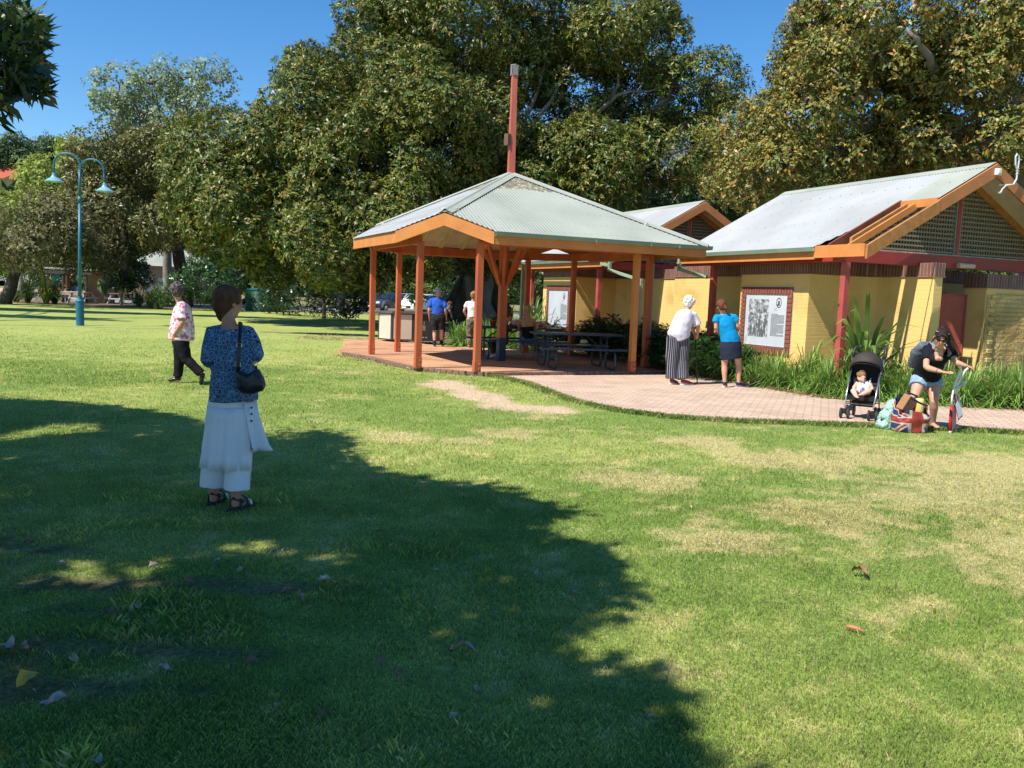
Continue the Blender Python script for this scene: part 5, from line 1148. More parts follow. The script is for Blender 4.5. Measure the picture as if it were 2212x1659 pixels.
for sx in (-1, 1): mb.tube([P(sx * .012, .084, .088), P(sx * .055, .078, .055), P(sx * .078, .045, .0), P(sx * .085, .02, -.09)], [.014, .018, .014, .006], 7)
mb.ell(P(0, .03, .08), (.068, .058, .036), M)
soft(rel(rt, mb), 'hair', hairmat('black_brown_hair', (.012, .008, .007), (.04, .022, .016), (1, 1, .4)), rt, .0075, 2, wr=.003, wsc=30)
mb = MB(); mb.tube([P(.086 * cos(a), -.005 + .06 * 0 + .088 * sin(a) * .6, .085 + .012 * sin(a)) for a in np.linspace(.15, pi - .15, 12)], [(.002, .004)] * 12, 6); rel(rt, mb).build('headband', mat('silver_grey_band', (.5, .5, .52), None, rough=.4), rt)
glasses(rt, P, M)
mb = MB(); mb.ell(P(0, .093, -.060), (.021, .006, .008), M); rel(rt, mb).build('lips', M_lip, rt, smooth=True)
mb = MB(); q = lerp(J['elL'], J['wrL'], .82); d = (J['wrL'] - J['elL']).normalized(); mb.tube([q + (d.orthogonal() * cos(a) + d.cross(d.orthogonal()) * sin(a)) * .030 for a in np.linspace(0, 2 * pi, 15)], .0025, 5); rel(rt, mb).build('wristband', M_black, rt)
bp_ = thing('backpack', 'grey and navy backpack on the back of the bending woman', 'backpack', aj(600, 520, 11.62))
mb = MB(); mb.tube([aj(545, 640, 11.85), aj(575, 560, 11.78), aj(610, 450, 11.66), aj(655, 350, 11.56)], [(.13, .075), (.15, .10), (.15, .10), (.10, .06)], 18, side=side); rel(bp_, mb); soft(mb, 'pack', mat('slate_nylon', (.085, .10, .15), (.13, .145, .20), 7, .7, .001, 120), bp_, .011, 5, wr=.012, wsc=9)
for (q, o) in ((('shL'), .22), (('shR'), .22)):
    a = lerp(J[q], shm, o + .12); mb = MB(); fr_ = V(0, -.085, -.0)
    mb.tube([a + V(0, .10, .0), a + V(0, .02, .082), a + V(0, -.075, .045), a + V(0, -.115, -.06), lerp(a, pel, .45) + V(0, -.145, 0), lerp(a, pel, .62) + V(0, -.05, 0)], [(.028, .008)] * 6, 8, side=side); rel(bp_, mb).build('shoulder_strap', mat('grey_webbing', (.20, .225, .27), (.16, .18, .22), 20, .8), bp_, smooth=True)
# ================= seated people at the rear table
def ay6(a, b, Y): return AY((1400 + a / 2.011) / 1.8228, (1050 + b / 2.011) / 1.8228, Y)
Y0 = 20.75
J = dict(head=ay6(1362, 340, Y0 + .05), neck=ay6(1362, 395, Y0), shL=ay6(1300, 425, Y0), shR=ay6(1412, 422, Y0), elL=ay6(1290, 500, Y0 + .15), wrL=ay6(1330, 500, Y0 + .36), elR=ay6(1420, 500, Y0 + .15), wrR=ay6(1400, 505, Y0 + .36),
         hipL=ay6(1335, 580, Y0), hipR=ay6(1405, 580, Y0), knL=ay6(1325, 575, Y0 + .42), knR=ay6(1405, 575, Y0 + .42), anL=ay6(1318, 705, Y0 + .36), anR=ay6(1400, 705, Y0 + .36), toL=ay6(1318, 712, Y0 + .5), toR=ay6(1400, 712, Y0 + .5), z0=GZ, fwd=V(0, 1, 0))
for s in 'LR': J['an' + s].z = GZ + .08; J['to' + s].z = GZ + .03; J['kn' + s].z = .58
rt, P, M, torso, side, pel, shm = human('blonde woman in black strapless top sitting at the rear picnic table', J, M_skin2, look=V(-.3, .9, 0), voxel=.011)
mb = MB(); mb.tube([pel + V(0, 0, .02), lerp(pel, shm, .3), lerp(pel, shm, .68)], [(.165, .125), (.142, .115), (.155, .122)], 20, side=side); soft(rel(rt, mb), 'strapless_top', cloth('black_cotton', (.010, .011, .015)), rt, .011, 3, wr=.004)
mb = MB(); trousers(mb, J, .55, (.112, .105, .10), pel, side, waist=.04); soft(rel(rt, mb), 'denim_shorts', cloth('blue_denim', (.07, .11, .20)), rt, .012, 3, wr=.005)
mb = MB(); mb.ell(P(0, -.018, .035), (.084, .1, .086), M); mb.ell(P(0, -.07, .06), (.05, .05, .05), M); mb.tube([P(0, -.08, .03), P(.0, -.085, -.06), P(0, -.07, -.10)], [.04, .03, .015], 9); soft(rel(rt, mb), 'hair', hairmat('blonde_hair', (.30, .18, .08), (.42, .28, .14)), rt, .010, 3, wr=.005, wsc=26)
Y0 = 20.9
J = dict(head=ay6(1215, 395, Y0), neck=ay6(1200, 425, Y0), shL=ay6(1175, 450, Y0 - .17), shR=ay6(1180, 450, Y0 + .17), elL=ay6(1180, 535, Y0 - .2), wrL=ay6(1105, 570, Y0 - .25), elR=ay6(1240, 520, Y0 + .2), wrR=ay6(1290, 500, Y0 + .15),
         hipL=ay6(1165, 585, Y0 - .1), hipR=ay6(1165, 585, Y0 + .1), knL=ay6(1080, 590, Y0 - .12), knR=ay6(1085, 592, Y0 + .12), anL=ay6(1095, 700, Y0 - .12), anR=ay6(1095, 700, Y0 + .12), toL=ay6(1065, 712, Y0 - .12), toR=ay6(1065, 712, Y0 + .12), z0=GZ, fwd=V(-1, 0, 0))
for s in 'LR': J['an' + s].z = GZ + .08; J['to' + s].z = GZ + .03
rt, P, M, torso, side, pel, shm = human('person in olive shirt sitting sideways on the bench behind the centre post of the shelter', J, M_skin2, look=V(.8, .4, -.1), voxel=.012, fem=False)
mb = MB(); torso(mb, .018, gg=1.05); sleeves(mb, J, .85, 1.3); soft(rel(rt, mb), 'shirt', cloth('olive_cotton', (.13, .085, .045), (.10, .07, .04)), rt, .012, 4, wr=.010)
mb = MB(); trousers(mb, J, 1.85, (.112, .105, .09, .08, .075), pel, side); soft(rel(rt, mb), 'trousers', cloth('brown_cotton', (.06, .045, .035)), rt, .012, 3, wr=.007)
mb = MB(); mb.ell(P(0, -.018, .035), (.084, .1, .086), M); soft(rel(rt, mb), 'hair', hairmat('brown_hair', (.065, .028, .014), (.12, .055, .028)), rt, .011, 2)
for s in 'LR':
    mb = MB(); shoe(mb, J['an' + s], J['to' + s]); soft(rel(rt, mb), 'shoe', mat('white_trainer', (.5, .5, .5), None, rough=.5), rt, .01, 2)
# ------------------------------------------------------------------ picnic tables
def picnic_table(label, x, y, rz, L=2.0, z=.07, name='picnic_table'):
    t = thing(name, label, 'picnic table', (x, y, z), rz, 'blue picnic tables under the shelter')
    for k in range(3): MB().bb(-L / 2, L / 2, -.37 + k * .25, -.37 + k * .25 + .24, .72, .762).build('tabletop_plank', M_blue, t, bevel=.005)
    for s in (-1, 1): MB().bb(-L / 2, L / 2, s * .72 - .14, s * .72 + .14, .425, .465).build('bench', M_blue, t, bevel=.006)
    for sx in (-1, 1):
        X = sx * (L / 2 - .32); mb = MB()
        for s in (-1, 1):
            # upright with bench loop, a continuous bent tube
            pts = [(X, s * .20, .70), (X, s * .17, .40), (X, s * .13, .10)]
            for a in np.linspace(pi, 1.5 * pi, 5): pts.append((X, s * (.23 - .11 * -cos(a) * -1 - .0), .11 + .09 * sin(a)))
            pts = [(X, s * .22, .70), (X, s * .17, .14), (X, s * .20, .05), (X, s * .27, .022), (X, s * .74, .022), (X, s * .83, .05), (X, s * .86, .14), (X, s * .84, .30), (X, s * .80, .385), (X, s * .70, .42), (X, s * .17, .42)]
            mb.tube(pts, .024, 8)
        mb.bb(X - .02, X + .02, -.36, .36, .69, .718); mb.build('leg_frame', M_bluemetal, t, smooth=True)
        MB().tube([(X, 0, .42), (X - sx * .42, 0, .70)], .014, 6).build('brace', M_bluemetal, t)
    return t
picnic_table('blue picnic table with nobody at it, nearest the paved path', 1.38, 19.05, radians(12), 1.95)
picnic_table('blue picnic table behind the centre post where two people sit', .05, 21.35, radians(12), 2.3)
st = thing('sun_hat', 'cream straw hat with black band resting on the bench of the empty table', 'hat', (1.62, 19.72, .535), .3)
mb = MB().lathe([(.17, .0), (.175, .012), (.11, .012), (.095, .03), (.08, .11), (.05, .125), (.005, .118)], (0, 0, 0), 24); mb.build('straw_body', mat('cream_straw', (.62, .56, .46), (.5, .44, .34), 40, .8), st, smooth=True)
MB().lathe([(.101, .02), (.094, .05), (.09, .05), (.096, .02)], (0, 0, 0), 24).build('hat_band', M_black, st, smooth=True)
# things on the rear table
tc_ = thing('patterned_cloth', 'white and red patterned cloth bundle lying on the rear picnic table', 'cloth', (.35, 21.25, .835))
mb = MB()
for i in range(9): mb.ell((random.uniform(-.42, .5), random.uniform(-.15, .2), random.uniform(.03, .10)), (random.uniform(.10, .2), .12, random.uniform(.06, .12)), None, 10, 6)
soft(mb, 'cloth_body', mat('red_white_print', (.62, .52, .48), (.45, .12, .09), 9, .9, lo=.48, hi=.55), tc_, .014, 2, wr=.02, wsc=8)
tp = thing('potted_plant', 'leafy plant in red pot on the rear picnic table', 'plant pot', (-.52, 21.15, .832))
MB().lathe([(.06, 0), (.085, .14), (.09, .14), (.09, .16), (.075, .16), (.07, .12)], (0, 0, 0), 16).build('pot', mat('red_pot', (.40, .07, .035), None, rough=.5), tp, smooth=True)
mb = MB(); r_ = random.Random(4)
for i in range(16):
    a = r_.uniform(0, 6.28); l = r_.uniform(.14, .26); e = r_.uniform(.3, 1.1); d = V(cos(a), sin(a), 0); s_ = V(-sin(a), cos(a), 0); p0 = V(0, 0, .13); p1 = p0 + d * l * .5 * cos(e) + V(0, 0, l * .5); p2 = p0 + d * l + V(0, 0, l * .55 * sin(e))
    mb.add([p0, p1 + s_ * .04, p2, p1 - s_ * .04], [(0, 1, 2, 3)])
mb.build('leaves', mat('pot_leaf', (.06, .14, .03), (.12, .2, .05), 9, .4), tp)
# ------------------------------------------------------------------ barbecue
bq = thing('barbecue', 'park barbecue cabinet with cream side panels, dark door and steel benchtop', 'barbecue', (-4.18, 26.3, .07), radians(11))
# local: x along the front, y back
M_bqc = mat('cream_laminate', (.60, .52, .40), (.54, .46, .35), 1.5, .6); M_bqd = mat('charcoal_steel', (.03, .028, .027), (.045, .04, .038), 6, .45)
MB().prism([(.02, .25), (.42, -.28), (1.95, -.18), (1.95, .62), (.3, .75)], .05, .86).build('cabinet', M_bqd, bq, norm=True, bevel=.01)
def panel(p, q, z0, z1, off, name, m_):
    p, q = V(*p, 0), V(*q, 0); d = (q - p).normalized(); n_ = V(d.y, -d.x, 0); return MB().extr([p + V(0, 0, z0) + n_ * off, q + V(0, 0, z0) + n_ * off, q + V(0, 0, z1) + n_ * off, p + V(0, 0, z1) + n_ * off], n_ * -.012).build(name, m_, bq, norm=True)
panel((.06, .20), (.38, -.23), .09, .84, .006, 'side_panel', M_bqc); panel((.47, -.275), (1.02, -.238), .09, .84, .006, 'front_panel', M_bqc)
dr = panel((1.05, -.236), (1.6, -.20), .07, .84, .008, 'door', M_bqd)
MB().box((1.16, -.245, .50), (.03, .01, .03)).build('latch', M_steel, dr)
lb = MB(); r_ = random.Random(8)
for i in range(7): lb.box((1.40, -.2265, .52 - i * .022), (.10 + r_.uniform(-.04, .02), .002, .010))
lb.box((1.40, -.2265, .60), (.012, .002, .09)); lb.lathe([(.018, 0), (.018, .002)], (1.4, -.2265, .545), 8)
lb.build('safety_label', mat('grey_label', (.40, .38, .36), None, rough=.5), dr)
for i in range(4): MB().box((1.2 + i * .09, -.236 + .006 * i, .16), (.05, .003, .03)).build('label_row', mat('grey_label', (0, 0, 0)), dr)  # bottom row of the safety label's marks, built as separate parts; no vents here
MB().prism([(-.06, .22), (.40, -.34), (2.02, -.24), (2.02, .68), (.26, .82)], .862, .93).build('benchtop', mat('steel_benchtop', (.09, .09, .10), (.14, .14, .15), 7, .35, metal=.4), bq, norm=True, bevel=.008)
# ------------------------------------------------------------------ twin arm lamp post
lp = thing('street_lamp', 'blue twin arm lamp post with two conical shades standing on the lawn', 'street lamp', (-15.38, 30.37, 0))
M_teal = mat('teal_lamp_paint', (.012, .12, .19), (.02, .15, .23), 5, .4, .001, 30); M_shade = mat('pale_blue_shade', (.16, .36, .50), (.2, .42, .56), 6, .35)
lean = V(.012, 0, 1)
MB().lathe([(.135, 0), (.135, .82), (.145, .83), (.145, .87), (.09, .93), (.075, 1.02)], (0, 0, 0), 20).build('base', M_teal, lp, smooth=False)
mb = MB(); mb.tube([V(0, 0, .95), lean * 4.35], [.062, .050], 14); mb.tube([lean * 4.28, lean * 4.5], [.064, .064], 14); mb.tube([lean * 4.5, lean * 5.42], [.045, .042], 14); mb.build('pole', M_teal, lp, smooth=True)
A_ = radians(-9); top = lean * 5.38
for sx, ww in ((-1, .92), (1, .84)):
    f = lambda x, z: top + V(x * cos(A_) - z * sin(A_), 0, x * sin(A_) + z * cos(A_))
    pts = [f(0, -.12), f(sx * .02, .02)] + [f(sx * (ww / 2 - ww / 2 * cos(a)), .12 + (ww / 2) * sin(a) * .85) for a in np.linspace(.25, pi, 12)]
    e = pts[-1]; pts += [e + V(sx * .01, 0, -.15), e + V(sx * .015, 0, -.36)]
    MB().tube(pts, .032, 10).build('arm', M_teal, lp, smooth=True); q = pts[-1]
    sh_ = MB().lathe([(.05, .0), (.055, -.05), (.07, -.06), (.07, -.10), (.10, -.15), (.30, -.29), (.31, -.30), (.305, -.31), (.09, -.17), (.05, -.1)], q, 24).build('lamp_shade', M_shade, lp, smooth=False)
    MB().ell(q + V(0, 0, -.27), (.12, .12, .07)).build('lamp_diffuser', mat('frosted_diffuser', (.55, .53, .45), None, rough=.4), sh_, smooth=True)
# ------------------------------------------------------------------ stroller with baby
ZS = zz(3280, 1350, 4.74)
def as_(a, b, Y): return AY(*ZS(a, b), Y)
SX = Vector((5.12, 12.42, .012)); SR = radians(148)
stx = thing('stroller', 'black umbrella stroller with brown hood parked on the paved path', 'stroller', SX, SR)
M_tub = M_steel; M_fab = mat('black_nylon', (.012, .012, .014), (.02, .02, .022), 9, .7, .001, 90); M_hood = mat('brown_black_hood', (.045, .034, .028), (.035, .027, .022), 6, .75, .002, 20)
# local: +y forward, x right, width .44
hw = .20
for s in (-1, 1):
    mb = MB(); mb.tube([(s * .19, .25, .17), (s * hw, .16, .36), (s * hw, -.04, .66)], .011, 8); mb.build('front_tube', M_tub, stx, smooth=True)
    mb = MB(); mb.tube([(s * .20, -.20, .14), (s * hw, -.02, .52), (s * hw, .0, .56)], .010, 8); mb.build('rear_tube', M_tub, stx, smooth=True)
    mb = MB(); mb.tube([(s * hw, -.02, .62), (s * (hw + .015), -.20, .86)], .012, 8); mb.build('push_tube', M_tub, stx, smooth=True)
    mb = MB(); mb.tube([(s * (hw + .015), -.20, .86), (s * (hw + .02), -.28, .97), (s * (hw + .005), -.31, 1.01), (s * (hw - .05), -.30, 1.03), (s * (hw - .10), -.28, 1.02)], .019, 10); mb.build('handle', M_black, stx, smooth=True)
    for (x, y, r) in ((s * .19, .25, .075), (s * .20, -.22, .078)):
        mb = MB(); mb.box((x, y, .115), (.045, .05, .06)); mb.tube([(x - .075, y, .078), (x + .075, y, .078)], .008, 8); cs = mb.build('caster', M_black, stx)
        for dx in (-.05, .05):
            wh = MB(); n_ = 20; prof = [(.032, -.014), (r, -.014), (r, .014), (.032, .014)]
            vs = [];
            for rr_, xx in [(r * .74, -.013), (r * .93, -.014), (r, -.007), (r, .007), (r * .93, .014), (r * .74, .013)]:
                for k in range(n_): vs.append((x + dx + xx, y + rr_ * cos(2 * pi * k / n_), .078 + rr_ * sin(2 * pi * k / n_)))
            fs = [(i * n_ + k, i * n_ + (k + 1) % n_, (i + 1) * n_ + (k + 1) % n_, (i + 1) * n_ + k) for i in range(5) for k in range(n_)]; wh.add(vs, fs)
            wo = wh.build('wheel', mat('rubber_tyre', (.03, .03, .032), None, rough=.75), stx, smooth=True)
            MB().tube([(x + dx - .011, y, .078), (x + dx + .011, y, .078)], r * .76, n_).build('rim', mat('grey_wheel_hub', (.22, .22, .22), None, rough=.5), wo)
MB().tube([(-.19, .22, .22), (.19, .22, .22)], .008, 8).build('crossbar', M_black, stx)
for s in (-1, 1): MB().tube([(s * .19, .20, .24), (-s * .19, -.16, .22)], .008, 6).build('scissor_brace', M_black, stx)
# seat and back
mb = MB(); mb.add([(-hw, .17, .33), (hw, .17, .33), (hw, -.06, .29), (-hw, -.06, .29), (-hw, -.21, .86), (hw, -.21, .86), (-hw * .9, .16, .27), (hw * .9, .16, .27)], [(0, 1, 2, 3), (3, 2, 5, 4), (0, 1, 7, 6)])
so_ = mb.build('seat', M_fab, stx); sl = so_.modifiers.new('s', 'SOLIDIFY'); sl.thickness = .03
for s in (-1, 1):
    mb = MB(); mb.add([(s * hw, .15, .33), (s * hw, -.05, .30), (s * hw, -.20, .84), (s * hw, -.02, .66)], [(0, 1, 2, 3)]); q = mb.build('seat_side', M_fab, stx); q.modifiers.new('s', 'SOLIDIFY').thickness = .012
mb = MB(); mb.extr([(-.15, .02, .17), (.15, .02, .17), (.15, -.2, .2), (-.15, -.2, .2)], (0, 0, .07)); mb.build('basket', M_fab, stx, norm=True)
mb = MB(); vs = []; na, nb = 12, 14
for i in range(na + 1):
    ph = -.45 + 1.75 * i / na      # fan angle
    for j in range(nb + 1):
        th = pi * j / nb; x = (hw + .02) * cos(th); h_ = .305 * (sin(th) ** .7)
        vs.append((x, -.12 + h_ * sin(ph * .95 - .25) * 1.0, .66 + h_ * cos(ph * .95 - .25)))
mb.add(vs, [(i * (nb + 1) + j, i * (nb + 1) + j + 1, (i + 1) * (nb + 1) + j + 1, (i + 1) * (nb + 1) + j) for i in range(na) for j in range(nb)])
hd = mb.build('hood', M_hood, stx, smooth=True); hd.modifiers.new('s', 'SOLIDIFY').thickness = .006
for a in (1.4, .45): MB().tube([((hw + .024) * cos(th), -.12 + .310 * (sin(th) ** .7) * sin(a * .95 - .25), .66 + .310 * (sin(th) ** .7) * cos(a * .95 - .25)) for th in np.linspace(0.02, pi - .02, 15)], .006, 6).build('hood_rib', M_black, hd)
for s in (-1, 1): MB().tube([(s * .07, -.13, .60), (s * .065, -.01, .50), (s * .04, .03, .40)], [(.012, .003)] * 3, 6).build('harness_strap', mat('pale_strap', (.55, .56, .58), None, rough=.6), stx)
# baby in stroller coordinates -> world
Ms = Matrix.Translation(SX) @ Matrix.Rotation(SR, 4, 'Z')
W_ = lambda x, y, z: Ms @ Vector((x, y, z))
bb_ = thing('baby', 'curly haired baby in white top with a dummy sitting in the stroller', 'baby', W_(0, .02, .34))
mb = MB(); hx = W_(.03, .045, .60); lk = (Ms.to_3x3() @ V(-.55, .85, -.1)).normalized()
Pb, Mb = head_mesh(mb, hx, lk, V(0, 0, 1), .74); mb.ell(hx + lk * .012 + V(0, 0, -.028), (.056, .056, .042))
mb.tube([W_(0, .03, .36), W_(0, .02, .42), W_(.0, .01, .50), W_(.0, .02, .55)], [(.09, .07), (.085, .07), (.085, .06), (.035, .035)], 14, side=(Ms.to_3x3() @ V(1, 0, 0)))
for s, pts in ((1, [(.08, .02, .515), (.125, .05, .44), (.10, .13, .39)]), (-1, [(-.08, .02, .515), (-.125, .05, .44), (-.06, .13, .40)])):
    q = [W_(*p) for p in pts]; mb.tube(q, [.030, .027, .02], 10); hand(mb, q[-1], (q[-1] - q[-2]), V(0, 0, 1), V(0, 0, 1).cross(q[-1] - q[-2]) * s, .55, .7)
for s, pts in ((1, [(.05, .05, .36), (.11, .17, .40), (.05, .24, .33)]), (-1, [(-.05, .05, .36), (-.10, .17, .42), (-.03, .25, .37)])):
    q = [W_(*p) for p in pts]; mb.tube(q, [.048, .04, .028], 10); d = Ms.to_3x3() @ V(-s * .5, .8, -.1); d.normalize(); mb.tube([q[-1] - d * .01, q[-1] + d * .05, q[-1] + d * .07], [(.022, .02), (.024, .014), (.014, .009)], 8)
mb.shift(bb_.location); soft(mb, 'body', M_skinb, bb_, .0055, 4)
mb = MB(); mb.tube([W_(0, .035, .37), W_(0, .03, .43), W_(0, .02, .50), W_(.0, .03, .545)], [(.100, .085), (.094, .082), (.092, .07), (.05, .045)], 14, side=(Ms.to_3x3() @ V(1, 0, 0))); soft(rel(bb_, mb), 'white_top', cloth('baby_white', (.74, .73, .74)), bb_, .006, 3, wr=.004, wsc=20)
mb = MB(); mb.ell(Pb(0, -.02, .035), (.064, .074, .064), Mb)
for i in range(50):
    a, b = random.uniform(0, 6.28), random.uniform(-.1, 1.5); mb.ell(Pb(.078 * cos(a) * cos(b), -.028 + .086 * sin(a) * cos(b), .04 + .08 * sin(b)), random.uniform(.009, .015), Mb, 7, 5)
soft(rel(bb_, mb), 'hair', hairmat('light_brown_curls', (.16, .08, .035), (.28, .15, .07)), bb_, .005, 1)
mb = MB(); mb.ell(Pb(0, .102, -.058), (.016, .008, .013), Mb); mb.ell(Pb(0, .115, -.058), (.008, .007, .008), Mb); rel(bb_, mb).build('dummy', mat('lilac_plastic', (.36, .36, .62), None, rough=.3), bb_, smooth=True)
mb = MB(); [mb.ell(Pb(s * .032, .078, .004), (.0085, .006, .006), Mb) for s in (-1, 1)]; rel(bb_, mb).build('eye', M_eye, bb_, smooth=True)
mb = MB(); mb.tube([W_(.0, .12, .37), W_(0, .13, .46)], [(.028, .022), (.032, .024)], 8); rel(bb_, mb).build('drink_cup', mat('blue_white_cup', (.55, .6, .7), (.05, .07, .2), 22, .4), bb_)
# ------------------------------------------------------------------ shopping bag, plastic bag, folding chair
b0 = G(1966, 932); fbg = thing('shopping_bag', 'large open shopping bag printed with a British flag standing at the path edge', 'bag', (b0.x + .02, b0.y + .05, 0), radians(6))
NU, NV_ = 56, 36; Wd, Hh = .44, .33
def jack(u, v):
    x, y = (u - .5) * 2, (v - .5) * 2 * .62
    if abs(x) < .12 or abs(y) < .12: return 1
    if abs(x) < .20 or abs(y) < .20: return 0
    d1 = abs(y - x * .62) / 1.18; d2 = abs(y + x * .62) / 1.18
    if min(d1, d2) < .050: return 1
    if min(d1, d2) < .13: return 0
    return 2
def bagpt(u, v, f):
    # u round, v up
    ang = u * 2 * pi; sq = .60
    cx_, sy_ = cos(ang), sin(ang); X = (abs(cx_) ** sq) * (1 if cx_ > 0 else -1); Y = (abs(sy_) ** sq) * (1 if sy_ > 0 else -1)
    bul = 1 + .10 * sin(pi * v) - .06 * v; topn = .035 * sin(ang * 3 + 1) * v ** 3
    p = V(X * Wd / 2 * bul, Y * .15 * bul, v * (Hh + topn + (-.07 * (1 if Y < -.3 else 0) + .07 * (1 if Y > .3 and X < .2 else 0)) * v ** 2))
    nz = noise.noise(p * 7) * .034 + noise.noise(p * 17) * .014; p += V(X, Y * .8, 0) * nz; return p
vs = [bagpt(i / (2 * NU), j / NV_, 0) for j in range(NV_ + 1) for i in range(2 * NU)]; fs = []; mi = []
for j in range(NV_):
    for i in range(2 * NU):
        a = j * 2 * NU + i; b = j * 2 * NU + (i + 1) % (2 * NU); fs.append((a, b, b + 2 * NU, a + 2 * NU))
        uu = (i + .5) / (2 * NU); v = (j + .5) / NV_
        u = (uu * 2) % 1; u = 1 - u if uu < .5 else u
        mi.append(jack(u if uu >= .5 else u, v * .92 + .04))
mb = MB().add(vs, fs); mb.mi = mi; mb.cur = 0
bo = mb.build('bag_body', [mat('bag_white', (.46, .40, .33), (.36, .31, .25), 9, .5), mat('bag_red', (.33, .045, .03), (.24, .03, .022), 9, .45), mat('bag_navy', (.02, .027, .10), (.03, .04, .13), 9, .45)], fbg, smooth=True); bo.modifiers.new('s', 'SOLIDIFY').thickness = .004
for y in (-.13, .12):
    MB().tube([(-.14, y, .36), (-.12, y - .02, .46), (0, y - .03, .50 if y > 0 else .40), (.12, y - .02, .46 if y > 0 else .36), (.14, y, .36)], [(.014, .003)] * 5, 6).build('bag_handle', mat('bag_navy', (0, 0, 0)), fbg)
it = MB(); it.box((-.07, 0, .36), (.17, .12, .22), M=(Matrix.Rotation(.5, 3, 'Y') @ Matrix.Rotation(.4, 3, 'Z'))); tag(it.build('cardboard_box', mat('brown_cardboard', (.36, .17, .075), (.30, .14, .06), 5, .8), None, loc=fbg.location, bevel=.004), 'small brown cardboard box inside the flag printed bag', 'box')
it = MB(); it.lathe([(.005, 0), (.05, .0), (.055, .03), (.055, .16), (.045, .2), (.005, .205)], (0, 0, 0), 14); tag(it.build('lunch_pack', mat('yellow_plastic', (.66, .48, .16), None, rough=.4), None, smooth=True, loc=fbg.location + V(.10, .0, .24)), 'yellow rounded lunch pack poking out of the flag printed bag', 'container')
mb = MB()
mb.tube([(0, 0, 0), (-.01, 0, .05), (.0, 0, .14), (.03, 0, .24), (.06, 0, .33), (.09, 0, .40)], [(.08, .10), (.115, .12), (.10, .11), (.075, .09), (.05, .07), (.02, .03)], 18)
gbx = G(1925, 928); gb = soft(mb, 'plastic_bag', mat('mint_film', (.34, .60, .50), (.50, .72, .64), 10, .25, .01, 26, trans=.3), None, .008, 1, wr=.035, wsc=13); gb.location = (gbx.x - .02, gbx.y + .14, 0); tag(gb, 'crumpled mint green plastic bag leaning on the flag printed bag', 'bag')
chp = G(2058, 934); fc = thing('folding_chair', 'folded garden chair with white tube frame and red striped fabric held upright', 'folding chair', (chp.x, chp.y, 0), 0)
ac = lambda a, b, dy=0: AY(*ZJ(a, b), chp.y + dy) - V(chp.x, chp.y, 0)
M_tubw = mat('white_tube', (.74, .74, .75), None, rough=.3)
for pts in ([(985, 1160, 0), (990, 1050, 0), (1010, 940, 0), (1040, 840, .02), (1075, 740, .03), (1110, 672, .02), (1095, 664, -.02)], [(1010, 960, .03), (1060, 870, .03), (1120, 770, .02), (1165, 690, 0), (1225, 640, 0), (1232, 655, -.03)],
            [(1055, 1010, .10), (1062, 900, .10), (1100, 790, .09), (1150, 715, .08), (1200, 665, .06)], [(1030, 1000, .06), (1038, 880, .07), (1070, 780, .08), (1110, 690, .08)]):
    MB().tube([ac(*p) for p in pts], .013, 8).build('frame_tube', M_tubw, fc, smooth=True)
MB().tube([ac(962, 1480, -.02), ac(985, 1165, 0)], .022, 8).build('front_rail', mat('red_sleeve', (.55, .015, .03), None, rough=.5), fc, smooth=True)
def striped(name, quad, n, cols, th=.012):
    mb = MB(); p0, p1, p2, p3 = quad; mi = []
    for i in range(n):
        a, b = i / n, (i + 1) / n; c = [lerp(p0, p1, a), lerp(p0, p1, b), lerp(p3, p2, b), lerp(p3, p2, a)]; k0 = len(mb.f); mb.extr(c, (0, th, 0)); mi += [i % 2] * (len(mb.f) - k0)
    mb.mi = mi; return mb.build(name, cols, fc, norm=True)
MR, MW = mat('red_sleeve', (0, 0, 0)), mat('white_stripe', (.66, .6, .56), None, rough=.8)
striped('seat_fabric', [ac(965, 1500, .02), ac(1045, 1440, .10), ac(1050, 1110, .10), ac(990, 1160, .02)], 9, [MR, MW])
striped('back_fabric', [ac(1075, 1345, .05), ac(1135, 1285, .08), ac(1085, 1010, .10), ac(1020, 1030, .05)], 4, [MR, MW, ])
MB().extr([ac(1040, 1150, .03), ac(1080, 1320, .03), ac(1125, 1270, .06), ac(1075, 1060, .06)], (0, .01, 0)).build('flap', mat('blue_grey_canvas', (.48, .52, .60), None, rough=.8), fc, norm=True)
MB().tube([ac(1000, 920, 0), ac(1100, 880, .04), ac(1185, 820, .05)], .006, 6).tube([ac(1010, 950, 0), ac(1110, 890, .04), ac(1190, 840, .05)], .006, 6).build('hinge_rod', M_steel, fc)
for p in ((962, 1500, -.02), (1040, 1450, .1)): q = ac(*p); MB().box((q.x, q.y, .01), (.03, .04, .03)).build('foot_cap', M_white, fc, bevel=.005)
# ------------------------------------------------------------------ water tank
wt = thing('water_tank', 'green corrugated round water tank in front of the hedge', 'water tank', (-16.4, 56.2, 0))
M_tank = mat('green_tank_iron', (.012, .085, .05), (.016, .10, .06), 3, .35)
prof = []; n_ = 17
for i in range(n_ * 4 + 1): prof.append((1.22 + .022 * cos(i * pi / 2), .03 + 1.32 * i / (n_ * 4)))
MB().lathe(prof, (0, 0, 0), 40).build('tank_wall', M_tank, wt, smooth=True); MB().lathe([(1.26, 1.35), (1.26, 1.40), (.6, 1.5), (.02, 1.52)], (0, 0, 0), 40).build('lid', M_tank, wt)
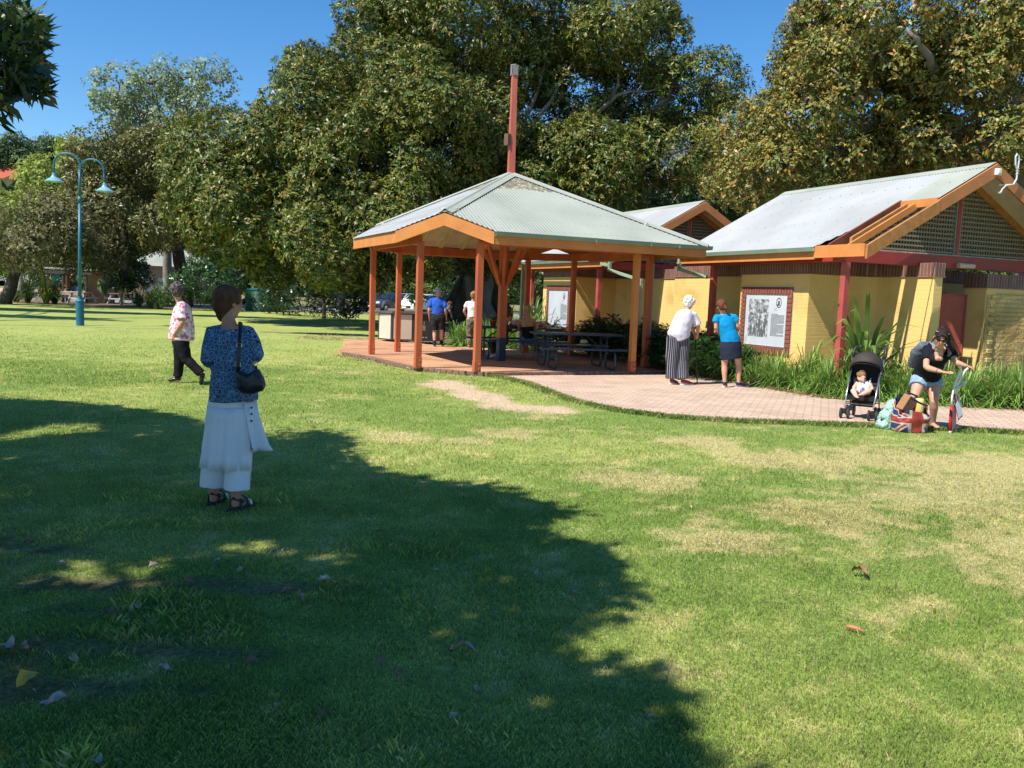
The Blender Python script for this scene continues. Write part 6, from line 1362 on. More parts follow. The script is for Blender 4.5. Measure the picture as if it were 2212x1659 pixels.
# ------------------------------------------------------------------ cars
def car(name, label, x, y, z, rz, paint, kind='hatch', group='cars parked beyond the trees'):
    c = thing(name, label, 'car', (x, y, z), rz, group)
    L_ = 4.1; prof = [(-2.0, .32), (-2.02, .62), (-1.9, .86), (-1.55, .93), (-.95, 1.02), (-.25, 1.42), (.75, 1.47), (1.55, 1.36), (1.95, .98), (2.02, .6), (1.98, .32)]
    if kind == 'wagon': prof = [(-2.1, .4), (-2.12, .7), (-2.0, 1.0), (-1.2, 1.08), (-.65, 1.62), (.9, 1.70), (1.85, 1.62), (2.1, 1.1), (2.12, .7), (2.05, .4)]
    mb = MB(); n_ = len(prof); vs = []
    for yy, s, t in ((-.84, .97, .80), (-.80, 1, 1), (.80, 1, 1), (.84, .97, .80)):
        for (px, pz) in prof:
            ins = 0 if pz < 1.0 else (pz - 1.0) * .35; vs.append((px * s, yy * (1 - ins), .32 + (pz - .32) * (.99 if s < 1 else 1)))
    fs = [(j * n_ + i, j * n_ + (i + 1) % n_, (j + 1) * n_ + (i + 1) % n_, (j + 1) * n_ + i) for j in range(3) for i in range(n_)] + [tuple(range(n_)), tuple(3 * n_ + i for i in range(n_))]
    mb.add(vs, fs).build('body', paint, c, norm=True, smooth=False, bevel=.04)
    gl = mat('car_glass', (.02, .025, .03), None, rough=.08, spec=.8)
    zt = 1.40 if kind == 'hatch' else 1.60; hi = (zt - 1.0) * .35
    a, b = (-.88, -.30) if kind == 'hatch' else (-1.12, -.68)
    MB().extr([(a - .02, -.66, 1.04 if kind == 'hatch' else 1.10), (a - .02, .66, 1.04 if kind == 'hatch' else 1.10), (b - .02, .62, zt), (b - .02, -.62, zt)], (-.03, 0, .02)).build('windscreen', gl, c, norm=True)
    for s in (-1, 1):
        y0, y1 = s * (.845 - .0), s * (.84 - hi * .84 + .02)
        for x0, x1, x2, x3 in ((-.78, .08, .10, -.28), (.18, 1.35, 1.15, .20)): MB().extr([(x0, y0 * .99, 1.04), (x1, y0 * .99, 1.04), (x2, y1, zt - .05), (x3, y1, zt - .05)], (0, s * .012, 0)).build('side_window', gl, c, norm=True)
        hl = MB().ell((-1.93, s * .58, .72), (.10, .17, .10)).build('headlight', mat('headlight_lens', (.6, .62, .65), None, rough=.1), c, smooth=True)
        MB().box((-.72, s * .93, 1.05), (.14, .14, .11)).build('wing_mirror', paint, c, bevel=.03)
        for x in (-1.28, 1.25):
            wh = MB().tube([(x, s * .70, .32), (x, s * .87, .32)], .32, 20).build('wheel', mat('rubber_tyre', (0, 0, 0)), c); MB().tube([(x, s * .871, .32), (x, s * .885, .32)], .21, 16).build('rim', M_steel, wh)
    MB().box((-2.0, 0, .50), (.08, 1.1, .14)).build('grille', M_black, c); MB().bb(-2.06, -2.03, -.2, .2, .42, .52).build('number_plate', M_white, c)
    return c
Mcw = mat('white_car_paint', (.72, .73, .74), None, rough=.25, coat=.5); Mcb = mat('dark_blue_car_paint', (.015, .03, .06), None, rough=.2, coat=.6); Mcs = mat('silver_car_paint', (.32, .34, .36), None, rough=.3, coat=.5); Mcn = mat('black_car_paint', (.014, .015, .018), None, rough=.2, coat=.6)
p = G(893, 679); car('parked_car', 'white hatchback facing the lawn behind the barbecue', p.x + .25, 64.5, .03, radians(62), Mcw)
car('parked_car', 'dark blue small car parked left of the white hatchback', p.x - 2.4, 64.2, .03, radians(70), Mcb)
car('parked_car', 'silver car parked behind the dark blue small car', p.x - 1.9, 70.5, .03, radians(64), Mcs)
car('parked_car', 'black car parked behind the white hatchback', p.x + .6, 72.5, .03, radians(66), Mcn)
p = G(985, 668); car('parked_car', 'dark car seen past the khaki trousers, beyond the big tree trunk', p.x + .2, 70, .03, radians(20), Mcn)
p = G(1180, 672); car('parked_car', 'dark car glimpsed left of the leftmost framed sign', p.x - .2, 66, .03, radians(15), Mcb)
for i, (px, w_, nm) in enumerate(((43, 0, 'white van at the far left beyond the trees, leftmost of three'), (84, 0, 'white wagon at the far left, middle of three white vehicles'), (127, 0, 'white wagon at the far left nearest the timber kiosk'))):
    q = AY(px, 613, 110); car('parked_car', nm, q.x, 110, q.z - .05, radians(20 - 6 * i), Mcw, 'wagon', 'white vehicles parked at the far left')
# ------------------------------------------------------------------ far left: kiosk, cottage, timber tables, bollard
p0, p1 = AY(121, 583, 62), AY(222, 587, 62); kx = (p0.x + p1.x) / 2
ks = thing('timber_kiosk', 'open timber kiosk with flat pale roof behind the lamp post', 'shelter', (kx, 62, 0), 0)
zk = p0.z; wk = (p1.x - p0.x) / 2
MB().extr([(-wk, -1.6, zk + .06), (wk, -1.6, zk - .02), (wk, 1.6, zk + .02), (-wk, 1.6, zk + .10)], (0, 0, .10)).build('roof', M_roof, ks, norm=True)
M_dt = mat('dark_timber', (.045, .035, .028), (.07, .05, .04), 4, .8); MB().bb(-wk + .05, wk - .05, -1.55, -1.48, zk - .28, zk - .04).build('beam', M_dt, ks)
for x in (-wk + .2, -wk + 1.25, -wk * .1, wk - .5): MB().bb(x - .06, x + .06, -1.5, -1.38, 0, zk - .02).build('post', M_dt, ks)
MB().bb(-wk + .1, wk * .75, -1.9, -1.2, .50, .78).build('counter', mat('pale_counter', (.42, .36, .28), (.36, .31, .24), 3, .8), ks, bevel=.03)
MB().bb(wk - 1.0, wk + .2, -.4, 1.4, 0, zk - .1).build('side_wall', mat('tan_board', (.36, .24, .15), (.30, .2, .13), 3, .8), ks)
MB().bb(-wk + .35, -wk + .95, -1.3, -1.26, 1.5, 1.98).build('menu_board', mat('teal_board', (.02, .22, .18), None, rough=.6), ks); MB().bb(-wk + 1.05, -wk + 1.6, -1.2, -1.16, 1.1, 2.0).build('notice_board', mat('rust_board', (.30, .08, .03), None, rough=.6), ks)
MB().bb(-wk + .5, -wk + .62, -1.25, -1.13, .78, 1.15).bb(-wk + .68, -wk + .9, -1.25, -1.13, .78, 1.0).build('menu_stand', mat('orange_red_plastic', (.65, .10, .03), None, rough=.5), ks); MB().bb(.0, .65, -1.15, -.9, .78, 1.12).build('cool_box', mat('blue_plastic', (.02, .08, .25), None, rough=.5), ks)
q = AY(373, 528, 72); ct_ = thing('cottage', 'small cottage with pale green iron roof half hidden behind shrubs', 'building', (q.x, 72, 0), radians(24))
zr = q.z; ml = MB()
vs = []; fs = []; n_ = 90; Lx, Ly = 3.4, 3.2; ze = zr - 1.9
def slope(dirv, sidev, half, run):
    vs = []; fs = []
    for i in range(n_ + 1):
        t = -half + 2 * half * i / n_; r0 = abs(t) / half * run; b = .015 * cos(t * 2 * pi / .16)
        for r in (r0, run): vs.append(Vector(sidev) * t + Vector(dirv) * r + V(0, 0, zr - (zr - ze) * r / run + b))
    for i in range(n_): a = i * 2; fs.append((a, a + 1, a + 3, a + 2))
    MB().add(vs, fs).build('roof', M_roof, ct_, smooth=True)
for dv, sv in (((0, -1, 0), (1, 0, 0)), ((-1, 0, 0), (0, 1, 0)), ((0, 1, 0), (1, 0, 0)), ((1, 0, 0), (0, 1, 0))): slope(dv, sv, 3.6, 3.6)
MB().bb(-3.0, 3.0, -3.0, 3.0, 0, ze + .3).build('wall', mat('cream_render', (.42, .33, .22), (.36, .28, .19), 2, .8), ct_)
for x in (-2.4, -1.2, 0.2): 
    w_ = MB().bb(x, x + .8, -3.04, -3.001, .9, 2.0).build('window', mat('pane_sky', (.55, .62, .62), None, rough=.1), ct_); MB().bb(x + .37, x + .43, -3.06, -3.041, .9, 2.0).bb(x, x + .8, -3.06, -3.041, 1.42, 1.48).build('window_bar', M_white, w_)
def aframe(label, px, py, rz, name='timber_table'):
    g_ = G(px, py); t = thing(name, label, 'picnic table', g_, rz, 'timber picnic tables with white A frames')
    Mt = mat('brown_plank', (.22, .10, .05), (.30, .15, .08), 6, .7); Mw = mat('white_table_leg', (.60, .62, .66), (.5, .52, .55), 6, .6)
    MB().bb(-.9, .9, -.38, .38, .72, .77).build('tabletop', Mt, t)
    for s in (-1, 1): MB().bb(-.9, .9, s * .68 - .13, s * .68 + .13, .42, .46).build('bench', Mt, t)
    for x in (-.65, .65):
        for s in (-1, 1): MB().beam((x, s * .25, .72), (x, s * .62, 0), .05, .20, up=(1, 0, 0)).build('leg', Mw, t)
        MB().bb(x - .07, x - .03, -.78, .78, .34, .42).build('cross_rail', Mw, t)
    return t
aframe('timber table with white A frame legs directly behind the lamp post', 178, 656, radians(78)); aframe('timber table with white A frame legs right of the lamp post by the small tree', 262, 657, radians(80))
q = G(45, 648); bl = thing('bollard', 'pale timber post standing near the white vehicles', 'post', (AY(45, 640, 64).x, 64, 0)); MB().lathe([(.16, 0), (.16, 2.0), (.14, 2.05)], (0, 0, 0), 12).build('post_body', mat('grey_timber', (.36, .34, .30), (.28, .26, .23), 6, .9), bl)
# ------------------------------------------------------------------ houses on the hill
def far_house(label, px, py, Y, w_, h_, wallc, roofc, kind='gable'):
    q = AY(px, py, Y); t = thing('hillside_house', label, 'house', q, radians(20)); mw = mat('hw' + label[:9].replace(' ', '_'), wallc, None, rough=.8); mr = mat('hr' + label[:9].replace(' ', '_'), roofc, None, rough=.8)
    MB().bb(-w_ / 2, w_ / 2, -3, 3, -h_ - 4, 0).build('wall', mw, t)
    if kind == 'gable': MB().extr([(-w_ / 2 - .5, -3.6, -.1), (w_ / 2 + .5, -3.6, -.1), (w_ / 2 - w_ * .28, 0, h_ * .62), (-w_ / 2 + w_ * .12, 0, h_ * .62)], (0, 0, .35)).extr([(-w_ / 2 - .5, 3.6, -.1), (w_ / 2 + .5, 3.6, -.1), (w_ / 2 - w_ * .28, 0, h_ * .62), (-w_ / 2 + w_ * .12, 0, h_ * .62)], (0, 0, .35)).build('roof', mr, t, norm=True)
    else: MB().bb(-w_ / 2 - .4, w_ / 2 + .4, -3.5, 3.4, .0, .5).build('roof', mr, t)
    for i in range(3):
        x = -w_ * .32 + w_ * .32 * i; wd = MB().bb(x - w_ * .09, x + w_ * .09, -3.06, -3.001, -h_ * .75, -h_ * .25).build('window', mat('house_pane', (.10, .14, .17), None, rough=.1), t)
    return t
far_house('white house with red tiled roof on the hill at the left edge', 12, 392, 175, 9, 4.5, (.62, .60, .56), (.45, .10, .05))
far_house('pale apartment block with flat roof on the hill seen through the fig leaves', 1392, 322, 160, 9, 4, (.55, .50, .42), (.36, .36, .38), 'flat')
far_house('grey house glimpsed high on the hill through branches right of the mast', 1448, 262, 175, 8, 4, (.36, .42, .46), (.25, .27, .3), 'flat')
# ------------------------------------------------------------------ foliage helpers
def leafmat(name, rough=.38, trans=.28, spec=.5, bump=0):
    return mat(name, (.85, .85, .85), (1.15, 1.15, 1.1), 1.2, rough, spec=spec, trans=trans, world=True, attr='tint')
LM_fig = leafmat('fig_leaf', .42, .2, .35); LM_soft = leafmat('soft_leaf', .55, .35, .3); LM_gloss = leafmat('glossy_leaf', .3, .2, .6); LM_strap = leafmat('strap_leaf', .42, .3, .4)
def unit(r, n):
    v = r.normal(size=(n, 3)); return v / np.linalg.norm(v, axis=1, keepdims=True)
def leaf_quads(P, D, Nn, L, W, c, cup=.12, droop=.0):
    """P base, D direction, Nn leaf normal hint, kite-shaped two-quad leaf folded on the midrib"""
    n = len(P); S = np.cross(D, Nn); S /= np.linalg.norm(S, axis=1, keepdims=True) + 1e-9; N2 = np.cross(S, D)
    L = np.broadcast_to(np.asarray(L, float), (n,))[:, None]; W = np.broadcast_to(np.asarray(W, float), (n,))[:, None]
    mid = P + D * L * .52 - N2 * L * cup * .25; tip = P + D * L - N2 * L * (cup + droop)
    e1 = P + D * L * .5 + S * W * .5 + N2 * W * .12; e2 = P + D * L * .5 - S * W * .5 + N2 * W * .12
    Vv = np.stack([P, e1, tip, e2], 1).reshape(-1, 3)
    F4 = (np.arange(n) * 4)[:, None] + np.array([[0, 1, 2, 3]])
    return Vv, F4, np.repeat(c, 4, 0)
def rosettes(centers, normals, r, per, L, W, pal, spread=.9, scatter=.05, under=0.0, brown=None):
    """leaf rosettes: each centre gets `per` leaves fanning about its normal"""
    n = len(centers); C = np.repeat(centers, per, 0); N0 = np.repeat(normals, per, 0)
    a = r.random(n * per) * 2 * pi; t = np.cross(N0, unit(r, n * per)); t /= np.linalg.norm(t, axis=1, keepdims=True) + 1e-9
    D = N0 * (.15 + .75 * r.random((n * per, 1))) + t * spread; D /= np.linalg.norm(D, axis=1, keepdims=True)
    C = C + r.normal(size=C.shape) * scatter; Nn = N0 + unit(r, n * per) * .35
    base = pal[r.integers(0, len(pal), n)]; base = np.repeat(base, per, 0) * (.72 + .56 * r.random((n * per, 1)))
    if brown is not None:
        q = r.random(n * per) < brown[1]; base[q] = np.array(brown[0]) * (.7 + .6 * r.random((q.sum(), 1)))
    ln = L * (.65 + .6 * r.random(n * per)); return leaf_quads(C, D, Nn, ln, W * ln / L, base, .15)
def merge(parts):
    Vs, Fs, Cs = [], [], []; o = 0
    for a, b, c in parts: Vs.append(a); Fs.append(b + o); Cs.append(c); o += len(a)
    return np.concatenate(Vs), np.concatenate(Fs), np.concatenate(Cs)
def blob_points(r, blobs, dens, lump=.9, lumpr=.8, flat=1.0):
    """points on lumpy surfaces of a union of ellipsoids; blobs (cx,cy,cz,rx,ry,rz[,density])"""
    P, Nn = [], []
    B = np.array([b[:6] for b in blobs], float)
    for bi, b in enumerate(blobs):
        c = B[bi, :3]; ra = B[bi, 3:6]; area = 4 * pi * ((ra[0] * ra[1]) ** 1.6 / 3 + (ra[0] * ra[2]) ** 1.6 / 3 + (ra[1] * ra[2]) ** 1.6 / 3) ** (1 / 1.6)
        nl = max(6, int(area / (lump * lump) * .9)); u = unit(r, nl); lc = c + u * ra * (.80 + .2 * r.random((nl, 1)))
        # drop lumps buried in other ellipsoids
        keep = np.ones(nl, bool)
        for k in range(len(B)):
            if k != bi: keep &= (((lc - B[k, :3]) / (B[k, 3:6] * .78)) ** 2).sum(1) > 1
        lc = lc[keep]; un = u[keep]; nl = len(lc); d = dens * (b[6] if len(b) > 6 else 1.0)
        rad = lumpr * (.55 + .75 * r.random(nl)); m_ = np.maximum(3, (d * 4 * pi * rad ** 2 * .62)).astype(int)
        C = np.repeat(lc, m_, 0); R = np.repeat(rad, m_)[:, None]; U = unit(r, len(C)); O = np.repeat(un, m_, 0)
        U = U + O * .55; U /= np.linalg.norm(U, axis=1, keepdims=True)
        P.append(C + U * R * np.array([1, 1, flat]) * (.55 + .45 * r.random((len(C), 1)) ** .5)); Nn.append(U + np.array([0, 0, .35]))
    P = np.concatenate(P); Nn = np.concatenate(Nn); Nn /= np.linalg.norm(Nn, axis=1, keepdims=True)
    ok = (P[:, 2] > .15)
    for bi in range(len(B)): ok &= (((P - B[bi, :3]) / (B[bi, 3:6] * .55)) ** 2).sum(1) > 1
    return P[ok], Nn[ok]
def limb(mb, pts, r0, r1, n=8, wob=.12, seed=0):
    """tapered, slightly crooked limb through control points"""
    rr = random.Random(seed); out = []; pts = [Vector(p) for p in pts]; m_ = len(pts)
    for i in range(m_ - 1):
        for k in range(4):
            t = k / 4; p0 = pts[max(i - 1, 0)]; p1, p2 = pts[i], pts[i + 1]; p3 = pts[min(i + 2, m_ - 1)]
            q = .5 * ((2 * p1) + (p2 - p0) * t + (2 * p0 - 5 * p1 + 4 * p2 - p3) * t * t + (3 * p1 - p0 - 3 * p2 + p3) * t ** 3)
            out.append(q + Vector((rr.uniform(-1, 1), rr.uniform(-1, 1), rr.uniform(-1, 1))) * wob * (0 if i == 0 and k == 0 else 1))
    out.append(pts[-1]); k = len(out); mb.tube(out, [r0 + (r1 - r0) * (i / (k - 1)) ** .8 for i in range(k)], n)
M_bark = mat('grey_bark', (.16, .135, .11), (.26, .235, .20), 3, .9, .03, 9, stretch=(1, 1, .4), c3=(.34, .32, .28))
M_barkd = mat('dark_bark', (.045, .036, .03), (.085, .07, .055), 4, .95, .03, 9, stretch=(1, 1, .4))
def tree(name, label, cat, base, blobs, leaf, trunk, pal, dens, per, L, W, seed, group=None, bark=None, brown=None, spread=.9, lump=1.1, lumpr=.9, scatter=.05, twigs=0, r0=None, flat=1.0, limbs=None, lmat=None):
    r = np.random.default_rng(seed); t = thing(name, label, cat, base, 0, group); o = Vector(base)
    sh = lumpr * .62; blobs = [(*b[:3], *[max(q - sh, q * .35) for q in b[3:6]], *b[6:]) for b in blobs]
    P, Nn = blob_points(r, blobs, dens, lump, lumpr, flat)
    Vv, Fc, Cc = rosettes(P, Nn, r, per, L, W, np.array(pal), spread, scatter, brown=brown)
    npmesh('crown', Vv - np.array(o), Fc, leaf, t, Cc)
    mb = MB(); r0 = r0 or .3
    top = Vector(trunk)
    if limbs is None:
        limbs = [[o, lerp(o, top, .5), top]]
        for b in blobs: limbs.append([lerp(o, top, .55), lerp(top, Vector(b[:3]), .5), Vector(b[:3]) + Vector((0, 0, b[5] * .3))])
    limb(mb, limbs[0], r0, r0 * .55, 12, r0 * .15, seed)
    for i, l in enumerate(limbs[1:]): limb(mb, l, min(r0 * .42, .2), .025, 7, .10, seed + i)
    rr = random.Random(seed)
    for i in range(twigs):
        b = rr.choice(blobs); c = Vector(b[:3]); u = Vector((rr.gauss(0, 1), rr.gauss(0, 1), abs(rr.gauss(0, .8)))).normalized(); e = c + Vector((u.x * b[3], u.y * b[4], u.z * b[5])) * rr.uniform(.7, 1.0)
        limb(mb, [c, lerp(c, e, .5) + Vector((rr.uniform(-.4, .4), rr.uniform(-.4, .4), rr.uniform(-.3, .3))), e], rr.uniform(.05, .10), .012, 5, .08, seed + 50 + i)
    mb.shift(o); mb.build('trunk', bark or M_bark, t, smooth=True); return t
def PB(px, py, Y, rpx, rpy, ry, d=1.0):
    q = AY(px, py, Y); return (q.x, q.y, q.z, rpx * Y / F, ry, rpy * Y / F, d)
# ------------------------------------------------------------------ strap-leaved clumps
def strap_mesh(seed, n, h, w, pal, arch=.9, upright=.35, dead=.12):
    r = np.random.default_rng(seed); K = 5; a = r.random(n) * 2 * pi; d = np.stack([np.cos(a), np.sin(a)], 1); s = np.stack([-np.sin(a), np.cos(a)], 1)
    hh = h * (.55 + .6 * r.random(n)); el = upright + (1 - upright) * r.random(n); reach = hh * (1.25 - el) * arch
    b = d * (r.random((n, 1)) * .10) + r.normal(size=(n, 2)) * .03
    P = np.zeros((n, K * 2, 3)); tw = r.normal(0, .5, n)
    for k in range(K):
        t = k / (K - 1); x = b + d * (reach * t ** 1.3)[:, None]; z = hh * el * (1 - (1 - t) ** 2) * 1.0 - hh * (1 - el) * t ** 3 * .75 + .01
        ww = w * (1 - t ** 2.5 * .94) * .5; x = x + s * (tw * .03 * t)[:, None]
        for j, sg in enumerate((-1, 1)): P[:, k * 2 + j, :2] = x + s * sg * ww; P[:, k * 2 + j, 2] = np.maximum(z, .01)
    F4 = np.concatenate([np.array([[k * 2, k * 2 + 1, k * 2 + 3, k * 2 + 2]]) for k in range(K - 1)]); Fc = ((np.arange(n) * K * 2)[:, None, None] + F4[None]).reshape(-1, 4)
    pal = np.array(pal); c = pal[r.integers(0, len(pal), n)] * (.7 + .6 * r.random((n, 1))); q = r.random(n) < dead; c[q] = np.array([.34, .25, .10]) * (.6 + .7 * r.random((q.sum(), 1)))
    return P.reshape(-1, 3), Fc, np.repeat(c, K * 2, 0)
G1 = [(.14, .28, .04), (.19, .35, .06), (.25, .41, .09), (.11, .22, .04), (.30, .42, .12)]
proto = [npmesh('strap_leaf_clump', *strap_mesh(20 + i, 230, h, .019, G1, 1.15, .25, .05)[:2], LM_strap, None, strap_mesh(20 + i, 230, h, .019, G1, 1.15, .25, .05)[2]) for i, h in enumerate((.66, .76, .60, .84))]
used = set(); _cl = 0
LBL = 'green strap leaf clump in the bed along the yellow wall'
def clump(x, y, s, rz, k, label=LBL, group='strap leaf clumps along the yellow building', z=0):
    o = proto[k]
    if k in used: c = o.copy(); COL.objects.link(c)
    else: c = o; used.add(k)
    c.location = (x, y, z); c.rotation_euler = (0, 0, rz); c.scale = (s, s, s); tag(c, label, 'plant', group); return c
r_ = random.Random(12)
be = np.array(bed_edge[::-1]); seg = np.hypot(*(be[1:] - be[:-1]).T); cs = np.r_[0, np.cumsum(seg)]
s = .25
while s < cs[-1]:
    x, y = np.interp(s, cs, be[:, 0]), np.interp(s, cs, be[:, 1])
    for dpt in (.34, .85, 1.35):
        if s < 1.2 and dpt > .8: continue
        if dpt > 1.2 and s < 3: continue
        jx, jy = r_.uniform(-.1, .1), r_.uniform(-.12, .12)
        clump(x + bn_.x * dpt * .7 + .2 * dpt + jx, y + dpt * .9 + jy, r_.uniform(.82, 1.15) * (1 if dpt < .6 else 1.1), r_.uniform(0, 6.28), r_.randrange(4))
    s += .40
# clumps behind the man in the hat
for i in range(9):
    clump(-1.6 + .32 * i + r_.uniform(-.1, .1) - .3, 26.2 + r_.uniform(-.3, .5) - .06 * i, r_.uniform(1.0, 1.35), r_.uniform(0, 6.28), r_.randrange(4), 'green strap leaf clump in the bed behind the walking man', 'strap leaf clumps behind the walking couple')
# broad sword-leaved lilies
def lily(name, label, x, y, n, h, w_, seed, group=None, up=.6):
    Vv, Fc, Cc = strap_mesh(seed, n, h, w_, [(.16, .27, .06), (.22, .34, .09), (.11, .19, .05)], 1.15, up, .03)
    o = npmesh(name, Vv, Fc, LM_strap, None, Cc); o.location = (x, y, 0); return tag(o, label, 'plant', group)
q = BL(.55, -.75); lily('sword_lily', 'tall broad bladed lily rising behind the stroller against the yellow wall', q.x + .1, q.y + .1, 52, 1.9, .11, 61, None, .55)
q = AY(1150, 700, 27.3); lily('sword_lily', 'tall broad bladed lily behind the blonde seated woman', q.x, q.y, 60, 1.7, .08, 62)
q = AY(1100, 700, 27.6); lily('sword_lily', 'broad bladed lily left of the red post behind the shelter', q.x, q.y, 34, 1.25, .07, 63)
q = AY(985, 705, 27); lily('sword_lily', 'low drooping lily just left of the woman in the white tee', q.x, q.y, 40, .9, .08, 64)
# lacy dark shrubs between shelter and building
def lacy(name, label, x, y, n, h, seed, group='dark lacy shrubs beside the shelter'):
    r = np.random.default_rng(seed); parts = []
    for i in range(n):
        a = r.random() * 2 * pi; e = .35 + .9 * r.random(); l = h * (.7 + .5 * r.random()); d = np.array([cos(a), sin(a), 0.]); s_ = np.array([-sin(a), cos(a), 0.])
        tip = d * l * cos(e) * 1.0 + np.array([0, 0, l * sin(e)]); c0 = tip * .55; fd = (d * .8 + np.array([0, 0, .25 - .5 * r.random()])); fd /= np.linalg.norm(fd); L0 = .34 + .16 * r.random()
        m_ = 18; t = np.linspace(.02, 1, m_ // 2).repeat(2); sg = np.tile([-1, 1], m_ // 2)
        Pp = c0 + tip * .3 + fd * (t * L0)[:, None] - np.array([0, 0, 1]) * (t ** 2 * .1)[:, None]; D = fd * .6 + s_ * sg[:, None] * .8 + np.array([0, 0, 1.]) * r.normal(.15, .35, (m_, 1)); D /= np.linalg.norm(D, axis=1, keepdims=True)
        up = np.tile(np.cross(s_, fd) * -1, (m_, 1)); col = np.array([.03, .085, .02]) * (.6 + 1.0 * r.random()) * np.ones((m_, 1)); parts.append(leaf_quads(Pp, D, up, (.17 * (1.1 - t) * (.8 + .4 * r.random(m_))), .042, col, .1))
        stem = leaf_quads(np.zeros((1, 3)) + [0, 0, .02], (c0 + tip * .3)[None] / np.linalg.norm(c0 + tip * .3), s_[None], np.linalg.norm(c0 + tip * .3), .02, np.array([[.05, .09, .03]]), 0); parts.append(stem)
    Vv, Fc, Cc = merge(parts); o = npmesh(name, Vv, Fc, LM_gloss, None, Cc); o.location = (x, y, 0); return tag(o, label, 'shrub', group)
spots = [(3.7, 20.0), (4.0, 19.4), (4.35, 18.8), (4.6, 18.3), (3.5, 20.9), (3.2, 21.7), (2.7, 22.6), (2.2, 23.4), (1.6, 24.1), (3.9, 20.8), (3.1, 22.7), (1.1, 24.6), (4.2, 18.15), (4.0, 20.0), (2.6, 23.5)]
lp0 = [lacy('lacy_shrub', 'dark green shrub with deeply cut leaves beside the shelter', *spots[i], 120, 1.0, 80 + i) for i in range(3)]
for i, (x, y) in enumerate(spots[3:]):
    c = lp0[i % 3].copy(); COL.objects.link(c); c.location = (x, y, 0); c.rotation_euler = (0, 0, i * 1.7); s_ = .85 + .12 * (i % 4); c.scale = (s_,) * 3
# ------------------------------------------------------------------ trees
FIG = [(.085, .13, .022), (.12, .16, .026), (.16, .185, .03), (.065, .11, .024), (.20, .20, .036), (.11, .155, .04)]
FIGY = [(.20, .19, .035), (.24, .21, .04), (.15, .17, .03), (.28, .24, .05), (.11, .14, .03)]
b = [PB(1000, 60, 44, 190, 120, 6), PB(850, 140, 43, 130, 130, 5), PB(700, 250, 42, 110, 120, 5), PB(1170, 40, 44, 150, 105, 5), PB(1320, 95, 43, 100, 70, 4.5), PB(1430, 120, 42, 80, 62, 3.6), PB(1540, 170, 41, 75, 50, 3.2, .9),
     PB(620, 340, 40, 120, 110, 4.5), PB(500, 330, 40, 120, 85, 4), PB(760, 400, 39, 150, 150, 4.5), PB(930, 300, 40, 170, 160, 5), PB(560, 470, 38, 150, 110, 4), PB(700, 530, 36, 110, 85, 3), PB(880, 480, 38, 150, 120, 4), PB(450, 430, 39, 75, 85, 3), PB(1390, 90, 43, 95, 85, 3), PB(1240, 210, 44, 110, 60, 2.5, .6), PB(1060, 300, 42, 120, 100, 4), PB(1130, 150, 44, 110, 90, 4), PB(1490, 210, 42, 90, 60, 3, .7), PB(500, 420, 39, 120, 100, 4),
     PB(1080, 430, 42, 150, 90, 4), PB(1280, 360, 42, 130, 90, 4), PB(1440, 330, 42, 110, 75, 3.5), PB(1250, 440, 41, 130, 70, 3.5), PB(1560, 290, 41, 60, 60, 2.6, .8), PB(1160, 250, 46, 150, 80, 2.4, .6), PB(1120, 330, 47, 150, 110, 3), PB(960, 180, 46, 160, 150, 4), PB(800, 300, 44, 150, 140, 4), PB(1330, 290, 46, 150, 70, 3, .8), PB(1400, 235, 45, 110, 45, 2, .4), PB(770, 575, 36, 60, 38, 2.2), PB(1060, 520, 41, 150, 50, 3), PB(590, 560, 39, 55, 34, 2.4)]
tb0 = AY(1030, 690, 46); tb0.z = 0
lim = [[tb0, tb0 + V(.1, 0, 3), AY(1085, 400, 46), AY(1095, 260, 46)]] + [[AY(1060, 560, 46), AY(1120, 420, 44), AY(1180, 330, 43), AY(1300, 260, 43), AY(1440, 160, 42)], [AY(1070, 520, 46), AY(900, 420, 44), AY(720, 330, 42), AY(600, 280, 41)],
    [AY(1080, 480, 45), AY(1070, 300, 43), AY(1055, 190, 42), AY(1040, 90, 42)], [AY(1090, 420, 45), AY(1130, 270, 42), AY(1170, 170, 42), AY(1190, 60, 42)], [AY(1060, 600, 46), AY(850, 560, 42), AY(700, 500, 40), AY(560, 450, 39)],
    [AY(1120, 500, 45), AY(1250, 420, 42), AY(1380, 370, 41), AY(1520, 300, 41)], [AY(1110, 330, 44), AY(1150, 280, 42), AY(1230, 150, 42), AY(1290, 60, 42)], [AY(1180, 330, 43), AY(1280, 250, 42), AY(1360, 200, 41.5), AY(1500, 190, 41)], [AY(1300, 260, 43), AY(1330, 200, 42), AY(1345, 130, 42)], [AY(1400, 240, 42), AY(1440, 215, 41.5), AY(1455, 150, 41.5)],
    [AY(1050, 600, 45), AY(960, 560, 41), AY(850, 600, 39)], [AY(1440, 300, 42), AY(1520, 240, 41), AY(1560, 170, 41)], [AY(1075, 300, 43), AY(980, 240, 41), AY(900, 170, 41)]]
fg = tree('fig_tree', 'huge spreading fig tree with glossy olive leaves behind the picnic shelter', 'tree', tuple(tb0), b, LM_fig, AY(1080, 420, 45), FIG + FIGY[:1], 9.5, 7, .21, .078, 101, r0=1.0, limbs=lim, brown=((.27, .17, .05), .07), twigs=60, lump=1.25, lumpr=1.05)
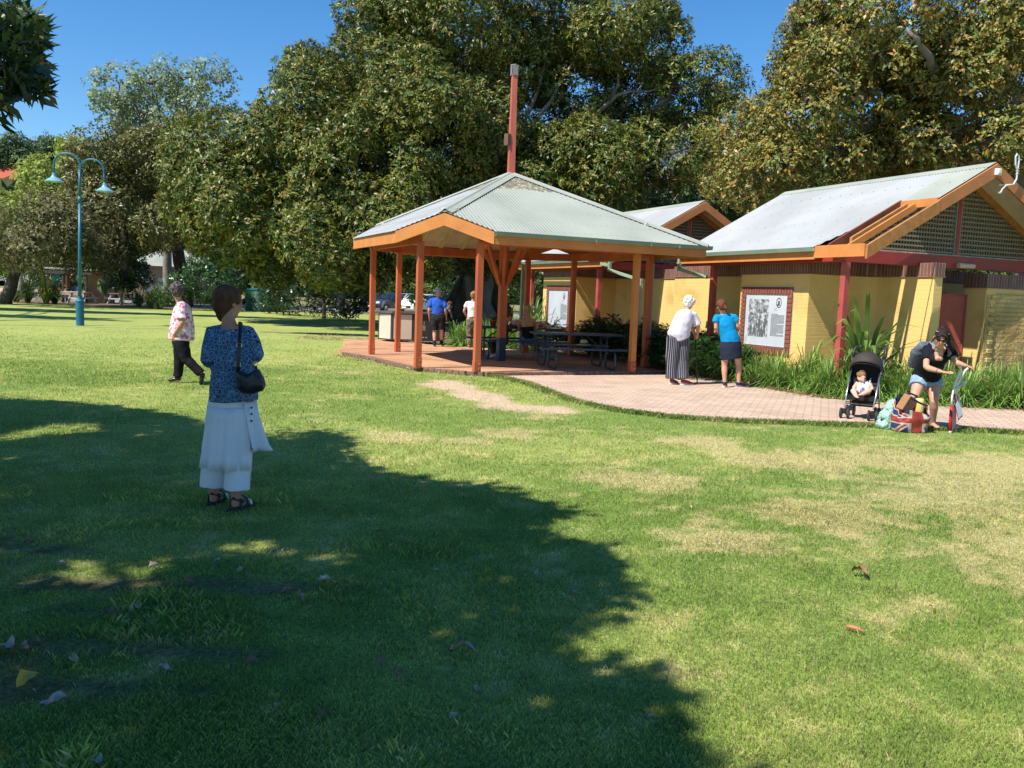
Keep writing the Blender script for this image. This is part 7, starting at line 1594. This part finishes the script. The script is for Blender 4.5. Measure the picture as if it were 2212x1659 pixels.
# buttressed base and dark under-storey of the fig
mb = MB(); limb(mb, [tb0 + V(-.6, -.3, 0), tb0 + V(-.2, 0, 2.0), tb0 + V(.2, 0, 4.5)], 1.0, .6, 12, .1, 3); limb(mb, [tb0 + V(1.6, .3, 0), tb0 + V(1.0, .2, 1.6), tb0 + V(.3, 0, 4)], .6, .4, 10, .1, 4); limb(mb, [tb0 + V(-2.4, 0, 0), tb0 + V(-1.4, 0, .9), tb0 + V(-.3, 0, 3)], .5, .4, 10, .08, 5)
mb.shift(tb0).build('buttress', M_barkd, fg, smooth=True)
RF = [(.21, .20, .04), (.27, .235, .05), (.16, .18, .04), (.32, .27, .06), (.12, .15, .035), (.15, .20, .045)]
b = [PB(1900, 60, 27, 180, 120, 4), PB(2120, 50, 26, 150, 120, 4), PB(1790, 150, 27, 95, 100, 3), PB(1720, 240, 27, 95, 75, 2.6), PB(1880, 200, 26, 120, 90, 3), PB(2080, 170, 25.5, 140, 85, 3), PB(2150, 300, 25, 90, 75, 2.6), PB(2010, 290, 25.5, 90, 62, 2.4), PB(1670, 370, 27, 85, 50, 2.2), PB(1800, 345, 27.5, 110, 52, 2.2), PB(1610, 415, 27.5, 55, 42, 1.8), PB(1930, 350, 27.5, 90, 45, 2), PB(1660, 290, 27.5, 45, 50, 1.8), PB(2240, 200, 25, 80, 150, 3), PB(1580, 300, 34, 60, 40, 2, .7), PB(1560, 370, 33, 50, 60, 2)]
rb = AY(2230, 600, 31); rb.z = 0
lim = [[rb, rb + V(-.1, 0, 3.5), AY(2200, 200, 29)]] + [[AY(2200, 260, 29), AY(2060, 200, 27), AY(1960, 150, 25.3), AY(1900, 125, 24.6)], [AY(2210, 330, 30), AY(1990, 240, 27), AY(1880, 215, 25.5), AY(1800, 150, 24.5)], [AY(2190, 300, 29), AY(2000, 300, 27), AY(1840, 265, 26), AY(1720, 280, 26)], [AY(2200, 200, 29), AY(2110, 130, 25), AY(2060, 60, 24)], [AY(2200, 350, 29), AY(1950, 330, 27.5), AY(1780, 320, 27), AY(1640, 370, 26.6)], [AY(2060, 200, 25.4), AY(2000, 120, 23.8), AY(1960, 60, 23.6)]]
tree('fig_tree', 'large fig tree with yellow green and rusty leaves overhanging the yellow building', 'tree', tuple(rb), b, LM_fig, AY(2150, 260, 28), RF, 14.0, 7, .15, .066, 102, r0=.75, limbs=lim, brown=((.42, .22, .06), .14), twigs=40, lump=.95, lumpr=.8)
b = [PB(262, 345, 62, 78, 55, 5), PB(215, 385, 61, 50, 60, 4), PB(340, 350, 60, 80, 70, 5), PB(350, 470, 58, 85, 72, 4), PB(260, 450, 60, 80, 75, 4)]
q = AY(400, 640, 63); q.z = 0
tree('broad_tree', 'brown olive fig tree with a domed crown left of the large fig', 'tree', tuple(q), b, LM_fig, AY(380, 470, 62), [(.12, .125, .03), (.15, .145, .038), (.09, .105, .028), (.18, .165, .05)], 6.0, 6, .27, .11, 103, r0=.6, bark=M_barkd, twigs=14, lump=1.7, lumpr=1.4, scatter=.1)
b = [PB(100, 485, 52, 62, 55, 4), PB(180, 495, 53, 70, 62, 4), PB(30, 520, 50, 55, 42, 4), PB(110, 540, 50, 70, 26, 3), PB(-30, 520, 52, 50, 45, 4), PB(225, 545, 56, 50, 34, 3)]
q = AY(10, 645, 52); q.z = 0
tree('broad_tree', 'grey brown leaved tree with low crown at the left edge behind the lamp post', 'tree', tuple(q), b, LM_soft, AY(50, 540, 52), [(.15, .145, .055), (.19, .18, .075), (.115, .12, .045), (.23, .21, .10)], 5.0, 6, .24, .12, 104, r0=.42, bark=M_barkd, twigs=14, lump=1.3, lumpr=1.1, scatter=.08)
q = AY(138, 640, 56); q.z = 0
mbq = MB()
b = [PB(150, 350, 92, 45, 50, 5), PB(118, 395, 90, 48, 48, 5), PB(20, 460, 88, 60, 36, 5), PB(185, 400, 92, 40, 60, 5), PB(40, 480, 86, 70, 40, 4), PB(130, 460, 88, 70, 60, 4), PB(60, 540, 86, 90, 50, 4)]
q = AY(90, 610, 92); q.z = .2
tree('bright_tree', 'bright yellow green tree behind the lamp post arms', 'tree', tuple(q), b, LM_soft, AY(90, 480, 92), [(.27, .33, .06), (.34, .40, .08), (.21, .28, .05)], 1.9, 6, .42, .22, 105, r0=.4, twigs=6, lump=2.0, lumpr=1.7, scatter=.15)
b = [PB(260, 195, 66, 50, 45, 3, .55), PB(330, 180, 66, 60, 48, 3, .6), PB(390, 170, 66, 45, 40, 3, .45), PB(465, 180, 66, 45, 48, 3, .4), PB(330, 250, 66, 90, 45, 3.4, .7), PB(450, 235, 66, 60, 40, 3, .5), PB(245, 235, 66, 30, 28, 2.5, .5)]
q = AY(360, 640, 68); q.z = 0
tree('poplar_tree', 'airy grey green poplar rising above the figs against the sky', 'tree', tuple(q), b, LM_soft, AY(360, 330, 67), [(.27, .33, .18), (.34, .39, .24), (.20, .27, .14)], 4.0, 6, .24, .20, 106, r0=.4, twigs=40, lump=1.3, lumpr=.95, scatter=.14, spread=1.2)
for k, (lab, bl_, sd_) in enumerate((('dark rounded pine on the hill at the left edge', [PB(40, 325, 180, 45, 26, 5), PB(20, 350, 178, 45, 26, 5), PB(60, 352, 178, 38, 22, 4)], 107), ('thin topped pine on the hill next to the rounded one', [PB(104, 318, 185, 22, 10, 3, .7), PB(100, 338, 184, 18, 9, 3, .7), PB(112, 330, 185, 15, 9, 3, .7)], 108))):
    q = AY((40, 104)[k], 400, 182)
    tree('pine_tree', lab, 'tree', tuple(q), bl_, LM_soft, AY((40, 104)[k], 345, 182), [(.09, .15, .06), (.12, .18, .08)], 1.4, 6, .75, .3, sd_, r0=.35, lump=2.6, lumpr=2.0, scatter=.3)
# norfolk pine tips poking past the crown
def norfolk(px, py, Y, H_, label, seed):
    q = AY(px, py, Y); r = np.random.default_rng(seed); t = thing('norfolk_pine', label, 'tree', (q.x, q.y, 0)); MB().tube([(0, 0, 0), (0, 0, q.z)], [.4, .04], 8).build('trunk', M_barkd, t); parts = []
    zt = q.z
    for tier in range(12):
        z = zt - .4 - tier * H_ / 12; l = .5 + tier * .42
        for k in range(6):
            a = k * pi / 3 + tier * .5; d = np.array([cos(a), sin(a), .22]); m_ = int(26 + l * 10); tt = np.linspace(.1, 1, m_); sg = np.tile([-1, 1], m_)[:m_]
            Pp = np.array([0, 0, z]) + d * (tt * l)[:, None]; D = d * .45 + np.array([-sin(a), cos(a), 0]) * sg[:, None] * .35 + np.array([0, 0, .75]); D /= np.linalg.norm(D, axis=1, keepdims=True)
            parts.append(leaf_quads(Pp, D, np.tile([cos(a), sin(a), 0.], (m_, 1)), .42, .09, np.array([.035, .075, .045]) * np.ones((m_, 1)) * (.8 + .4 * r.random((m_, 1))), .0))
    Vv, Fc, Cc = merge(parts); npmesh('branches', Vv, Fc, LM_soft, t, Cc)
norfolk(745, 60, 70, 8, 'norfolk pine with upswept branch tips showing left of the large fig', 5)
norfolk(800, -20, 74, 8, 'norfolk pine whose tip pokes above the large fig at the top', 6)
# dark hedge and shrubs under the fig
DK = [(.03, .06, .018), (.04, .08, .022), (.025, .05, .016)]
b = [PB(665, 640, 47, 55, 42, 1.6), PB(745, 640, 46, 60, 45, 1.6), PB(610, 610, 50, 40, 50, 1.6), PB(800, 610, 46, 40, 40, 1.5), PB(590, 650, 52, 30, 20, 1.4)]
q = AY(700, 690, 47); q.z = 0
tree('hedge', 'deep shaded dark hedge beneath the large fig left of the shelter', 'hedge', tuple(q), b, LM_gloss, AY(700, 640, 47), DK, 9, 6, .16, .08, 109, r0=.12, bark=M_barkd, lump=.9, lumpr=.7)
b = [PB(430, 605, 54, 52, 48, 2.2), PB(470, 620, 54, 50, 45, 2.2), PB(385, 632, 53, 36, 30, 1.6), PB(460, 570, 55, 40, 35, 2)]
q = AY(410, 665, 54); q.z = 0
tree('bushy_shrub', 'rounded dark green shrub beside the cottage behind the floral shirt woman', 'shrub', tuple(q), b, LM_gloss, AY(410, 620, 54), [(.04, .10, .025), (.055, .125, .03), (.03, .075, .02)], 8, 6, .17, .09, 110, r0=.12, bark=M_barkd, lump=.9, lumpr=.7)
b = [PB(268, 565, 58, 38, 45, 1.6), PB(250, 590, 58, 30, 28, 1.5), PB(295, 590, 58, 30, 28, 1.5)]
q = AY(262, 655, 58.5); q.z = 0
tree('small_tree', 'small dark green tree growing between the timber tables', 'tree', tuple(q), b, LM_gloss, AY(265, 600, 58), [(.025, .07, .022), (.035, .09, .028)], 8, 6, .2, .10, 111, r0=.10, bark=M_bark, lump=.9, lumpr=.7)
# banana-like strelitzia
def paddle(name, label, px, py, Y, n, h, seed, w_=.34, l=1.5):
    q = AY(px, py, Y); r = np.random.default_rng(seed); parts = []; base = np.array([q.x, Y, 0.])
    for i in range(n):
        a = (.0 if i % 2 else pi) + r.normal(0, .35); e = 1.0 + .55 * r.random(); hh = h * (.65 + .35 * r.random()); d = np.array([cos(a), sin(a) * .4, 0.]); st_ = np.array([0, 0, hh * .5]) + d * hh * .5 * cos(e) * .4
        D = d * cos(e) + np.array([0, 0, sin(e)]); parts.append(leaf_quads((st_)[None], D[None] / np.linalg.norm(D), np.array([[sin(a), cos(a), .2]]), l * (.7 + .4 * r.random()), w_, np.array([[.10, .19, .06]]) * (.7 + .7 * r.random()), .12, .12)); parts.append(leaf_quads(np.zeros((1, 3)), st_[None] / np.linalg.norm(st_), np.array([[0, 1, 0.]]), np.linalg.norm(st_) * 1.9, .05, np.array([[.12, .14, .07]]), 0))
    Vv, Fc, Cc = merge(parts); o = npmesh(name, Vv, Fc, LM_gloss, None, Cc); o.location = base; return tag(o, label, 'plant')
paddle('paddle_palm', 'tall paddle leaved plant rising above the small tree left of the cottage', 268, 640, 60.5, 18, 4.8, 120, .55, 2.2)
paddle('paddle_palm', 'low pale paddle leaved plant beside the first timber table', 225, 650, 57, 12, 1.9, 121, .26, .9)
# palms and grassy shrubs at the far left
for i, (px, Y, h, lab, pal) in enumerate(((60, 56, 1.5, 'spiky dark green clump at the far left of the mulch bed', [(.05, .10, .02), (.08, .14, .03)]), (100, 55, 1.7, 'pale fan leaved clump left of the kiosk counter', [(.14, .22, .05), (.2, .28, .08), (.09, .15, .03)]), (118, 56, 1.2, 'low mixed clump just left of the first timber table', [(.06, .11, .03), (.1, .15, .04)]),
                                (35, 57, .9, 'small rounded clump nearest the pale post', [(.05, .08, .03), (.07, .1, .03)]), (325, 54, 1.1, 'yellowish arching fern right of the second timber table', [(.22, .24, .05), (.14, .2, .04)]), (345, 53, 1.2, 'green arching fern beside the rounded dark shrub', [(.07, .14, .03), (.1, .17, .04)]), (300, 56, 1.0, 'low fern beside the small tree trunk', [(.08, .12, .03), (.12, .17, .04)]))):
    q = AY(px, 640, Y); Vv, Fc, Cc = strap_mesh(140 + i, 240, h * 1.3, .05, pal, 1.0, .4, .06); o = npmesh('arching_fern', Vv, Fc, LM_strap, None, Cc); o.location = (q.x, Y, 0); tag(o, lab, 'plant', 'clumps in the far mulch bed')
# trees in the gap behind the building and shelter
b = [PB(1480, 420, 52, 80, 70, 3), PB(1380, 450, 54, 80, 60, 3), PB(1560, 430, 50, 60, 70, 3), PB(1240, 520, 56, 90, 60, 3), PB(1160, 600, 60, 60, 45, 3), PB(1130, 540, 60, 60, 60, 3), PB(1430, 510, 52, 100, 60, 3), PB(1640, 500, 50, 100, 60, 3)]
q = AY(1420, 640, 53); q.z = 0
tree('broad_tree', 'dark green trees backdrop filling the gap behind the second gable', 'tree', tuple(q), b, LM_fig, AY(1400, 500, 53), [(.05, .085, .02), (.07, .11, .025), (.04, .07, .02)], 3.4, 6, .28, .12, 112, r0=.4, lump=1.4, lumpr=1.2)
bpy.data.objects['broad_tree.002']['label'] = 'dark green tree filling the gap behind the second gable'
b = [PB(2000, 420, 48, 150, 70, 3), PB(2180, 430, 47, 100, 80, 3), PB(1830, 420, 48, 110, 60, 3), PB(2150, 540, 45, 120, 60, 3), PB(1950, 520, 46, 120, 60, 3)]
q = AY(2000, 640, 48); q.z = 0
tree('broad_tree', 'shaded green tree standing behind the roof of the nearer gable', 'tree', tuple(q), b, LM_fig, AY(2000, 520, 48), [(.05, .085, .02), (.07, .11, .025), (.09, .13, .03)], 3.4, 6, .28, .12, 113, r0=.4, lump=1.4, lumpr=1.2)
b = [PB(890, 610, 82, 60, 30, 3), PB(985, 600, 80, 60, 40, 3), PB(1080, 610, 84, 60, 40, 3), PB(1180, 590, 86, 60, 50, 3), PB(830, 590, 86, 50, 40, 3)]
q = AY(960, 660, 84); q.z = .1
tree('broad_tree', 'sunlit mid green tree beyond the parked cars', 'tree', tuple(q), b, LM_soft, AY(960, 620, 84), [(.14, .20, .05), (.18, .25, .06), (.1, .15, .04)], 2.6, 6, .35, .18, 114, r0=.3, lump=1.7, lumpr=1.4)
b = [PB(190, 570, 78, 110, 62, 4), PB(330, 540, 76, 110, 75, 4), PB(300, 600, 78, 110, 40, 4), PB(90, 560, 80, 90, 45, 4), PB(440, 590, 74, 80, 60, 3)]
q = AY(235, 640, 79); q.z = .1
tree('broad_tree', 'deep green tree mass behind the timber kiosk and cottage', 'tree', tuple(q), b, LM_fig, AY(235, 590, 78), [(.05, .085, .022), (.07, .11, .028), (.09, .125, .03)], 2.8, 6, .34, .15, 116, r0=.35, bark=M_barkd, lump=1.8, lumpr=1.5)
# low leafy plants around the fig base
b = [PB(905, 640, 50, 16, 12, .9), PB(960, 636, 49, 26, 22, 1.0), PB(1035, 640, 48, 22, 18, 1.0)]
q = AY(950, 680, 49); q.z = 0
tree('bushy_shrub', 'sunlit light green shrub beside the big dark trunk behind the walking man', 'shrub', tuple(q), b, LM_soft, AY(950, 650, 49), [(.12, .22, .05), (.16, .28, .07)], 7, 6, .18, .09, 115, r0=.05, lump=.6, lumpr=.45)
# ------------------------------------------------------------------ wooded hill behind everything
hx_ = np.linspace(-330, 330, 90); hy_ = np.linspace(125, 420, 30); HX, HY = np.meshgrid(hx_, hy_)
def hillh(x, y):
    up_ = sst(125, 210, y); prof = 23 + 8 * sst(-60, 60, x) + 4 * np.sin(x * .03)
    return up_ * prof + fbm(x, y, .08, 3) * 6 * up_ - 1 + .4
hc = fbm(HX.ravel(), HY.ravel(), .12, 4)[:, None]; hc = np.array([.03, .05, .015]) * (1 - hc) + np.array([.12, .16, .05]) * hc
Vh = np.stack([HX.ravel(), HY.ravel(), hillh(HX.ravel(), HY.ravel())], 1); idx = (np.arange(29)[:, None] * 90 + np.arange(89)[None]).ravel()
tag(npmesh('hill', Vh, np.stack([idx, idx + 1, idx + 91, idx + 90], 1), mat('hill_scrub', (.7, .7, .7), (1.4, 1.4, 1.3), .4, 1, .8, .6, world=True, attr='tint', spec=.05), None, hc, True), kind='structure')
r = np.random.default_rng(55); n = 9000; X = r.uniform(-300, 300, n); Y = r.uniform(122, 230, n); Z = hillh(X, Y) + r.random(n) * 5
P = np.stack([X, Y, Z], 1); Nn = unit(r, n) + [0, -.4, .8]; Nn /= np.linalg.norm(Nn, axis=1, keepdims=True)
tag(npmesh('hillside_wood', *rosettes(P, Nn, r, 8, 3.0, 1.5, np.array([(.05, .08, .025), (.09, .13, .035), (.13, .17, .05)]), 1.0, 1.2)[:2], LM_soft, None, rosettes(P, Nn, np.random.default_rng(3), 8, 3.0, 1.5, np.array([(.05, .08, .025), (.09, .13, .035), (.13, .17, .05)]), 1.0, 1.2)[2]), 'far off woodland covering the hillside', 'woodland', kind='stuff')
# far tree line that closes the park at eye level
r = np.random.default_rng(56); n = 7000; X = r.uniform(-260, 260, n); Z = r.random(n) ** .8 * (9 + 4 * np.sin(X * .07)); Y = 118 + r.random(n) * 6
P = np.stack([X, Y, Z], 1); keep = (Z > 3.4) | (X > -40); P = P[keep]; n = len(P); Nn = unit(r, n) + [-.2, -.5, .6]; Nn /= np.linalg.norm(Nn, axis=1, keepdims=True); Q = rosettes(P, Nn, r, 8, 1.6, .8, np.array([(.05, .08, .025), (.09, .13, .035), (.13, .17, .05)]), 1.0, .7)
tag(npmesh('distant_tree_belt', Q[0], Q[1], LM_soft, None, Q[2]), 'belt of distant trees closing the view behind the car park', 'woodland', kind='stuff')
# ------------------------------------------------------------------ shade tree standing left of the camera (its crown throws the big shadow)
edge = [(0, 858), (200, 870), (320, 885), (450, 910), (620, 950), (760, 985), (900, 1030), (1040, 1045), (1130, 1068), (1270, 1105), (1165, 1145), (1340, 1195), (1290, 1215), (1430, 1270), (1340, 1315), (1290, 1355), (1210, 1375), (1290, 1420), (1430, 1460), (1465, 1520), (1495, 1580), (1535, 1659)]
SP = [tuple(G(x, y)[:2]) for x, y in edge] + [(.85, 2.2), (.8, .8), (.5, -.8), (-.2, -2.6), (-2, -4.2), (-6, -5.2), (-11, -3.5), (-14, 1), (-14.5, 6), (-12, 10), (-9.5, 11.6)]
holes = [(40, 935, 60, 16), (130, 925, 70, 14), (300, 940, 40, 10), (500, 1190, 60, 16), (30, 1245, 40, 14), (230, 1250, 150, 26), (170, 1205, 60, 12), (60, 1320, 60, 14), (965, 1328, 55, 18), (1050, 1290, 40, 9), (900, 1165, 30, 10), (905, 1180, 25, 8), (960, 1195, 30, 8), (560, 1170, 40, 10), (630, 1420, 55, 12), (480, 1510, 90, 18), (260, 1575, 60, 14), (130, 1540, 50, 10), (440, 1130, 30, 8), (720, 1205, 60, 12), (800, 1220, 60, 8), (660, 1310, 50, 10), (200, 1440, 110, 16), (350, 1400, 60, 12), (90, 1480, 60, 12), (1340, 1255, 30, 8)]
r = np.random.default_rng(77); n = 60000; X = r.uniform(-15, 1.6, n); Y = r.uniform(-5.5, 11.8, n)
ok = inpoly(X, Y, SP)
hg = []
for (px, py, rx, ry) in holes:
    c = G(px, py); e = G(px + rx, py); f = G(px, py + ry); hg.append((c.x, c.y, abs(e.x - c.x), abs(f.y - c.y)))
for (hx, hy, rx, ry) in hg: ok &= ~((((X - hx) / rx) ** 2 + ((Y - hy) / ry) ** 2 < 1.45) & (r.random(n) < .92))
X, Y = X[ok], Y[ok]; n = len(X)
k_ = 1 / math.tan(EL); dx, dy = -cos(AZ) * k_, -sin(AZ) * k_
_sd = segd(X, Y, [tuple(G(x, y)[:2]) for x, y in edge]); rim = _sd < .9; _k = _sd > .11 + .03 * (Y > 5); X, Y, rim = X[_k], Y[_k], rim[_k]; n = len(X)
lev = np.where(rim, 4.6 + 1.6 * fbm(X, Y, .5, 2), 5.2 + 5.0 * r.random(n) ** 1.2)
def inframe(x, y, z, mx=60):
    v = np.stack([x, y, z - EYE], 1); w_ = v @ np.array(_F); px = 1106 + F * (v @ np.array(_R)) / w_; py = 829.5 - F * (v @ np.array(_V)) / w_
    return (w_ > .1) & (px > -mx) & (px < 2212 + mx) & (py > -mx) & (py < 1659 + mx)
for it in range(24):
    bad = inframe(X + dx * lev, Y + dy * lev, lev); lev = np.where(bad, lev + .35, lev)
bad = inframe(X + dx * lev, Y + dy * lev, lev); X, Y, lev = X[~bad], Y[~bad], lev[~bad]
P = np.stack([X + dx * lev, Y + dy * lev, lev], 1); n = len(P)
# the branch that hangs into the top left corner
br_pts = []
for px, py, rx, ry, m_ in ((15, 55, 50, 65, 190), (45, 140, 40, 55, 140), (0, 180, 36, 50, 80), (80, 190, 18, 14, 20), (65, 80, 24, 50, 55), (0, 250, 12, 12, 8)):
    for i in range(m_):
        a, q_ = r.random() * 6.28, sqrt(r.random()); p = AY(px + rx * q_ * cos(a), py + ry * q_ * sin(a), 7.3 + r.normal() * .28); br_pts.append(tuple(p))
BP = np.array(br_pts)
P2_ = np.concatenate([P, BP]); Nn = unit(r, len(P2_)) * .6 + [.15, .1, .5]; Nn /= np.linalg.norm(Nn, axis=1, keepdims=True)
pal = np.array([(.035, .07, .02), (.05, .09, .025), (.03, .055, .018)])
A1 = rosettes(P, Nn[:n], r, 5, .21, .11, pal, 1.0, .07); A2 = rosettes(BP, Nn[n:] * [1, 1, -.6] + [.3, 0, -.25], r, 3, .165, .042, pal, .8, .02)
tx, ty = -11.0, -2.5
shd = thing('shade_tree', 'dark leaved tree at the top left corner throwing its shade over the lawn', 'tree', (tx, ty, 0))
Vv, Fc, Cc = merge([A1, A2]); npmesh('crown', Vv - np.array([tx, ty, 0]), Fc, LM_gloss, shd, Cc)
mb = MB(); o = V(tx, ty, 0); tp_ = V(tx + .8, ty + 1, 5.2); limb(mb, [o, o + V(.2, .3, 2.5), tp_], .55, .32, 14, .05, 9)
for k in range(16):
    e = Vector(P[int(n * (k + .5) / 16) % n]); limb(mb, [o + V(.4, .5, 3.8), lerp(tp_, e, .5) + V(0, 0, .8), e], .15, .02, 8, .12, 60 + k)
limb(mb, [tp_, V(-8.6, 3.2, 6.2), V(-6.4, 5.9, 4.9), AY(-20, 90, 7.3), AY(50, 140, 7.3)], .16, .012, 8, .06, 99)
mb.shift(o).build('trunk', M_bark, shd, smooth=True)
# tall tree off to the left whose outer branches throw narrow shadows across the lawn
strips = [(-22, 36.4, 5.0, .7), (-19.5, 35.2, 3.6, .5), (-24.5, 43.5, 6, 2.0), (-17, 44.5, 6, 1.2), (-6.2, 30.9, 1.7, .55), (-3.9, 30.6, 1.5, .4)]
pp = []
for cx_, cy_, rx, ry in strips:
    m_ = int(rx * ry * 150); a = r.random(m_) * 6.28; q_ = np.sqrt(r.random(m_)); gx, gy = cx_ + rx * q_ * np.cos(a), cy_ + ry * q_ * np.sin(a); z = 17 + 2.5 * r.random(m_); pp.append(np.stack([gx + dx * z, gy + dy * z, z], 1))
PT = np.concatenate(pp); bad = inframe(PT[:, 0], PT[:, 1], PT[:, 2], 20); PT = PT[~bad]; Nn = unit(r, len(PT)); A3 = rosettes(PT, Nn, r, 6, .30, .16, pal, 1.0, .12)
tx, ty = -30.5, 21.0
tt = thing('tall_tree', 'tall tree left of the view shading strips of the lawn near the lamp post', 'tree', (tx, ty, 0)); npmesh('crown', A3[0] - np.array([tx, ty, 0]), A3[1], LM_gloss, tt, A3[2])
mb = MB(); o = V(tx, ty, 0); limb(mb, [o, o + V(.3, 0, 7), o + V(1, .5, 15)], .6, .3, 12, .05, 9)
for k in range(9):
    e = Vector(PT[int(len(PT) * (k + .5) / 9)]); limb(mb, [o + V(.9, .4, 13.5), lerp(o + V(1, .5, 16), e, .5) + V(0, 0, .9), e], .12, .02, 7, .1, 160 + k)
mb.shift(o).build('trunk', M_bark, tt, smooth=True)
# ------------------------------------------------------------------ fallen leaves, stick, weed tuft
def dead_leaf(seed, L_=.10, W_=.06):
    rr = random.Random(seed); mb = MB(); n_ = 7; vs = []
    for i in range(n_ + 1):
        t = i / n_; w_ = W_ * sin(pi * min(1, t * 1.02) ** .8) * .5; z = .010 + .028 * sin(t * pi * rr.uniform(.8, 1.3)) * rr.uniform(.6, 1)
        for s in (-1, 0, 1): vs.append(((t - .5) * L_, s * w_ * rr.uniform(.75, 1.2), z + (abs(s) * .016 * rr.uniform(.2, 1.4))))
    mb.add(vs, [(i * 3 + k, i * 3 + k + 1, i * 3 + k + 4, i * 3 + k + 3) for i in range(n_) for k in range(2)])
    return mb
lm_ = [mat('dead_leaf_tan', (.42, .29, .17), (.34, .22, .12), 30, .7), mat('dead_leaf_brown', (.22, .11, .06), (.30, .16, .09), 30, .7), mat('dead_leaf_pale', (.46, .37, .29), (.38, .3, .22), 30, .7), mat('dead_leaf_yellow', (.62, .36, .04), (.55, .30, .04), 30, .6)]
lv = [dead_leaf(200 + i).build('fallen_leaf', lm_[i % 3], None, smooth=True) for i in range(6)]
pl = [(1428, 961, 1, 0), (1857, 1247, 2, 2), (707, 1270, 2, 2), (650, 1300, 1, 1), (820, 1437, 1, 0), (1002, 1170 + 250, 2, 1), (1238, 1292, 1, 0), (860, 1465, 1, 0), (945, 1240, .8, 0), (1030, 1500, .8, 2), (548, 1435, 1, 0), (330, 1230, 1, 1), (300, 1318, 1, 1), (410, 1262, 1, 1), (120, 1530, 1.6, 1), (160, 1435, 1, 1), (75, 1405, 1.3, 2), (20, 1410, 1.6, 0), (45, 1415, 1.5, 1), (240, 1330, 1, 0), (355, 1455, 1, 0), (600, 1540, 1, 1), (690, 1560, 1, 1), (210, 1660, 1, 0), (520, 1240, 1, 2), (620, 1285, 1.2, 1), (275, 1355, 1, 1), (1710, 1010, .9, 0), (1965, 975, 1, 0), (1550, 1180, .7, 2), (1160, 1245, .8, 2), (820, 1155, .8, 0), (470, 1220, 1, 0), (890, 1010, .7, 0), (1330, 1010, .8, 1), (1490, 1100, .7, 0), (1240, 960, .8, 0), (700, 1110, .8, 1), (1785, 1130, .8, 2), (2010, 1320, .8, 0), (1130, 1480, .8, 1), (980, 1560, .8, 0), (1405, 1560, .7, 2), (60, 1180, 1, 1), (130, 1225, 1, 1), (90, 1260, 1, 0)]
first = True; uz = set()
for i, (px, py, s, k) in enumerate(pl):
    q = G(px, py); src = lv[i % 6]
    if i % 6 in uz: c = src.copy(); COL.objects.link(c)
    else: c = src; uz.add(i % 6)
    c.location = (q.x, q.y, .012); c.rotation_euler = (random.uniform(-.3, .3), random.uniform(-.3, .3), random.uniform(0, 6.28)); c.scale = (s * .62,) * 3; tag(c, 'curled dry leaf lying on the grass', 'leaf', 'fallen leaves scattered over the lawn')
yl = dead_leaf(300).build('fallen_leaf', lm_[3], None, smooth=True); q = G(62, 1492); yl.location = (q.x, q.y, .03); yl.rotation_euler = (.3, -.2, 1.2); yl.scale = (1.1,) * 3; tag(yl, 'bright yellow fallen leaf at the lower left', 'leaf')
q0, q1 = G(1829, 1352, .02), G(1868, 1365, .015); mb = MB(); mb.tube([q0 - q0, (q1 - q0) * .5 + V(0, 0, .004), q1 - q0], [.010, .011, .007], 8); sk = mb.build('stick', mat('rusty_stick', (.36, .13, .06), (.45, .19, .09), 20, .8), None, smooth=True, loc=q0); tag(sk, 'short reddish stick lying on the sunlit lawn', 'stick')
# dry leaf litter along the bed edge and round the shelter kerb
r = np.random.default_rng(91); n = 2600; s = r.random(n) * cs[-1]; X = np.interp(s, cs, be[:, 0]) + r.normal(.15, .15, n); Y = np.interp(s, cs, be[:, 1]) + np.abs(r.normal(.0, .22, n)) - .03
X = np.r_[X, r.uniform(-7, -2.6, 900), r.uniform(-3.9, -2.2, 160)]; Y = np.r_[Y, 26.9 + np.abs(r.normal(0, 1.5, 900)), 0 * r.random(160)]; m2 = slice(n + 900, n + 1060)
kx = r.random(160); X[m2] = -4.3 + 2.2 * kx + r.normal(0, .1, 160); Y[m2] = 20.9 - 3.2 * kx + r.normal(0, .12, 160) - .15
n = len(X); P = np.stack([X, Y, .015 + .02 * r.random(n)], 1); D = unit(r, n) * [1, 1, .25]; D /= np.linalg.norm(D, axis=1, keepdims=True)
C = np.array([(.40, .28, .15), (.30, .18, .09), (.48, .38, .24), (.36, .2, .08)])[r.integers(0, 4, n)] * (.7 + .5 * r.random((n, 1)))
A4 = leaf_quads(P, D, np.tile([0, 0, 1.], (n, 1)) + unit(r, n) * .3, .075, .035, C); tag(npmesh('leaf_litter', A4[0], A4[1], leafmat('litter_leaf', .8, .1, .2), None, A4[2]), 'dry leaf litter along the garden bed and under the hedge', 'leaf litter', kind='stuff')
